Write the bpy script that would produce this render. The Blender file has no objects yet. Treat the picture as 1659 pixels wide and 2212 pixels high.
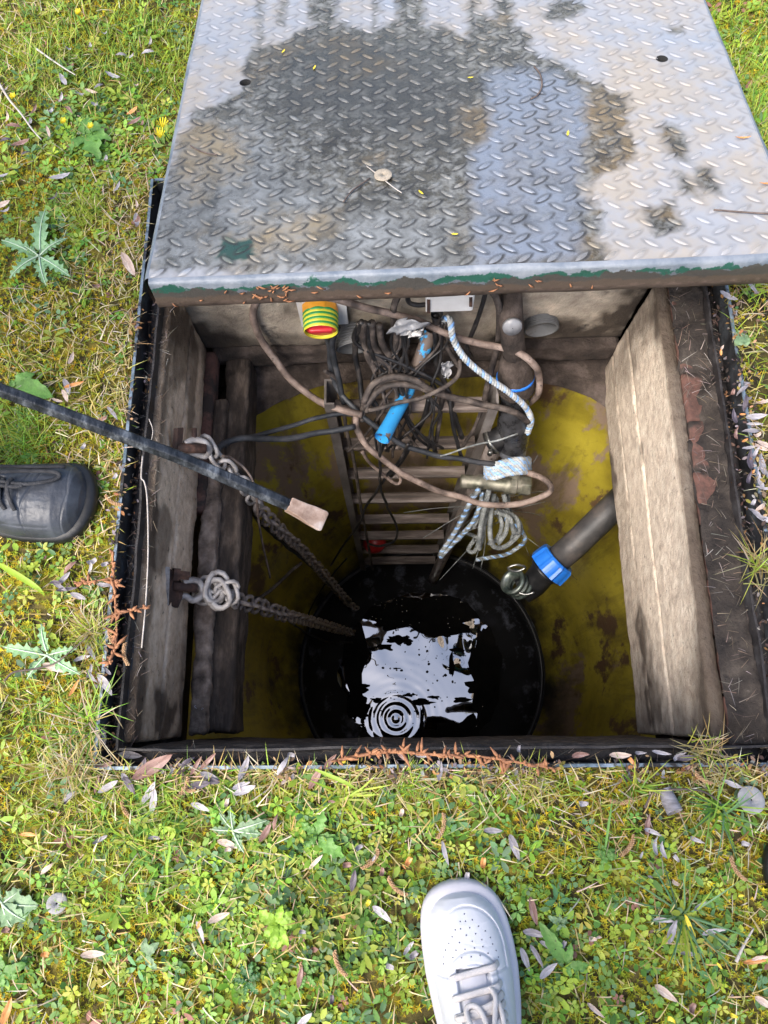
import bpy, bmesh, math, random
import numpy as np
from mathutils import Vector, Matrix
random.seed(7); RNG = np.random.default_rng(11)
PI = math.pi
scene = bpy.context.scene
COL = scene.collection
# ---------------------------------------------------------------- camera, sky, sun, exposure
F_PX, CAM_H = 1534.0, 1.1                      # focal length in units of a 1659 x 2212 picture; height of the lens over the turf
_n = np.array([43/F_PX, -439/F_PX, -1.0]); _n /= np.linalg.norm(_n); _Z = -_n
_y = np.array([-43/F_PX, 5715/F_PX, -1.0]); _y -= _y.dot(_Z)*_Z; _Y = _y/np.linalg.norm(_y); _X = np.cross(_Y, _Z)
CM = np.array([_X, _Y, _Z]); CP = np.array([0, 0, CAM_H])
cam = bpy.data.objects.new('camera', bpy.data.cameras.new('camera')); COL.objects.link(cam)
cam.data.sensor_fit = 'VERTICAL'; cam.data.sensor_height = 24; cam.data.lens = F_PX/2212*24
cam.data.clip_start = 0.02; cam.data.clip_end = 400
cam.matrix_world = Matrix(np.block([[CM, CP.reshape(3, 1)], [np.zeros((1, 3)), np.ones((1, 1))]]).tolist())
scene.camera = cam
world = bpy.data.worlds.new('World'); scene.world = world; world.use_nodes = True
wn = world.node_tree; wn.nodes.clear()
sky = wn.nodes.new('ShaderNodeTexSky'); sky.sky_type = 'NISHITA'; sky.sun_disc = False
SUN_EL, SUN_AZ = math.radians(56), math.radians(228)
sky.sun_elevation = SUN_EL; sky.sun_rotation = SUN_AZ
sky.air_density = 1.0; sky.dust_density = 4.0; sky.ozone_density = 1.0
bg = wn.nodes.new('ShaderNodeBackground'); bg.inputs[1].default_value = 0.15
wo = wn.nodes.new('ShaderNodeOutputWorld')
wn.links.new(sky.outputs[0], bg.inputs[0]); wn.links.new(bg.outputs[0], wo.inputs[0])
sd = bpy.data.lights.new('sun', 'SUN'); sd.energy = 1.9; sd.angle = math.radians(42); sd.color = (1.0, 0.97, 0.92)
sun = bpy.data.objects.new('sun', sd); COL.objects.link(sun)
_sv = Vector((math.sin(SUN_AZ)*math.cos(SUN_EL), math.cos(SUN_AZ)*math.cos(SUN_EL), math.sin(SUN_EL)))
sun.rotation_euler = _sv.to_track_quat('Z', 'Y').to_euler()
vs = scene.view_settings; vs.view_transform = 'Standard'; vs.look = 'None'; vs.exposure = 1.2; vs.gamma = 1; vs.use_curve_mapping = False
scene.cycles.max_bounces = 8; scene.cycles.diffuse_bounces = 5; scene.cycles.glossy_bounces = 4; scene.cycles.transmission_bounces = 3

# ---------------------------------------------------------------- helpers: where things stand
def ray(px, py): return CM @ np.array([(px-829.5)/F_PX, (1106-py)/F_PX, -1.0])
def P(px, py, z=0.0):                      # the place at height z
    d = ray(px, py); return CP + d*(z-CAM_H)/d[2]
def PT(px, py, t): return CP + ray(px, py)*t   # the place at depth t from the lens
def cA(zx, zy): return 488+zx*.4902, 596.4+zy*.4902
def cB(zx, zy): return 650.6+zx*.4249, 813.3+zy*.4249
def cC(zx, zy): return 325.3+zx*.2942, 867.5+zy*.2942
def pts(conv, lst): return [PT(*conv(a, b), t) for a, b, t in lst]
# ---------------------------------------------------------------- numpy noise
def _h(ix, iy, iz, s):
    n = (ix*374761393 + iy*668265263 + iz*2147483647 + s*974634777) & 0xffffffff
    n = ((n ^ (n >> 13))*1274126177) & 0xffffffff
    return ((n ^ (n >> 16)) & 0xffff)/65535.0
def vn(x, y, z=0.0, s=0):
    x = np.asarray(x, float); y = np.asarray(y, float); z = np.broadcast_to(np.asarray(z, float), x.shape)
    ix = np.floor(x).astype(np.int64); iy = np.floor(y).astype(np.int64); iz = np.floor(z).astype(np.int64)
    fx, fy, fz = x-ix, y-iy, z-iz
    fx = fx*fx*(3-2*fx); fy = fy*fy*(3-2*fy); fz = fz*fz*(3-2*fz)
    r = 0
    for a in (0, 1):
        for b in (0, 1):
            for c in (0, 1):
                r = r + _h(ix+a, iy+b, iz+c, s)*(fx if a else 1-fx)*(fy if b else 1-fy)*(fz if c else 1-fz)
    return r
def fbm(x, y, z=0.0, o=4, s=0):
    r = 0; a = .5; t = 0
    for i in range(o):
        r = r + a*vn(np.asarray(x)*2**i, np.asarray(y)*2**i, np.asarray(z)*2**i, s+i); t += a; a *= .5
    return r/t
def sst(e0, e1, x):
    t = np.clip((x-e0)/(e1-e0), 0, 1); return t*t*(3-2*t)
# ---------------------------------------------------------------- helpers: materials
def mat(name, cols, scale=8, stretch=(1, 1, 1), rough=.6, rough2=None, metal=0, bump=.2, bscale=60, spec=.5, attr=False,
        detail=6, lo=.32, hi=.68, bstretch=None, trans=0, ior=None, coat=0, spots=None, distort=0, dist=.002):
    m = bpy.data.materials.new(name); m.use_nodes = True; t = m.node_tree; N = t.nodes; L = t.links
    b = N['Principled BSDF']
    tc = N.new('ShaderNodeTexCoord'); mp = N.new('ShaderNodeMapping'); mp.inputs['Scale'].default_value = stretch
    L.new(tc.outputs['Object'], mp.inputs[0])
    nz = N.new('ShaderNodeTexNoise'); nz.inputs['Scale'].default_value = scale; nz.inputs['Detail'].default_value = detail
    nz.inputs['Roughness'].default_value = .62; nz.inputs['Distortion'].default_value = distort
    L.new(mp.outputs[0], nz.inputs['Vector'])
    cr = N.new('ShaderNodeValToRGB'); e = cr.color_ramp.elements
    k = len(cols)
    while len(e) < k: e.new(.5)
    for i, c in enumerate(cols):
        e[i].position = lo+(hi-lo)*i/max(1, k-1); e[i].color = (*c, 1)
    L.new(nz.outputs['Fac'], cr.inputs[0]); out = cr.outputs[0]
    if spots:
        sc, th, col, soft = spots
        n3 = N.new('ShaderNodeTexNoise'); n3.inputs['Scale'].default_value = sc; n3.inputs['Detail'].default_value = 7
        n3.inputs['Roughness'].default_value = .65
        L.new(tc.outputs['Object'], n3.inputs['Vector'])
        r3 = N.new('ShaderNodeMapRange'); r3.inputs[1].default_value = th; r3.inputs[2].default_value = th+soft
        L.new(n3.outputs['Fac'], r3.inputs[0])
        mx = N.new('ShaderNodeMix'); mx.data_type = 'RGBA'; L.new(r3.outputs[0], mx.inputs['Factor'])
        L.new(out, mx.inputs['A']); mx.inputs['B'].default_value = (*col, 1); out = mx.outputs['Result']
    if attr:
        at = N.new('ShaderNodeVertexColor'); at.layer_name = 'col'
        mm = N.new('ShaderNodeMix'); mm.data_type = 'RGBA'; mm.blend_type = 'MULTIPLY'; mm.inputs['Factor'].default_value = 1
        L.new(out, mm.inputs['A']); L.new(at.outputs[0], mm.inputs['B']); out = mm.outputs['Result']
    L.new(out, b.inputs['Base Color'])
    b.inputs['Metallic'].default_value = metal; b.inputs['Roughness'].default_value = rough
    b.inputs['Specular IOR Level'].default_value = spec
    if ior: b.inputs['IOR'].default_value = ior
    if coat: b.inputs['Coat Weight'].default_value = coat; b.inputs['Coat Roughness'].default_value = .15
    if rough2 is not None:
        mr = N.new('ShaderNodeMapRange'); mr.inputs[1].default_value = lo; mr.inputs[2].default_value = hi
        mr.inputs[3].default_value = rough; mr.inputs[4].default_value = rough2
        L.new(nz.outputs['Fac'], mr.inputs[0]); L.new(mr.outputs[0], b.inputs['Roughness'])
    if bump:
        mp2 = N.new('ShaderNodeMapping'); mp2.inputs['Scale'].default_value = bstretch or stretch
        L.new(tc.outputs['Object'], mp2.inputs[0])
        n2 = N.new('ShaderNodeTexNoise'); n2.inputs['Scale'].default_value = bscale; n2.inputs['Detail'].default_value = 8
        n2.inputs['Roughness'].default_value = .65
        L.new(mp2.outputs[0], n2.inputs['Vector'])
        bp = N.new('ShaderNodeBump'); bp.inputs['Strength'].default_value = bump; bp.inputs['Distance'].default_value = dist
        L.new(n2.outputs['Fac'], bp.inputs['Height']); L.new(bp.outputs[0], b.inputs['Normal'])
    if trans:
        tr = N.new('ShaderNodeBsdfTranslucent'); L.new(out, tr.inputs[0])
        ms = N.new('ShaderNodeMixShader'); ms.inputs[0].default_value = trans
        L.new(b.outputs[0], ms.inputs[1]); L.new(tr.outputs[0], ms.inputs[2])
        L.new(ms.outputs[0], N['Material Output'].inputs[0])
    return m
W = (1, 1, 1)
M = {}
M['plant'] = mat('plant', [(.8, .8, .8), W], scale=90, rough=.5, bump=0, attr=True, trans=.4, spec=.45)
M['dry'] = mat('dry_plant', [(.8, .8, .8), W], scale=160, rough=.7, bump=.3, bscale=200, attr=True, trans=.15, spec=.3)
M['moss'] = mat('moss', [(.7, .7, .7), W], scale=120, rough=.8, bump=0, attr=True, trans=.2, spec=.2)
M['turf'] = mat('turf', [(.025, .019, .012), (.10, .08, .02), (.26, .21, .025)], scale=18, rough=.95, bump=.8, bscale=150, dist=.004, attr=True)
M['soil'] = mat('soil', [(.012, .009, .008), (.034, .026, .021), (.075, .06, .048)], scale=26, rough=.9, bump=1, bscale=140, dist=.004, spots=(90, .66, (.14, .12, .10), .04))
M['beige'] = mat('weathered_board', [(.09, .07, .055), (.33, .27, .21), (.46, .39, .30), (.66, .54, .41)], scale=12, stretch=(1, 1, 1), lo=.28, hi=.66,
                 rough=.85, bump=.9, bscale=110, dist=.004, spots=(9, .60, (.07, .055, .045), .1), attr=True)
M['wood_y'] = mat('weathered_timber', [(.44, .31, .21), (.66, .49, .34), (.78, .60, .43), (.87, .70, .53)], scale=55, stretch=(1, .8, 1), lo=.28, hi=.66,
                  rough=.85, bump=1, bscale=160, bstretch=(1, .7, 1), dist=.005, spots=(50, .62, (.16, .12, .09), .06), attr=True)
M['wood_r'] = mat('pale_timber', [(.42, .325, .245), (.62, .495, .38), (.74, .61, .47), (.84, .72, .57)], scale=55, stretch=(1, .7, 1), lo=.26, hi=.64,
                  rough=.85, bump=1, bscale=160, bstretch=(1, .6, 1), dist=.005, spots=(55, .64, (.24, .18, .13), .06), attr=True)
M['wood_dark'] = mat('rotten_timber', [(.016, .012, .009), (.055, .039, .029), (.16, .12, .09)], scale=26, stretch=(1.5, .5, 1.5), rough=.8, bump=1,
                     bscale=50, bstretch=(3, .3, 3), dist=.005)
M['concrete'] = mat('dirty_concrete', [(.06, .045, .034), (.20, .15, .115), (.38, .30, .24)], scale=30, rough=.9, bump=1, bscale=90, dist=.004)
M['brick'] = mat('brick', [(.05, .028, .022), (.13, .062, .047), (.17, .09, .068)], scale=20, rough=.9, bump=.8, bscale=120, spots=(14, .48, (.04, .03, .025), .1))
M['frame'] = mat('frame_steel', [(.012, .012, .013), (.03, .03, .032), (.07, .08, .09)], scale=22, rough=.4, rough2=.65, metal=.2, bump=.5, bscale=160, spots=(30, .62, (.05, .04, .035), .06))
M['frame_top'] = mat('frame_edge_steel', [(.06, .09, .10), (.16, .21, .26), (.26, .32, .38)], scale=30, rough=.4, metal=.2, bump=.4, bscale=160, spots=(14, .52, (.025, .022, .02), .06))
M['phone'] = mat('phone_case', [(.01, .01, .012), (.02, .02, .022)], rough=.3, bump=0)
M['reflection_mask'] = mat('black_reflection_mask', [(.003, .003, .003), (.012, .011, .010)], rough=.8, bump=.5, spec=.1)
M['frame_dark'] = mat('dirty_steel', [(.01, .009, .009), (.03, .026, .026), (.06, .055, .055)], scale=30, rough=.4, rough2=.75, metal=.1, bump=.8, bscale=120)
M['water'] = mat('water', [(.002, .002, .003), (.004, .004, .005)], scale=4, rough=.02, bump=0, spec=1.0, ior=2.6)
M['black_wall'] = mat('black_slime', [(.003, .003, .004), (.006, .006, .007), (.022, .023, .028)], scale=7, stretch=(1, 1, .25), rough=.6, rough2=.8, bump=.6, bscale=40, lo=.4, hi=.75, spec=.3, spots=(9, .56, (.10, .105, .13), .12))
M['cable_black'] = mat('black_cable', [(.008, .008, .009), (.02, .018, .018), (.08, .065, .055)], scale=40, rough=.45, bump=.5, bscale=160, lo=.4, hi=.72)
M['cable_mud'] = mat('muddy_cable', [(.012, .010, .009), (.055, .042, .036), (.15, .12, .10)], scale=34, rough=.7, bump=.8, bscale=160)
M['cable_tan'] = mat('dusty_tan_cable', [(.05, .036, .03), (.20, .145, .118), (.36, .275, .23)], scale=26, rough=.7, bump=.6, bscale=160, spots=(60, .64, (.03, .025, .02), .04))
M['cable_grey'] = mat('grey_rubber_cable', [(.012, .013, .016), (.03, .033, .038), (.07, .07, .075)], scale=26, rough=.5, bump=.6, bscale=160)
M['rope_blue'] = mat('blue_rope_strand', [(.10, .24, .55), (.30, .48, .75), (.5, .55, .6)], scale=45, rough=.6, bump=.8, bscale=300)
M['rope_pale'] = mat('pale_rope_strand', [(.16, .17, .17), (.42, .43, .42), (.58, .6, .6)], scale=45, rough=.7, bump=.8, bscale=300)
M['rope_dirty'] = mat('dirty_rope_strand', [(.07, .08, .085), (.20, .21, .2), (.34, .36, .36)], scale=45, rough=.8, bump=.8, bscale=300)
M['blue_pipe'] = mat('blue_plastic_pipe', [(.03, .28, .62), (.05, .38, .75)], scale=10, rough=.35, bump=.1, spots=(26, .57, (.16, .12, .10), .02))
M['blue_pipe_dirty'] = mat('muddy_blue_pipe', [(.03, .28, .62), (.05, .38, .75)], scale=10, rough=.5, bump=.5, spots=(16, .43, (.15, .115, .095), .02))
M['blue_nut'] = mat('blue_nut_plastic', [(.015, .16, .66), (.03, .22, .76)], scale=16, rough=.35, bump=.1, spots=(40, .66, (.12, .10, .09), .03))
M['hdpe'] = mat('black_pipe_plastic', [(.008, .008, .009), (.016, .016, .017), (.035, .033, .032)], scale=20, rough=.28, rough2=.5, bump=.2, spots=(22, .62, (.07, .055, .048), .05))
M['hdpe_dust'] = mat('dusty_black_pipe', [(.02, .02, .021), (.06, .055, .052), (.13, .105, .09)], scale=12, rough=.5, bump=.4)
M['mud'] = mat('mud_crust', [(.018, .013, .010), (.055, .04, .032), (.13, .10, .085)], scale=20, rough=.9, bump=1, bscale=90, dist=.005)
M['tee'] = mat('wet_black_fitting', [(.012, .012, .013), (.03, .03, .032), (.06, .06, .065)], scale=30, rough=.18, rough2=.4, bump=.3, spots=(40, .64, (.10, .09, .08), .04))
M['upvc'] = mat('grey_plastic', [(.14, .15, .17), (.22, .23, .26)], scale=20, rough=.4, bump=.1, spots=(30, .63, (.06, .05, .045), .05))
M['riser'] = mat('grimy_grey_pipe', [(.09, .07, .062), (.24, .2, .18), (.3, .26, .24)], scale=10, rough=.5, bump=.4, spots=(22, .6, (.05, .035, .03), .03))
M['duct'] = mat('grey_duct_plastic', [(.10, .10, .10), (.22, .22, .215)], scale=12, rough=.55, bump=.3, spots=(14, .6, (.05, .04, .033), .08))
M['brass'] = mat('tarnished_brass', [(.08, .09, .065), (.22, .21, .16), (.36, .33, .27)], scale=30, rough=.35, rough2=.6, metal=.55, bump=.5, bscale=120)
M['zinc'] = mat('greenish_alloy', [(.04, .055, .048), (.12, .15, .13), (.26, .28, .25)], scale=30, rough=.35, metal=.6, bump=.4, bscale=120)
M['steel'] = mat('dull_steel', [(.14, .14, .13), (.36, .36, .34)], scale=40, rough=.3, metal=.9, bump=.2)
M['chain'] = mat('galvanised_chain', [(.16, .14, .13), (.38, .35, .33), (.52, .49, .47)], scale=40, rough=.6, metal=.2, bump=.6, bscale=160)
M['chain_rust'] = mat('rusty_chain', [(.10, .078, .066), (.27, .22, .19), (.42, .36, .32)], scale=50, rough=.75, metal=.1, bump=.6, bscale=160)
M['rust'] = mat('rust', [(.02, .012, .010), (.055, .028, .02), (.14, .07, .045)], scale=40, rough=.8, bump=.8, bscale=140)
M['alu'] = mat('dirty_aluminium', [(.07, .06, .052), (.19, .165, .15), (.34, .31, .29)], scale=9, stretch=(1, 1, .4), rough=.45, metal=.25, bump=.5, bscale=60, bstretch=(1, 6, 6))
M['rung'] = mat('dirty_rung', [(.04, .03, .026), (.15, .115, .095), (.34, .28, .25)], scale=22, stretch=(.25, 2.5, 2.5), rough=.6, bump=.9, bscale=50, bstretch=(.3, 6, 6), spots=(20, .66, (.03, .02, .017), .05))
M['white_pl'] = mat('white_plastic', [(.62, .6, .58), (.78, .77, .76)], scale=12, rough=.4, bump=.05, spots=(70, .68, (.25, .2, .16), .04))
M['orange'] = mat('orange_plastic', [(.75, .28, .02), (.85, .40, .03)], scale=20, rough=.4, bump=.1, spots=(25, .6, (.2, .1, .05), .08))
M['red'] = mat('red_plastic', [(.55, .02, .03), (.68, .04, .05)], scale=20, rough=.35, bump=.1, spots=(60, .66, (.3, .2, .18), .04))
M['red_dim'] = mat('grimy_red_float', [(.25, .01, .012), (.45, .02, .02)], scale=14, rough=.4, bump=.2)
M['tape_y'] = mat('yellow_tape', [(.65, .62, .03), (.8, .75, .08)], scale=20, rough=.35, bump=.05)
M['tape_g'] = mat('green_tape', [(.03, .28, .06), (.06, .36, .1)], scale=20, rough=.35, bump=.05)
M['tape_grey'] = mat('grey_duct_tape', [(.18, .18, .19), (.32, .32, .33), (.42, .42, .43)], scale=18, rough=.35, bump=.5, bscale=60)
M['plaster'] = mat('grey_disc', [(.26, .25, .25), (.36, .35, .35)], scale=60, rough=.9, bump=.5, bscale=300)
M['disc_tan'] = mat('tan_disc', [(.30, .25, .19), (.42, .36, .28)], scale=60, rough=.9, bump=.5, bscale=300, spots=(60, .6, (.2, .16, .12), .05))
M['hole_dark'] = mat('disc_hole', [(.01, .01, .01), (.02, .02, .02)], rough=1, bump=0)
M['twig'] = mat('twig_bark', [(.05, .035, .03), (.16, .12, .10)], scale=60, rough=.8, bump=.5)
M['twig_pale'] = mat('bleached_twig', [(.35, .31, .27), (.55, .5, .46)], scale=60, rough=.8, bump=.5)
M['dock'] = mat('orange_stem', [(.17, .07, .035), (.42, .19, .085)], scale=60, rough=.7, bump=.4)
M['catkin'] = mat('catkin', [(.32, .18, .09), (.55, .36, .2)], scale=200, rough=.8, bump=.5)
M['yellow'] = mat('yellow_petal', [(.75, .6, .02), (.9, .78, .03)], scale=60, rough=.6, bump=0, trans=.3)
M['bar'] = mat('worn_black_bar', [(.012, .014, .018), (.05, .055, .065), (.20, .215, .235)], scale=55, stretch=(1.4, .5, 1), rough=.35, rough2=.55, metal=.5, bump=.9, bscale=120, lo=.38, hi=.7)
M['bar_tip'] = mat('bare_bar_tip', [(.20, .12, .08), (.42, .30, .235), (.56, .49, .45)], scale=30, rough=.45, metal=.25, bump=.3)
M['shoe_white'] = mat('white_leather', [(.52, .53, .57), (.56, .57, .615)], scale=14, rough=.42, bump=.12, bscale=350, dist=.0008)
M['shoe_sole'] = mat('white_rubber', [(.43, .42, .46), (.50, .49, .53)], scale=20, rough=.55, bump=.2, bscale=200, dist=.0008)
M['lace_white'] = mat('offwhite_lace', [(.47, .445, .44), (.57, .54, .535)], scale=60, rough=.85, bump=.6, bscale=500)
M['stitch'] = mat('perforation', [(.12, .13, .17), (.16, .17, .2)], rough=.9, bump=0)
M['black_leather'] = mat('black_leather', [(.022, .025, .032), (.045, .05, .062), (.085, .095, .115)], scale=14, rough=.34, rough2=.5, bump=.45, bscale=110, dist=.002)
M['black_sole'] = mat('black_rubber', [(.006, .006, .007), (.012, .012, .013)], scale=30, rough=.5, bump=.4)
M['black_lace'] = mat('black_lace', [(.015, .015, .018), (.05, .05, .055)], scale=60, rough=.8, bump=.8, bscale=500)
M['trouser'] = mat('dark_trousers', [(.015, .017, .025), (.03, .032, .042)], scale=30, rough=.9, bump=.5)
M['jacket'] = mat('dark_jacket', [(.02, .02, .022), (.04, .04, .043)], scale=30, rough=.8, bump=.5)
M['skin'] = mat('skin', [(.42, .25, .18), (.5, .31, .23)], scale=20, rough=.5, bump=.1)
M['hair'] = mat('hair', [(.03, .02, .015), (.06, .04, .03)], scale=80, rough=.6, bump=.5)

# ---------------------------------------------------------------- helpers: meshes and things
def bulk(name, V, Fs, col=None, smooth=True, mats=None, midx=None, attrs=None):
    V = np.asarray(V, np.float32); me = bpy.data.meshes.new(name)
    Fl = [np.asarray(f, np.int32) for f in (Fs if isinstance(Fs, (list, tuple)) else [Fs])]
    Fl = [f for f in Fl if len(f)]
    me.vertices.add(len(V)); me.vertices.foreach_set('co', V.ravel())
    tot = sum(f.size for f in Fl); npoly = sum(len(f) for f in Fl)
    me.loops.add(tot); me.loops.foreach_set('vertex_index', np.concatenate([f.ravel() for f in Fl]))
    me.polygons.add(npoly)
    ln = np.concatenate([np.full(len(f), f.shape[1], np.int32) for f in Fl])
    me.polygons.foreach_set('loop_start', np.concatenate([[0], np.cumsum(ln)[:-1]]).astype(np.int32))
    if midx is not None: me.polygons.foreach_set('material_index', np.asarray(midx, np.int32))
    me.update(calc_edges=True); me.validate()
    me.polygons.foreach_set('use_smooth', np.full(len(me.polygons), smooth, bool))
    if col is not None:
        a = me.color_attributes.new('col', 'FLOAT_COLOR', 'POINT')
        c = np.ones((len(V), 4), np.float32); c[:, :3] = col; a.data.foreach_set('color', c.ravel())
    for k, v in (attrs or {}).items():
        a = me.attributes.new(k, 'FLOAT', 'POINT'); a.data.foreach_set('value', np.asarray(v, np.float32))
    for m_ in (mats or []): me.materials.append(m_)
    return me
class MB:                                     # collects shapes for one mesh
    def __init__(s): s.V = []; s.F = []; s.I = []; s.n = 0
    def add(s, V, F, i=0):
        s.V.extend([tuple(v) for v in V]); s.F.extend([tuple(k+s.n for k in f) for f in F]); s.I.extend([i]*len(F)); s.n += len(V); return s
def box_vf(c, d, R=None):
    c = np.array(c, float); d = np.array(d, float)/2
    V = np.array([[sx, sy, sz] for sx in (-1, 1) for sy in (-1, 1) for sz in (-1, 1)], float)*d
    if R is not None: V = V @ np.array(R).T
    return V+c, [(0, 1, 3, 2), (4, 6, 7, 5), (0, 4, 5, 1), (2, 3, 7, 6), (0, 2, 6, 4), (1, 5, 7, 3)]
def spline(p, n=8, closed=False):
    p = [np.array(q, float) for q in p]
    if closed: q = [p[-1]]+p+[p[0], p[1]]
    else: q = [2*p[0]-p[1]]+p+[2*p[-1]-p[-2]]
    out = []
    for i in range(1, len(q)-2):
        a, b, c, d = q[i-1], q[i], q[i+1], q[i+2]
        for k in range(n):
            t = k/n
            out.append(.5*((2*b)+(-a+c)*t+(2*a-5*b+4*c-d)*t*t+(-a+3*b-3*c+d)*t**3))
    if not closed: out.append(q[-2])
    return np.array(out)
def frames(pa, closed=False):
    T = np.gradient(pa, axis=0)
    if closed: T = np.roll(pa, -1, 0)-np.roll(pa, 1, 0)
    T /= np.linalg.norm(T, axis=1)[:, None]+1e-12
    u = np.cross(T[0], [0.3, .2, 1]); u /= np.linalg.norm(u); U = [u]
    for i in range(1, len(pa)):
        u = U[-1]-T[i]*np.dot(U[-1], T[i]); u /= np.linalg.norm(u)+1e-12; U.append(u)
    U = np.array(U); return T, U, np.cross(T, U)
def tube_vf(pa, r, sides=8, closed=False, cap=True, flat=1.0):
    pa = np.asarray(pa, float); n = len(pa); T, U, Vv = frames(pa, closed)
    r = np.broadcast_to(np.asarray(r, float), (n,)); an = np.arange(sides)/sides*2*PI
    V = (pa[:, None]+r[:, None, None]*(np.cos(an)[None, :, None]*U[:, None]+flat*np.sin(an)[None, :, None]*Vv[:, None])).reshape(-1, 3)
    F = []
    for i in range(n if closed else n-1):
        a, b = i*sides, ((i+1) % n)*sides
        for j in range(sides):
            k = (j+1) % sides; F.append((a+j, a+k, b+k, b+j))
    if cap and not closed: F.append(tuple(range(sides))[::-1]); F.append(tuple((n-1)*sides+j for j in range(sides)))
    return V, F
def lathe_vf(prof, a, b, sides=20):          # prof: (distance from a along a->b, radius)
    a = np.array(a, float); ax = np.array(b, float)-a; ax /= np.linalg.norm(ax)
    u = np.cross(ax, [.1, .3, 1] if abs(ax[2]) < .9 else [1, .2, 0]); u /= np.linalg.norm(u); v = np.cross(ax, u)
    an = np.arange(sides)/sides*2*PI
    ring = np.cos(an)[:, None]*u+np.sin(an)[:, None]*v
    V = np.concatenate([a+ax*h+ring*r for h, r in prof]); F = []
    for i in range(len(prof)-1):
        for j in range(sides):
            k = (j+1) % sides; F.append((i*sides+j, i*sides+k, (i+1)*sides+k, (i+1)*sides+j))
    return V, F
def poly_vf(pr, nrm, th):                     # flat polygon pushed to a thickness
    pr = np.array(pr, float); n = len(pr); nrm = np.array(nrm, float)
    V = np.concatenate([pr, pr+nrm*th]); F = [tuple(range(n))[::-1], tuple(range(n, 2*n))]
    F += [(i, (i+1) % n, (i+1) % n+n, i+n) for i in range(n)]
    return V, F
def tag(o, label=None, cat=None, group=None, kind=None):
    if label: o['label'] = label
    if cat: o['category'] = cat
    if group: o['group'] = group
    if kind: o['kind'] = kind
    return o
def empty(name, label, cat, loc, group=None):
    o = bpy.data.objects.new(name, None); o.empty_display_size = .02; COL.objects.link(o); o.location = [float(x) for x in loc]
    return tag(o, label, cat, group)
def link(name, me, parent=None, loc=None):
    o = bpy.data.objects.new(name, me); COL.objects.link(o)
    if parent: o.parent = parent
    if loc is not None: o.location = [float(x) for x in loc]
    return o
def _origin(root):
    l = np.zeros(3)
    while root is not None:
        l += np.array(root.location); root = root.parent
    return l
def obj(name, vf, m, parent=None, smooth=True, mats=None, bevel=0, sub=0):    # world-space shape -> one mesh object
    if isinstance(vf, MB): V, F, I = np.array(vf.V, float), vf.F, vf.I
    else: V, F = vf; V = np.array(V, float); I = None
    o0 = _origin(parent) if parent else (V.min(0)+V.max(0))/2
    me = bpy.data.meshes.new(name); me.from_pydata([tuple(v) for v in (V-o0)], [], [tuple(map(int, f)) for f in F]); me.validate()
    me.polygons.foreach_set('use_smooth', np.full(len(me.polygons), smooth, bool))
    for mm in (mats or [m]): me.materials.append(mm)
    if I is not None and mats and len(I) == len(me.polygons): me.polygons.foreach_set('material_index', np.array(I, np.int32))
    o = link(name, me, parent, None if parent else o0)
    if bevel:
        b = o.modifiers.new('bevel', 'BEVEL'); b.width = bevel; b.segments = 2; b.limit_method = 'ANGLE'
    if sub:
        s = o.modifiers.new('sub', 'SUBSURF'); s.levels = sub; s.render_levels = sub
    return o
def paint(o, fn):                             # stains, and painted shade on the side walls, in world coordinates
    me = o.data; V = np.zeros(len(me.vertices)*3); me.vertices.foreach_get('co', V); V = V.reshape(-1, 3)+_origin(o)
    d = np.clip(fn(*V.T), 0, 1)[:, None]; c = np.ones((len(V), 4), np.float32); c[:, :3] = 1-d*np.array([.86, .875, .885]); a = me.color_attributes.new('col', 'FLOAT_COLOR', 'POINT'); a.data.foreach_set('color', c.ravel()); return o
def rough_box(c, d, nseg, amp, seed, edge=.004, freq=14):      # a subdivided board with an uneven skin
    c = np.array(c, float); d = np.array(d, float); V = []; F = []; idx = {}
    def vid(i, j, k):
        if (i, j, k) not in idx: idx[(i, j, k)] = len(V); V.append([i/nseg[0], j/nseg[1], k/nseg[2]])
        return idx[(i, j, k)]
    a, b, e = nseg
    for i in range(a):
        for j in range(b):
            F.append((vid(i, j, 0), vid(i, j+1, 0), vid(i+1, j+1, 0), vid(i+1, j, 0)))
            F.append((vid(i, j, e), vid(i+1, j, e), vid(i+1, j+1, e), vid(i, j+1, e)))
    for i in range(a):
        for k in range(e):
            F.append((vid(i, 0, k), vid(i+1, 0, k), vid(i+1, 0, k+1), vid(i, 0, k+1)))
            F.append((vid(i, b, k), vid(i, b, k+1), vid(i+1, b, k+1), vid(i+1, b, k)))
    for j in range(b):
        for k in range(e):
            F.append((vid(0, j, k), vid(0, j, k+1), vid(0, j+1, k+1), vid(0, j+1, k)))
            F.append((vid(a, j, k), vid(a, j+1, k), vid(a, j+1, k+1), vid(a, j, k+1)))
    V = (np.array(V)-.5)*d
    n = np.stack([fbm(*(V*freq+c*7+q).T, o=4, s=seed+i)-.5+.35*(fbm(*(V*85+q).T, o=3, s=seed+9+i)-.5) for i, q in enumerate((0, 31, 57))], 1)
    side = (np.abs(V) > d/2-1e-6).sum(1)
    V = V+n*amp*2
    V[side >= 2] *= 1-edge/np.maximum(d, .01)
    return V+c, F
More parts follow.
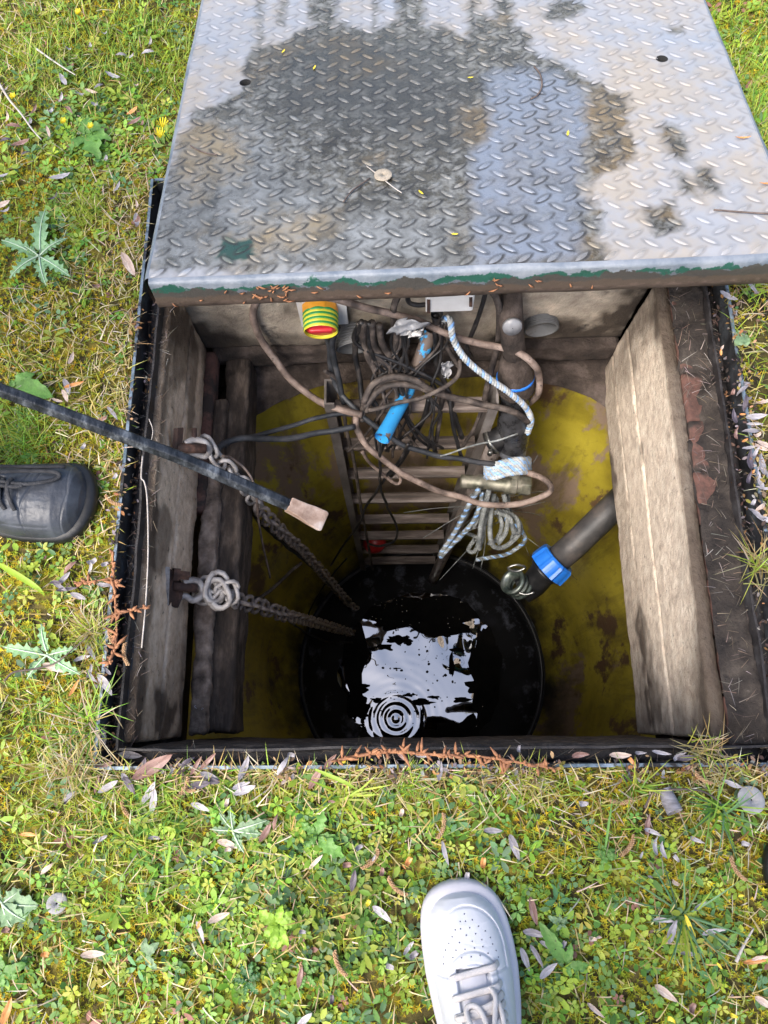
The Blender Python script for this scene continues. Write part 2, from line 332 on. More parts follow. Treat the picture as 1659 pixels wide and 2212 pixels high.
# ---------------------------------------------------------------- the ground
XL, XR, YF, YB = -.457, .571, -.074, .965     # outer edges of the hatch frame
def gheight(x, y):
    x = np.asarray(x, float); y = np.asarray(y, float)
    h = (fbm(x*5, y*5, s=3)-.5)*.03+(fbm(x*22, y*22, s=9)-.5)*.012
    dx = np.maximum(np.maximum(XL-x, x-XR), 0); dy = np.maximum(np.maximum(YF-y, y-YB), 0)
    d = np.hypot(dx, dy)
    h = h*sst(0, .12, d)-.004*(1-sst(0, .05, d))
    h = h-.075*sst(1.0, 1.32, y)*sst(-.75, -.4, x)*(1-sst(.62, .95, x))
    return h
def grid_xy(x0, x1, y0, y1, step):
    nx = int(round((x1-x0)/step))+1; ny = int(round((y1-y0)/step))+1
    X, Y = np.meshgrid(np.linspace(x0, x1, nx), np.linspace(y0, y1, ny)); I = np.arange(nx*ny).reshape(ny, nx)
    F = np.stack([I[:-1, :-1], I[:-1, 1:], I[1:, 1:], I[1:, :-1]], -1).reshape(-1, 4)
    return X.ravel(), Y.ravel(), F
gx, gy, gF = grid_xy(-1.6, 1.7, -1.3, 2.5, .01)
hx0, hx1, hy0, hy1 = XL-.001, XR+.001, YF-.001, YB+.001
ins = (gx > hx0) & (gx < hx1) & (gy > hy0) & (gy < hy1)
keep = ~ins[gF].all(1); gF = gF[keep]
used = np.zeros(len(gx), bool); used[gF.ravel()] = True
mv = ins & used
dd = np.stack([gx-hx0, hx1-gx, gy-hy0, hy1-gy]); k = dd.argmin(0)
gx = np.where(mv & (k == 0), hx0, gx); gx = np.where(mv & (k == 1), hx1, gx)
gy = np.where(mv & (k == 2), hy0, gy); gy = np.where(mv & (k == 3), hy1, gy)
gz = gheight(gx, gy)
remap = -np.ones(len(gx), int); remap[used] = np.arange(used.sum())
soil_like = sst(.0, .5, 1-np.clip(np.hypot(np.maximum(gx-XR, 0), 0)/.12, 0, 1))*(gx > XR-.02)
gc = np.repeat((.75+.5*fbm(gx*9, gy*9, s=5))[:, None], 3, 1)*(1-.6*soil_like[:, None])
gv = np.stack([gx, gy, gz], 1)
# the far sheet: four strips round the fine one
me = bulk('ground', gv[used], remap[gF], col=gc[used], mats=[M['turf']])
ground = tag(link('ground', me), kind='structure')
def far_strip(x0, x1, y0, y1):
    X, Y, F = grid_xy(0, 1, 0, 1, .1); X = x0+(x1-x0)*X; Y = y0+(y1-y0)*Y
    return np.stack([X, Y, np.full_like(X, -.012)], 1), F
Vs, Fs, o_ = [], [], 0
for a in ((-60, -1.6, -60, 60), (1.7, 60, -60, 60), (-1.6, 1.7, -60, -1.3), (-1.6, 1.7, 2.5, 60)):
    v, f = far_strip(*a); Vs.append(v); Fs.append(f+o_); o_ += len(v)
fv = np.concatenate(Vs)
tag(link('lawn', bulk('lawn', fv, np.concatenate(Fs), col=np.tile([[1.2, 1.9, .8]], (len(fv), 1)), mats=[M['turf']])), kind='structure')

# ---------------------------------------------------------------- the hatch frame: outer upstand, floor of the channel, inner lip
fr = empty('steel_surround', 'galvanised steel angle frame with blue-grey edge set in the turf around the open pit', 'frame', (XL, YF, 0))
ZC = -.034
def bar(x0, x1, y0, y1, z0, z1): return ((x0+x1)/2, (y0+y1)/2, (z0+z1)/2), (x1-x0, y1-y0, z1-z0)
def wob(cd, n, seed, amp=.0012):
    return rough_box(cd[0], cd[1], n, amp, seed, edge=.0008, freq=9)
for (nm, b_, n_) in (('outer_upstand', bar(XL, XL+.005, YF, YB, -.06, .010), (1, 40, 2)), ('outer_upstand', bar(XR-.005, XR, YF, YB, -.06, .010), (1, 40, 2)),
                     ('outer_upstand', bar(XL+.0052, XR-.0052, YF, YF+.005, -.06, .009), (40, 1, 2)), ('outer_upstand', bar(XL+.0052, XR-.0052, YB-.005, YB, -.06, .009), (40, 1, 2))):
    obj(nm, wob(b_, n_, hash(str(b_)) % 97), M['frame'], fr, smooth=False)
# worn bright top of the upstand
for b_, n_ in ((bar(XL+.0002, XL+.0056, YF+.002, YB-.002, .0095, .0125), (1, 60, 1)), (bar(XR-.0056, XR-.0002, YF+.002, YB-.002, .0095, .0125), (1, 60, 1)),
               (bar(XL+.007, XR-.007, YF+.0002, YF+.0054, .009, .0115), (60, 1, 1)), (bar(XL+.007, XR-.007, YB-.0054, YB-.0002, .009, .0115), (60, 1, 1))):
    obj('worn_edge', wob(b_, n_, 5, .0006), M['frame_top'], fr, smooth=False)
for b_, n_ in ((bar(XL+.005, -.43, YF+.005, YB-.005, ZC-.006, ZC), (3, 30, 1)), (bar(.545, XR-.005, YF+.005, YB-.005, ZC-.006, ZC), (3, 30, 1)),
               (bar(-.43, .545, YF+.005, -.047, ZC-.006, ZC), (30, 3, 1)), (bar(-.43, .545, .935, YB-.005, ZC-.006, ZC), (30, 3, 1))):
    obj('channel_floor', wob(b_, n_, 17, .004), M['frame_dark'], fr)
for b_, n_ in ((bar(-.433, -.429, -.047, .935, -.06, -.012), (1, 50, 2)), (bar(.543, .547, -.047, .935, -.06, -.014), (1, 50, 2)),
               (bar(-.4288, .5428, -.0495, -.0455, -.06, -.010), (50, 1, 2)), (bar(-.4288, .5428, .932, .936, -.06, -.012), (50, 1, 2))):
    obj('inner_lip', wob(b_, n_, 23, .0035), M['frame_dark'], fr, smooth=False)

# ---------------------------------------------------------------- the pit: walls of boards, ledges, brick course, soil
WL, WR, WB, WF = -.418, .474, .777, -.043
lw = empty('left_pit_wall', 'beige weathered timber wall on the left side of the pit carrying the chains', 'wall', (WL, .36, -.3))
def dirt_shade_l(x, y, z):  # dirt, plus shade painted in towards the front end; darker under the cover
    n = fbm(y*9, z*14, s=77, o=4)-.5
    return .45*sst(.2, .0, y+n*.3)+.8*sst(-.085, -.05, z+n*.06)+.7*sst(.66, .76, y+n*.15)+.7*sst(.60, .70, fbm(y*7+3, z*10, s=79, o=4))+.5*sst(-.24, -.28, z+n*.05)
def dirt_shade_r(x, y, z):  # dirt patches, with shade painted into the front end of the boards
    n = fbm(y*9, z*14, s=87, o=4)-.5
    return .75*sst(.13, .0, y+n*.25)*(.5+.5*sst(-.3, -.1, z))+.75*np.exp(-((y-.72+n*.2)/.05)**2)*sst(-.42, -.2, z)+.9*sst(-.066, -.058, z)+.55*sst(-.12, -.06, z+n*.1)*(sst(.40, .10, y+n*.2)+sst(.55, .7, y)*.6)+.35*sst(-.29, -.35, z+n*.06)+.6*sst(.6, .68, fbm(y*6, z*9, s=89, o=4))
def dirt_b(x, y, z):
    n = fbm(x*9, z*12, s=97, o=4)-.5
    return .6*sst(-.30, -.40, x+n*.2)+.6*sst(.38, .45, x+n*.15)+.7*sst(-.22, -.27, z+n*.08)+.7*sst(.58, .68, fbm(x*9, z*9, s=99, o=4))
paint(obj('plank', rough_box((WL-.012, .366, -.098), (.024, .81, .126), (2, 140, 24), .004, 31), M['wood_y'], lw), dirt_shade_l)
paint(obj('plank', rough_box((WL-.011, .366, -.222), (.024, .81, .118), (2, 140, 22), .005, 41), M['wood_y'], lw), dirt_shade_l)
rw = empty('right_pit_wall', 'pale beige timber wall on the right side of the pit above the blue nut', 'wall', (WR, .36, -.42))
paint(obj('plank', rough_box((WR+.012, .366, -.139), (.024, .81, .166), (2, 140, 28), .0035, 51), M['wood_r'], rw), dirt_shade_r)
paint(obj('plank', rough_box((WR+.011, .366, -.277), (.024, .81, .108), (2, 140, 20), .0035, 61), M['wood_r'], rw), dirt_shade_r)
paint(obj('plank', rough_box((WR+.012, .366, -.378), (.024, .81, .092), (2, 140, 18), .0045, 71), M['wood_r'], rw), dirt_shade_r)
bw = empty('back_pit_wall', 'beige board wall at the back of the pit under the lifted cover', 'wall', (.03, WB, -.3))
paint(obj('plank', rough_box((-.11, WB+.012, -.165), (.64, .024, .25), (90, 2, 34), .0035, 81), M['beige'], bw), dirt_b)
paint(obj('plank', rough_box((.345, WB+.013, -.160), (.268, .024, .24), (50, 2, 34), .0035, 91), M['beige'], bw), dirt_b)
obj('lower_rail', rough_box((.03, WB+.006, -.322), (.89, .04, .062), (80, 4, 6), .01, 95), M['mud'], bw)
fw = empty('front_pit_wall', 'black shaded board wall at the front of the pit', 'wall', (.03, WF, -.3))
obj('plank', rough_box((.03, WF-.012, -.235), (.9, .024, .39), (60, 2, 24), .004, 101), M['wood_dark'], fw)
# soil on the ledges between frame and walls
def ledge(name, x0, x1, y0, y1, z, amp, seed, m, slope=(0, 0), step=.006, mound=None):
    X, Y, F = grid_xy(0, 1, 0, 1, 1.0/max(2, int(max(x1-x0, y1-y0)/step)))
    nx = max(2, int((x1-x0)/step)); ny = max(2, int((y1-y0)/step))
    X, Y = np.meshgrid(np.linspace(x0, x1, nx+1), np.linspace(y0, y1, ny+1)); I = np.arange(X.size).reshape(X.shape)
    F = np.stack([I[:-1, :-1], I[:-1, 1:], I[1:, 1:], I[1:, :-1]], -1).reshape(-1, 4); X = X.ravel(); Y = Y.ravel()
    Z = z+(fbm(X*18, Y*18, s=seed)-.5)*amp*2+(fbm(X*70, Y*70, s=seed+5, o=3)-.5)*amp*.9+slope[0]*(X-x0)+slope[1]*(Y-y0)
    if mound is not None: Z = Z+mound(X, Y)
    return tag(link(name, bulk(name, np.stack([X, Y, Z], 1), F, mats=[m])), kind='structure')
ledge('soil_ledge', -.429, WL-.004, -.045, .79, -.047, .008, 111, M['soil'], step=.005)
ledge('soil_bank', .494, .543, -.045, .79, -.046, .012, 121, M['soil'], step=.005, mound=lambda X, Y: .016*sst(.50, .54, X)-.004*sst(.49, .478, X)-.016*sst(.540, .530, X+.012*(fbm(X*30, Y*30, s=4)-.5))*sst(.477, .480, X)*sst(.33, .38, Y+.03*fbm(X*30, Y*30, s=2))*sst(.62, .58, Y))
ledge('back_soil', -.43, .545, .79, .934, -.05, .01, 131, M['soil'])
# brick course behind the right board, half buried in the soil
br = empty('brick_course', 'row of red bricks half buried in soil beside the right timber wall', 'bricks', (.519, .36, -.115))
bme = None
for i in range(9):
    y0 = -.02+i*.092
    v, f = rough_box((0, 0, 0), (.040, .091, .065), (5, 9, 5), .002, 140, edge=.0015)
    if bme is None:
        o = obj('brick', (v+np.array([.519, y0, -.083]), f), M['brick'], br); bme = o.data
        o.data.transform(Matrix.Translation(Vector(br.location)-Vector((.519, y0, -.083)))); o.location = Vector((.519, y0, -.083))-Vector(br.location)
    else:
        o = link('brick', bme, br, Vector((.519+random.uniform(-.001, .001), y0, -.083+random.uniform(-.001, .001)))-Vector(br.location)); o.rotation_euler = (random.uniform(-.03, .03), random.uniform(-.05, .05), PI*(i % 2))
# left: red brick strip, concrete lump ledge, rotten timber beam over the tank rim
tag(obj('red_brick_strip', rough_box((-.414, .585, -.305), (.03, .36, .05), (3, 40, 4), .003, 151), M['brick']), 'red brick strip showing under the left board near the back corner', 'brick')
tag(obj('concrete_kerb', rough_box((-.392, .25, -.325), (.034, .56, .075), (6, 90, 8), .011, 161), M['concrete']), 'crumbling dark concrete kerb under the left timber wall', 'kerb')
tag(obj('rotten_beam', rough_box((-.358, .37, -.375), (.052, .80, .12), (8, 110, 12), .008, 171), M['wood_dark']), 'black rotten timber beam along the left rim of the tank', 'beam')
tag(obj('split_beam', rough_box((-.388, .56, -.315), (.03, .2, .05), (5, 40, 6), .008, 181), M['wood_dark']), 'split rotten timber piece beside the red brick strip', 'beam')

# ---------------------------------------------------------------- the tank
TX, TY = .073, .175
SID = 144
th = np.arange(SID)/SID*2*PI; ct, st_ = np.cos(th), np.sin(th)
def super_r(a, b, n): return (np.abs(ct/a)**n+np.abs(st_/b)**n)**(-1/n)
rings = []
for z in list(np.linspace(-.43, -1.55, 50))+[-1.62, -1.7, -1.78, -1.84, -1.88]:
    k = sst(-.5, -1.1, z) if False else 1-sst(-1.1, -.5, z)
    a = .57*(1-k)+.56*k; b = .605*(1-k)+.56*k; n = 3.0*(1-k)+2*k
    r = super_r(a, b, n)*(1-.045*sst(-1.55, -1.86, z) if False else 1)
    if z < -1.55: r = r-.055*((-1.55-z)/.33)**1.5
    r = r+.006*(fbm(ct*3+5, st_*3+5, z*2, o=2, s=7)-.5)
    rings.append(np.stack([TX+r*ct, TY+r*st_, np.full(SID, z)], 1))
tv = np.concatenate(rings); nr = len(rings); I = np.arange(nr*SID).reshape(nr, SID)
tF = np.stack([I[:-1], np.roll(I, -1, 1)[:-1], np.roll(I, -1, 1)[1:], I[1:]], -1).reshape(-1, 4)
mt = mat('yellow_gelcoat', [(.22, .17, .018), (.40, .32, .03), (.50, .41, .045)], scale=4, rough=.5, bump=.5, bscale=30, lo=.3, hi=.62, dist=.004)
t = mt.node_tree; N = t.nodes; L = t.links; B = N['Principled BSDF']
src = B.inputs['Base Color'].links[0].from_socket
tc = N.new('ShaderNodeTexCoord')
def layer(prev, sc, th_, soft, col, stretch=(1, 1, 1), hcoord=None, off=0):
    mp = N.new('ShaderNodeMapping'); mp.inputs['Scale'].default_value = stretch; mp.inputs['Location'].default_value = (off, off, off); L.new(tc.outputs['Object'], mp.inputs[0])
    nz = N.new('ShaderNodeTexNoise'); nz.inputs['Scale'].default_value = sc; nz.inputs['Detail'].default_value = 9; nz.inputs['Roughness'].default_value = .68; L.new(mp.outputs[0], nz.inputs['Vector'])
    f = nz.outputs['Fac']
    if hcoord:
        sp = N.new('ShaderNodeSeparateXYZ'); L.new(tc.outputs['Object'], sp.inputs[0])
        mr = N.new('ShaderNodeMapRange'); mr.inputs[1].default_value = hcoord[0]; mr.inputs[2].default_value = hcoord[1]; mr.inputs[3].default_value = hcoord[2]; mr.inputs[4].default_value = hcoord[3]
        L.new(sp.outputs['Z'], mr.inputs[0]); ad = N.new('ShaderNodeMath'); ad.operation = 'ADD'; L.new(f, ad.inputs[0]); L.new(mr.outputs[0], ad.inputs[1]); f = ad.outputs[0]
    r = N.new('ShaderNodeMapRange'); r.inputs[1].default_value = th_; r.inputs[2].default_value = th_+soft; L.new(f, r.inputs[0])
    mx = N.new('ShaderNodeMix'); mx.data_type = 'RGBA'; L.new(r.outputs[0], mx.inputs['Factor']); L.new(prev, mx.inputs['A']); mx.inputs['B'].default_value = (*col, 1)
    return mx.outputs['Result']
s1 = layer(src, 2.6, .575, .03, (.30, .215, .155), (1, 1, .4), (-.6, .8, -.07, .035))       # bare laminate where the coat has peeled
s1 = layer(s1, 6, .60, .05, (.14, .08, .045), (1, 1, .5), (-1.2, 0, -.08, .03), 3)        # brown resin stains
s1 = layer(s1, 12, .50, .22, (.10, .072, .025), (1, 1, .15), None, 8)
s1 = layer(s1, 40, .56, .2, (.20, .15, .03), (1, 1, .5), None, 4)                              # grime streaks
s1 = layer(s1, 6, .60, .30, (.016, .014, .010), (1, 1, .5), (0, .7, .36, -.25), 5)      # black sludge line above the water
L.new(s1, B.inputs['Base Color'])
tank = empty('tank', 'yellow fibreglass tank lining with peeled brown patches below the pit walls', 'tank', (TX, TY, -1.9))
me = bulk('lining', tv-np.array([TX, TY, -1.9]), tF, mats=[mt]); link('lining', me, tank)
# black ring bead and sump wall
rr = rings[-1]
bead = np.stack([TX+.492*ct, TY+.492*st_, np.full(SID, -1.878)], 1)
obj('rim_bead', tube_vf(bead, .006, 8, closed=True), M['hdpe'], tank)
prof = [(-1.885, .508), (-1.886, .486), (-1.905, .476), (-1.93, .455), (-1.955, .425), (-1.975, .39), (-1.99, .36), (-2.003, .335), (-2.02, .31), (-2.1, .25)]
V = np.concatenate([np.stack([TX+r*(1+(.02 if r > .47 else .12)*(fbm(ct*3, st_*3, z*9, o=3, s=3)-.5))*ct, TY+r*(1+(.02 if r > .47 else .12)*(fbm(ct*3, st_*3, z*9, o=3, s=3)-.5))*st_, np.full(SID, z)+(.02*(fbm(ct*6, st_*6, z*20, o=3, s=6)-.5) if r < .47 else 0)], 1) for z, r in prof])
I = np.arange(len(prof)*SID).reshape(-1, SID)
F = np.stack([I[:-1], np.roll(I, -1, 1)[:-1], np.roll(I, -1, 1)[1:], I[1:]], -1).reshape(-1, 4)
link('sump_wall', bulk('sump_wall', V-np.array([TX, TY, -1.9]), F, mats=[M['black_wall']]), tank)
# mud filling between the walls and the tank rim
outer = np.stack([np.clip(TX+1.2*ct, -.46, .50), np.clip(TY+1.2*st_, -.07, .80), np.full(SID, -.40)], 1)
inner = rings[0].copy(); inner[:, :2] = np.stack([TX, TY])+(inner[:, :2]-np.stack([TX, TY]))*.985
V = []
for q in np.linspace(0, 1, 9):
    p = outer*(1-q)+inner*q; p = p.copy(); p[:, 2] = -.395-.02*q+(fbm(p[:, 0]*16, p[:, 1]*16, s=8)-.5)*.03-.02*(q > .95); V.append(p)
V = np.concatenate(V); I = np.arange(9*SID).reshape(9, SID)
F = np.stack([I[:-1], I[1:], np.roll(I, -1, 1)[1:], np.roll(I, -1, 1)[:-1]], -1).reshape(-1, 4)
tag(link('mud_fill', bulk('mud_fill', V, F, mats=[M['mud']])), kind='structure')
# outer shell of earth so that no daylight enters from the sides
V, F = [], []
shell = [(-.456, -.073), (.57, -.073), (.57, .964), (-.456, .964)]
for z in (-.058, -.45): V += [(x, y, z) for x, y in shell]
F = [(0, 1, 5, 4), (1, 2, 6, 5), (2, 3, 7, 6), (3, 0, 4, 7)]
o = obj('earth', (np.array(V), F), M['soil'], smooth=False); tag(o, kind='structure')

# ---------------------------------------------------------------- the water
WZ = -2.0
q = 190; gxw, gyw, Fw = grid_xy(-.46, .46, -.46, .46, .0048)
rad = np.hypot(gxw, gyw); sc_ = np.minimum(1, .455/np.maximum(rad, 1e-6))
X = TX+gxw*sc_; Y = TY+gyw*sc_
rc = P(855, 1552, WZ)
d = np.hypot(X-rc[0], Y-rc[1])
Z = WZ+.0015*np.sin((d+.004*fbm(X*14, Y*14, s=3))*2*PI/.032)*np.exp(-d/.06)*(d < .3)*(.5+fbm(X*12, Y*12, s=41))
Z = Z+.009*(fbm(X*8, Y*8, s=2, o=2)-.5)*sst(.05, .20, np.hypot(X-TX-.02, Y-TY+.02))+.0012*(fbm(X*8, Y*8, s=6, o=2)-.5)+.0006*(vn(X*26, Y*40, s=12)-.5)*sst(.5, .62, fbm(X*5, Y*5, s=33))
tag(link('water', bulk('water', np.stack([X, Y, Z], 1), Fw, mats=[M['water']])), kind='structure')
# scum flecks and bubbles floating on the water: stuff
T = []; V0 = []; F0 = []; n0 = 0
for i in range(230):
    a = RNG.uniform(0, 2*PI); r = .44*math.sqrt(RNG.uniform(0, 1)); x, y = TX+r*math.cos(a), TY+r*math.sin(a)
    s = RNG.uniform(.0012, .004)*(1.8 if RNG.random() < .1 else 1); k = 6
    an = np.arange(k)/k*2*PI
    ring = np.stack([x+s*np.cos(an)*RNG.uniform(.7, 1.3, k), y+s*np.sin(an)*RNG.uniform(.7, 1.3, k), np.full(k, WZ+.001)], 1)
    V0.append(ring); V0.append([[x, y, WZ+.001+s*.7]]); F0 += [(n0+j, n0+(j+1) % k, n0+k) for j in range(k)]; n0 += k+1
o = obj('scum', (np.concatenate(V0), F0), M['mud']); tag(o, kind='stuff')

mb = MB()  # added matte black patches that break up and trim the sky reflection
for (x, y, a, b_) in ((610, 362, 55, 16), (555, 392, 40, 14), (648, 372, 22, 10), (828, 470, 9, 50), (866, 608, 38, 13), (715, 620, 40, 14), (655, 590, 20, 8), (760, 600, 25, 9), (930, 560, 40, 30), (500, 400, 12, 8), (600, 480, 14, 3), (850, 405, 30, 8), (905, 480, 12, 6),
                      (705, 700, 10, 60), (470, 420, 26, 20), (460, 560, 30, 18), (520, 610, 26, 10), (810, 345, 14, 4), (735, 462, 6, 5), (728, 494, 6, 5), (803, 508, 7, 6), (545, 478, 6, 5), (622, 488, 6, 5), (732, 570, 5, 4), (670, 585, 5, 4), (862, 765, 150, 86), (992, 560, 84, 280), (690, 262, 260, 74), (430, 430, 40, 160), (420, 640, 60, 50)):
    k = 22 if a < 50 else 60; an = np.arange(k)/k*2*PI; rr = 1+(.55*(vn(np.cos(an)*2+x, np.sin(an)*2+y, s=5)-.5)*2 if a < 50 else .6*(fbm(np.cos(an)*3+x, np.sin(an)*3+y, o=5, s=5)-.5)*2)*(.3 if a < 8 else 1)
    ring = [P(542.2+(x+a*r*math.cos(t_))*.5229, 1192.8+(y+b_*r*math.sin(t_))*.5229, WZ+.004) for r, t_ in zip(rr, an)]
    cen = P(542.2+x*.5229, 1192.8+y*.5229, WZ+.006); mb.add(ring+[cen], [(j, k, (j+1) % k) for j in range(k)])
o = obj('reflection_mask_patches', mb, M['reflection_mask']); tag(o, kind='stuff')

mb = MB()                                      # bubbles on the dark part of the water
for i in range(110):
    zx, zy = (RNG.normal(640, 120), RNG.normal(255, 45)) if i < 75 else (RNG.uniform(420, 1000), RNG.uniform(220, 720)); c = P(542.2+zx*.5229, 1192.8+zy*.5229, WZ+.003)
    r_ = RNG.uniform(.0015, .0045); k = 8; an = np.arange(k)/k*2*PI
    V = np.concatenate([[c+[r_*math.cos(e)*math.cos(t_), r_*math.cos(e)*math.sin(t_), r_*math.sin(e)*.7] for t_ in an] for e in (0, .5, 1.0)]+[[c+[0, 0, r_*.7]]])
    mb.add(V, [(q*k+j, q*k+(j+1) % k, (q+1)*k+(j+1) % k, (q+1)*k+j) for q in (0, 1) for j in range(k)]+[(2*k+j, 2*k+(j+1) % k, 3*k) for j in range(k)])
o = obj('bubbles', mb, M['water']); tag(o, kind='stuff')
# ---------------------------------------------------------------- the hatch cover: tread plate, folded skirt, lifting holes
LU = np.array([.99983, .0116, .0144]); LU /= np.linalg.norm(LU); LWv = np.array([-.0084, .9784, -.2064]); LWv -= LU*LU.dot(LWv); LWv /= np.linalg.norm(LWv); LN = np.cross(LU, LWv)
LO = np.array([-.3753, .6351, .180]); LWID, LLEN = .9686, .86
def lidp(u, w, n=0.0): return LO+np.multiply.outer(np.asarray(u), LU)+np.multiply.outer(np.asarray(w), LWv)+np.multiply.outer(np.asarray(n)*np.ones_like(np.asarray(u, float)), LN)
def lid_uw(px, py):
    d = ray(px, py); t_ = np.dot(LO-CP, LN)/np.dot(d, LN); p = CP+d*t_-LO
    return np.array([p.dot(LU), p.dot(LWv)])
def cL(x, y): return lid_uw(271+x*.8367, y*.8367)
def sdf_poly(x, y, poly):                      # >0 inside
    poly = np.array(poly); n = len(poly); dmin = np.full(x.shape, 9.); ins = np.zeros(x.shape, bool)
    for i in range(n):
        a, b = poly[i], poly[(i+1) % n]; e = b-a; L2 = e.dot(e)+1e-12
        t_ = np.clip(((x-a[0])*e[0]+(y-a[1])*e[1])/L2, 0, 1)
        dmin = np.minimum(dmin, np.hypot(x-a[0]-t_*e[0], y-a[1]-t_*e[1]))
        c = (a[1] > y) != (b[1] > y)
        with np.errstate(divide='ignore', invalid='ignore'): ins ^= c & (x < (b[0]-a[0])*(y-a[1])/(b[1]-a[1]+1e-15)+a[0])
    return np.where(ins, dmin, -dmin)
wet_poly = [cL(*p) for p in [(70, 700), (85, 600), (110, 480), (150, 350), (185, 290), (250, 262), (300, 238), (305, 170), (350, 122), (400, 112), (455, 80), (505, 52), (560, 62), (600, 78), (640, 76),
            (700, 55), (775, 62), (835, 78), (880, 102), (905, 30), (995, 60), (1040, 92), (1052, 130), (1130, 168), (1200, 208), (1290, 236), (1300, 285), (1290, 330), (1318, 372),
            (1290, 425), (1205, 468), (1178, 505), (1225, 545), (1228, 610), (1235, 700)]]
drips = [[(340, -20), (352, -20), (350, 122), (343, 122)], [(398, -20), (420, -20), (408, 70), (400, 65)], [(465, -20), (540, -20), (545, 60), (480, 60)], [(638, -20), (652, -20), (650, 76), (640, 76)],
         [(698, -20), (775, -20), (770, 70), (705, 64)], [(888, -20), (912, -20), (900, 110), (882, 105)], [(945, -20), (998, -20), (1000, 70), (960, 66)],
         [(1080, 50), (1100, 10), (1160, -5), (1190, 20), (1130, 55)], [(1370, 330), (1410, 315), (1440, 350), (1455, 420), (1400, 395)], [(1478, 430), (1510, 430), (1540, 500), (1500, 495), (1470, 465)],
         [(1340, 540), (1420, 520), (1440, 590), (1370, 610), (1340, 575)], [(1400, 75), (1440, 65), (1438, 85), (1405, 85)], [(1420, 440), (1470, 470), (1480, 510), (1440, 500)]]
painted_sheen_poly = [cL(*p) for p in [(930, 190), (1010, 170), (1110, 180), (1180, 230), (1190, 330), (1175, 440), (1178, 660), (900, 680), (893, 520), (895, 400), (950, 330), (935, 260)]]  # outline of the sky reflection, painted in as a lighter bluish colour
semi_poly = [cL(*p) for p in [(70, 700), (100, 520), (170, 330), (330, 330), (380, 420), (560, 540), (880, 560), (900, 710)]]
dark_poly = [cL(*p) for p in [(370, 130), (560, 80), (800, 110), (900, 230), (860, 400), (560, 340), (390, 300)]]
green_poly = [cL(*p) for p in [(250, 620), (330, 615), (345, 650), (300, 672), (235, 672)]]
def lid_attrs(u, w):
    jx = (fbm(u*45, w*45, s=61)-.5)*.035; jy = (fbm(u*45, w*45, s=62)-.5)*.035
    a = sdf_poly(u+jx, w+jy, wet_poly)
    for d_ in drips: a = np.maximum(a, sdf_poly(u+jx*.45, w+jy*.45, [cL(*p) for p in d_]))
    wet = np.clip(.5+a*60+(fbm(u*120, w*120, s=63)-.5)*.5, 0, 1)
    painted_sheen = np.clip(.5+sdf_poly(u+jx*.7, w+jy*.7, painted_sheen_poly)*40, 0, 1)
    semi = np.clip(.5+sdf_poly(u+jx*2, w+jy*2, semi_poly)*12, 0, 1)
    dark = np.clip(.5+sdf_poly(u+jx*2, w+jy*2, dark_poly)*9, 0, 1)
    green = np.clip(.5+sdf_poly(u+jx*1.2, w+jy*1.2, green_poly)*120, 0, 1)
    return dict(wet=wet, painted_sheen=painted_sheen, semi=semi, dark=dark, green=green)
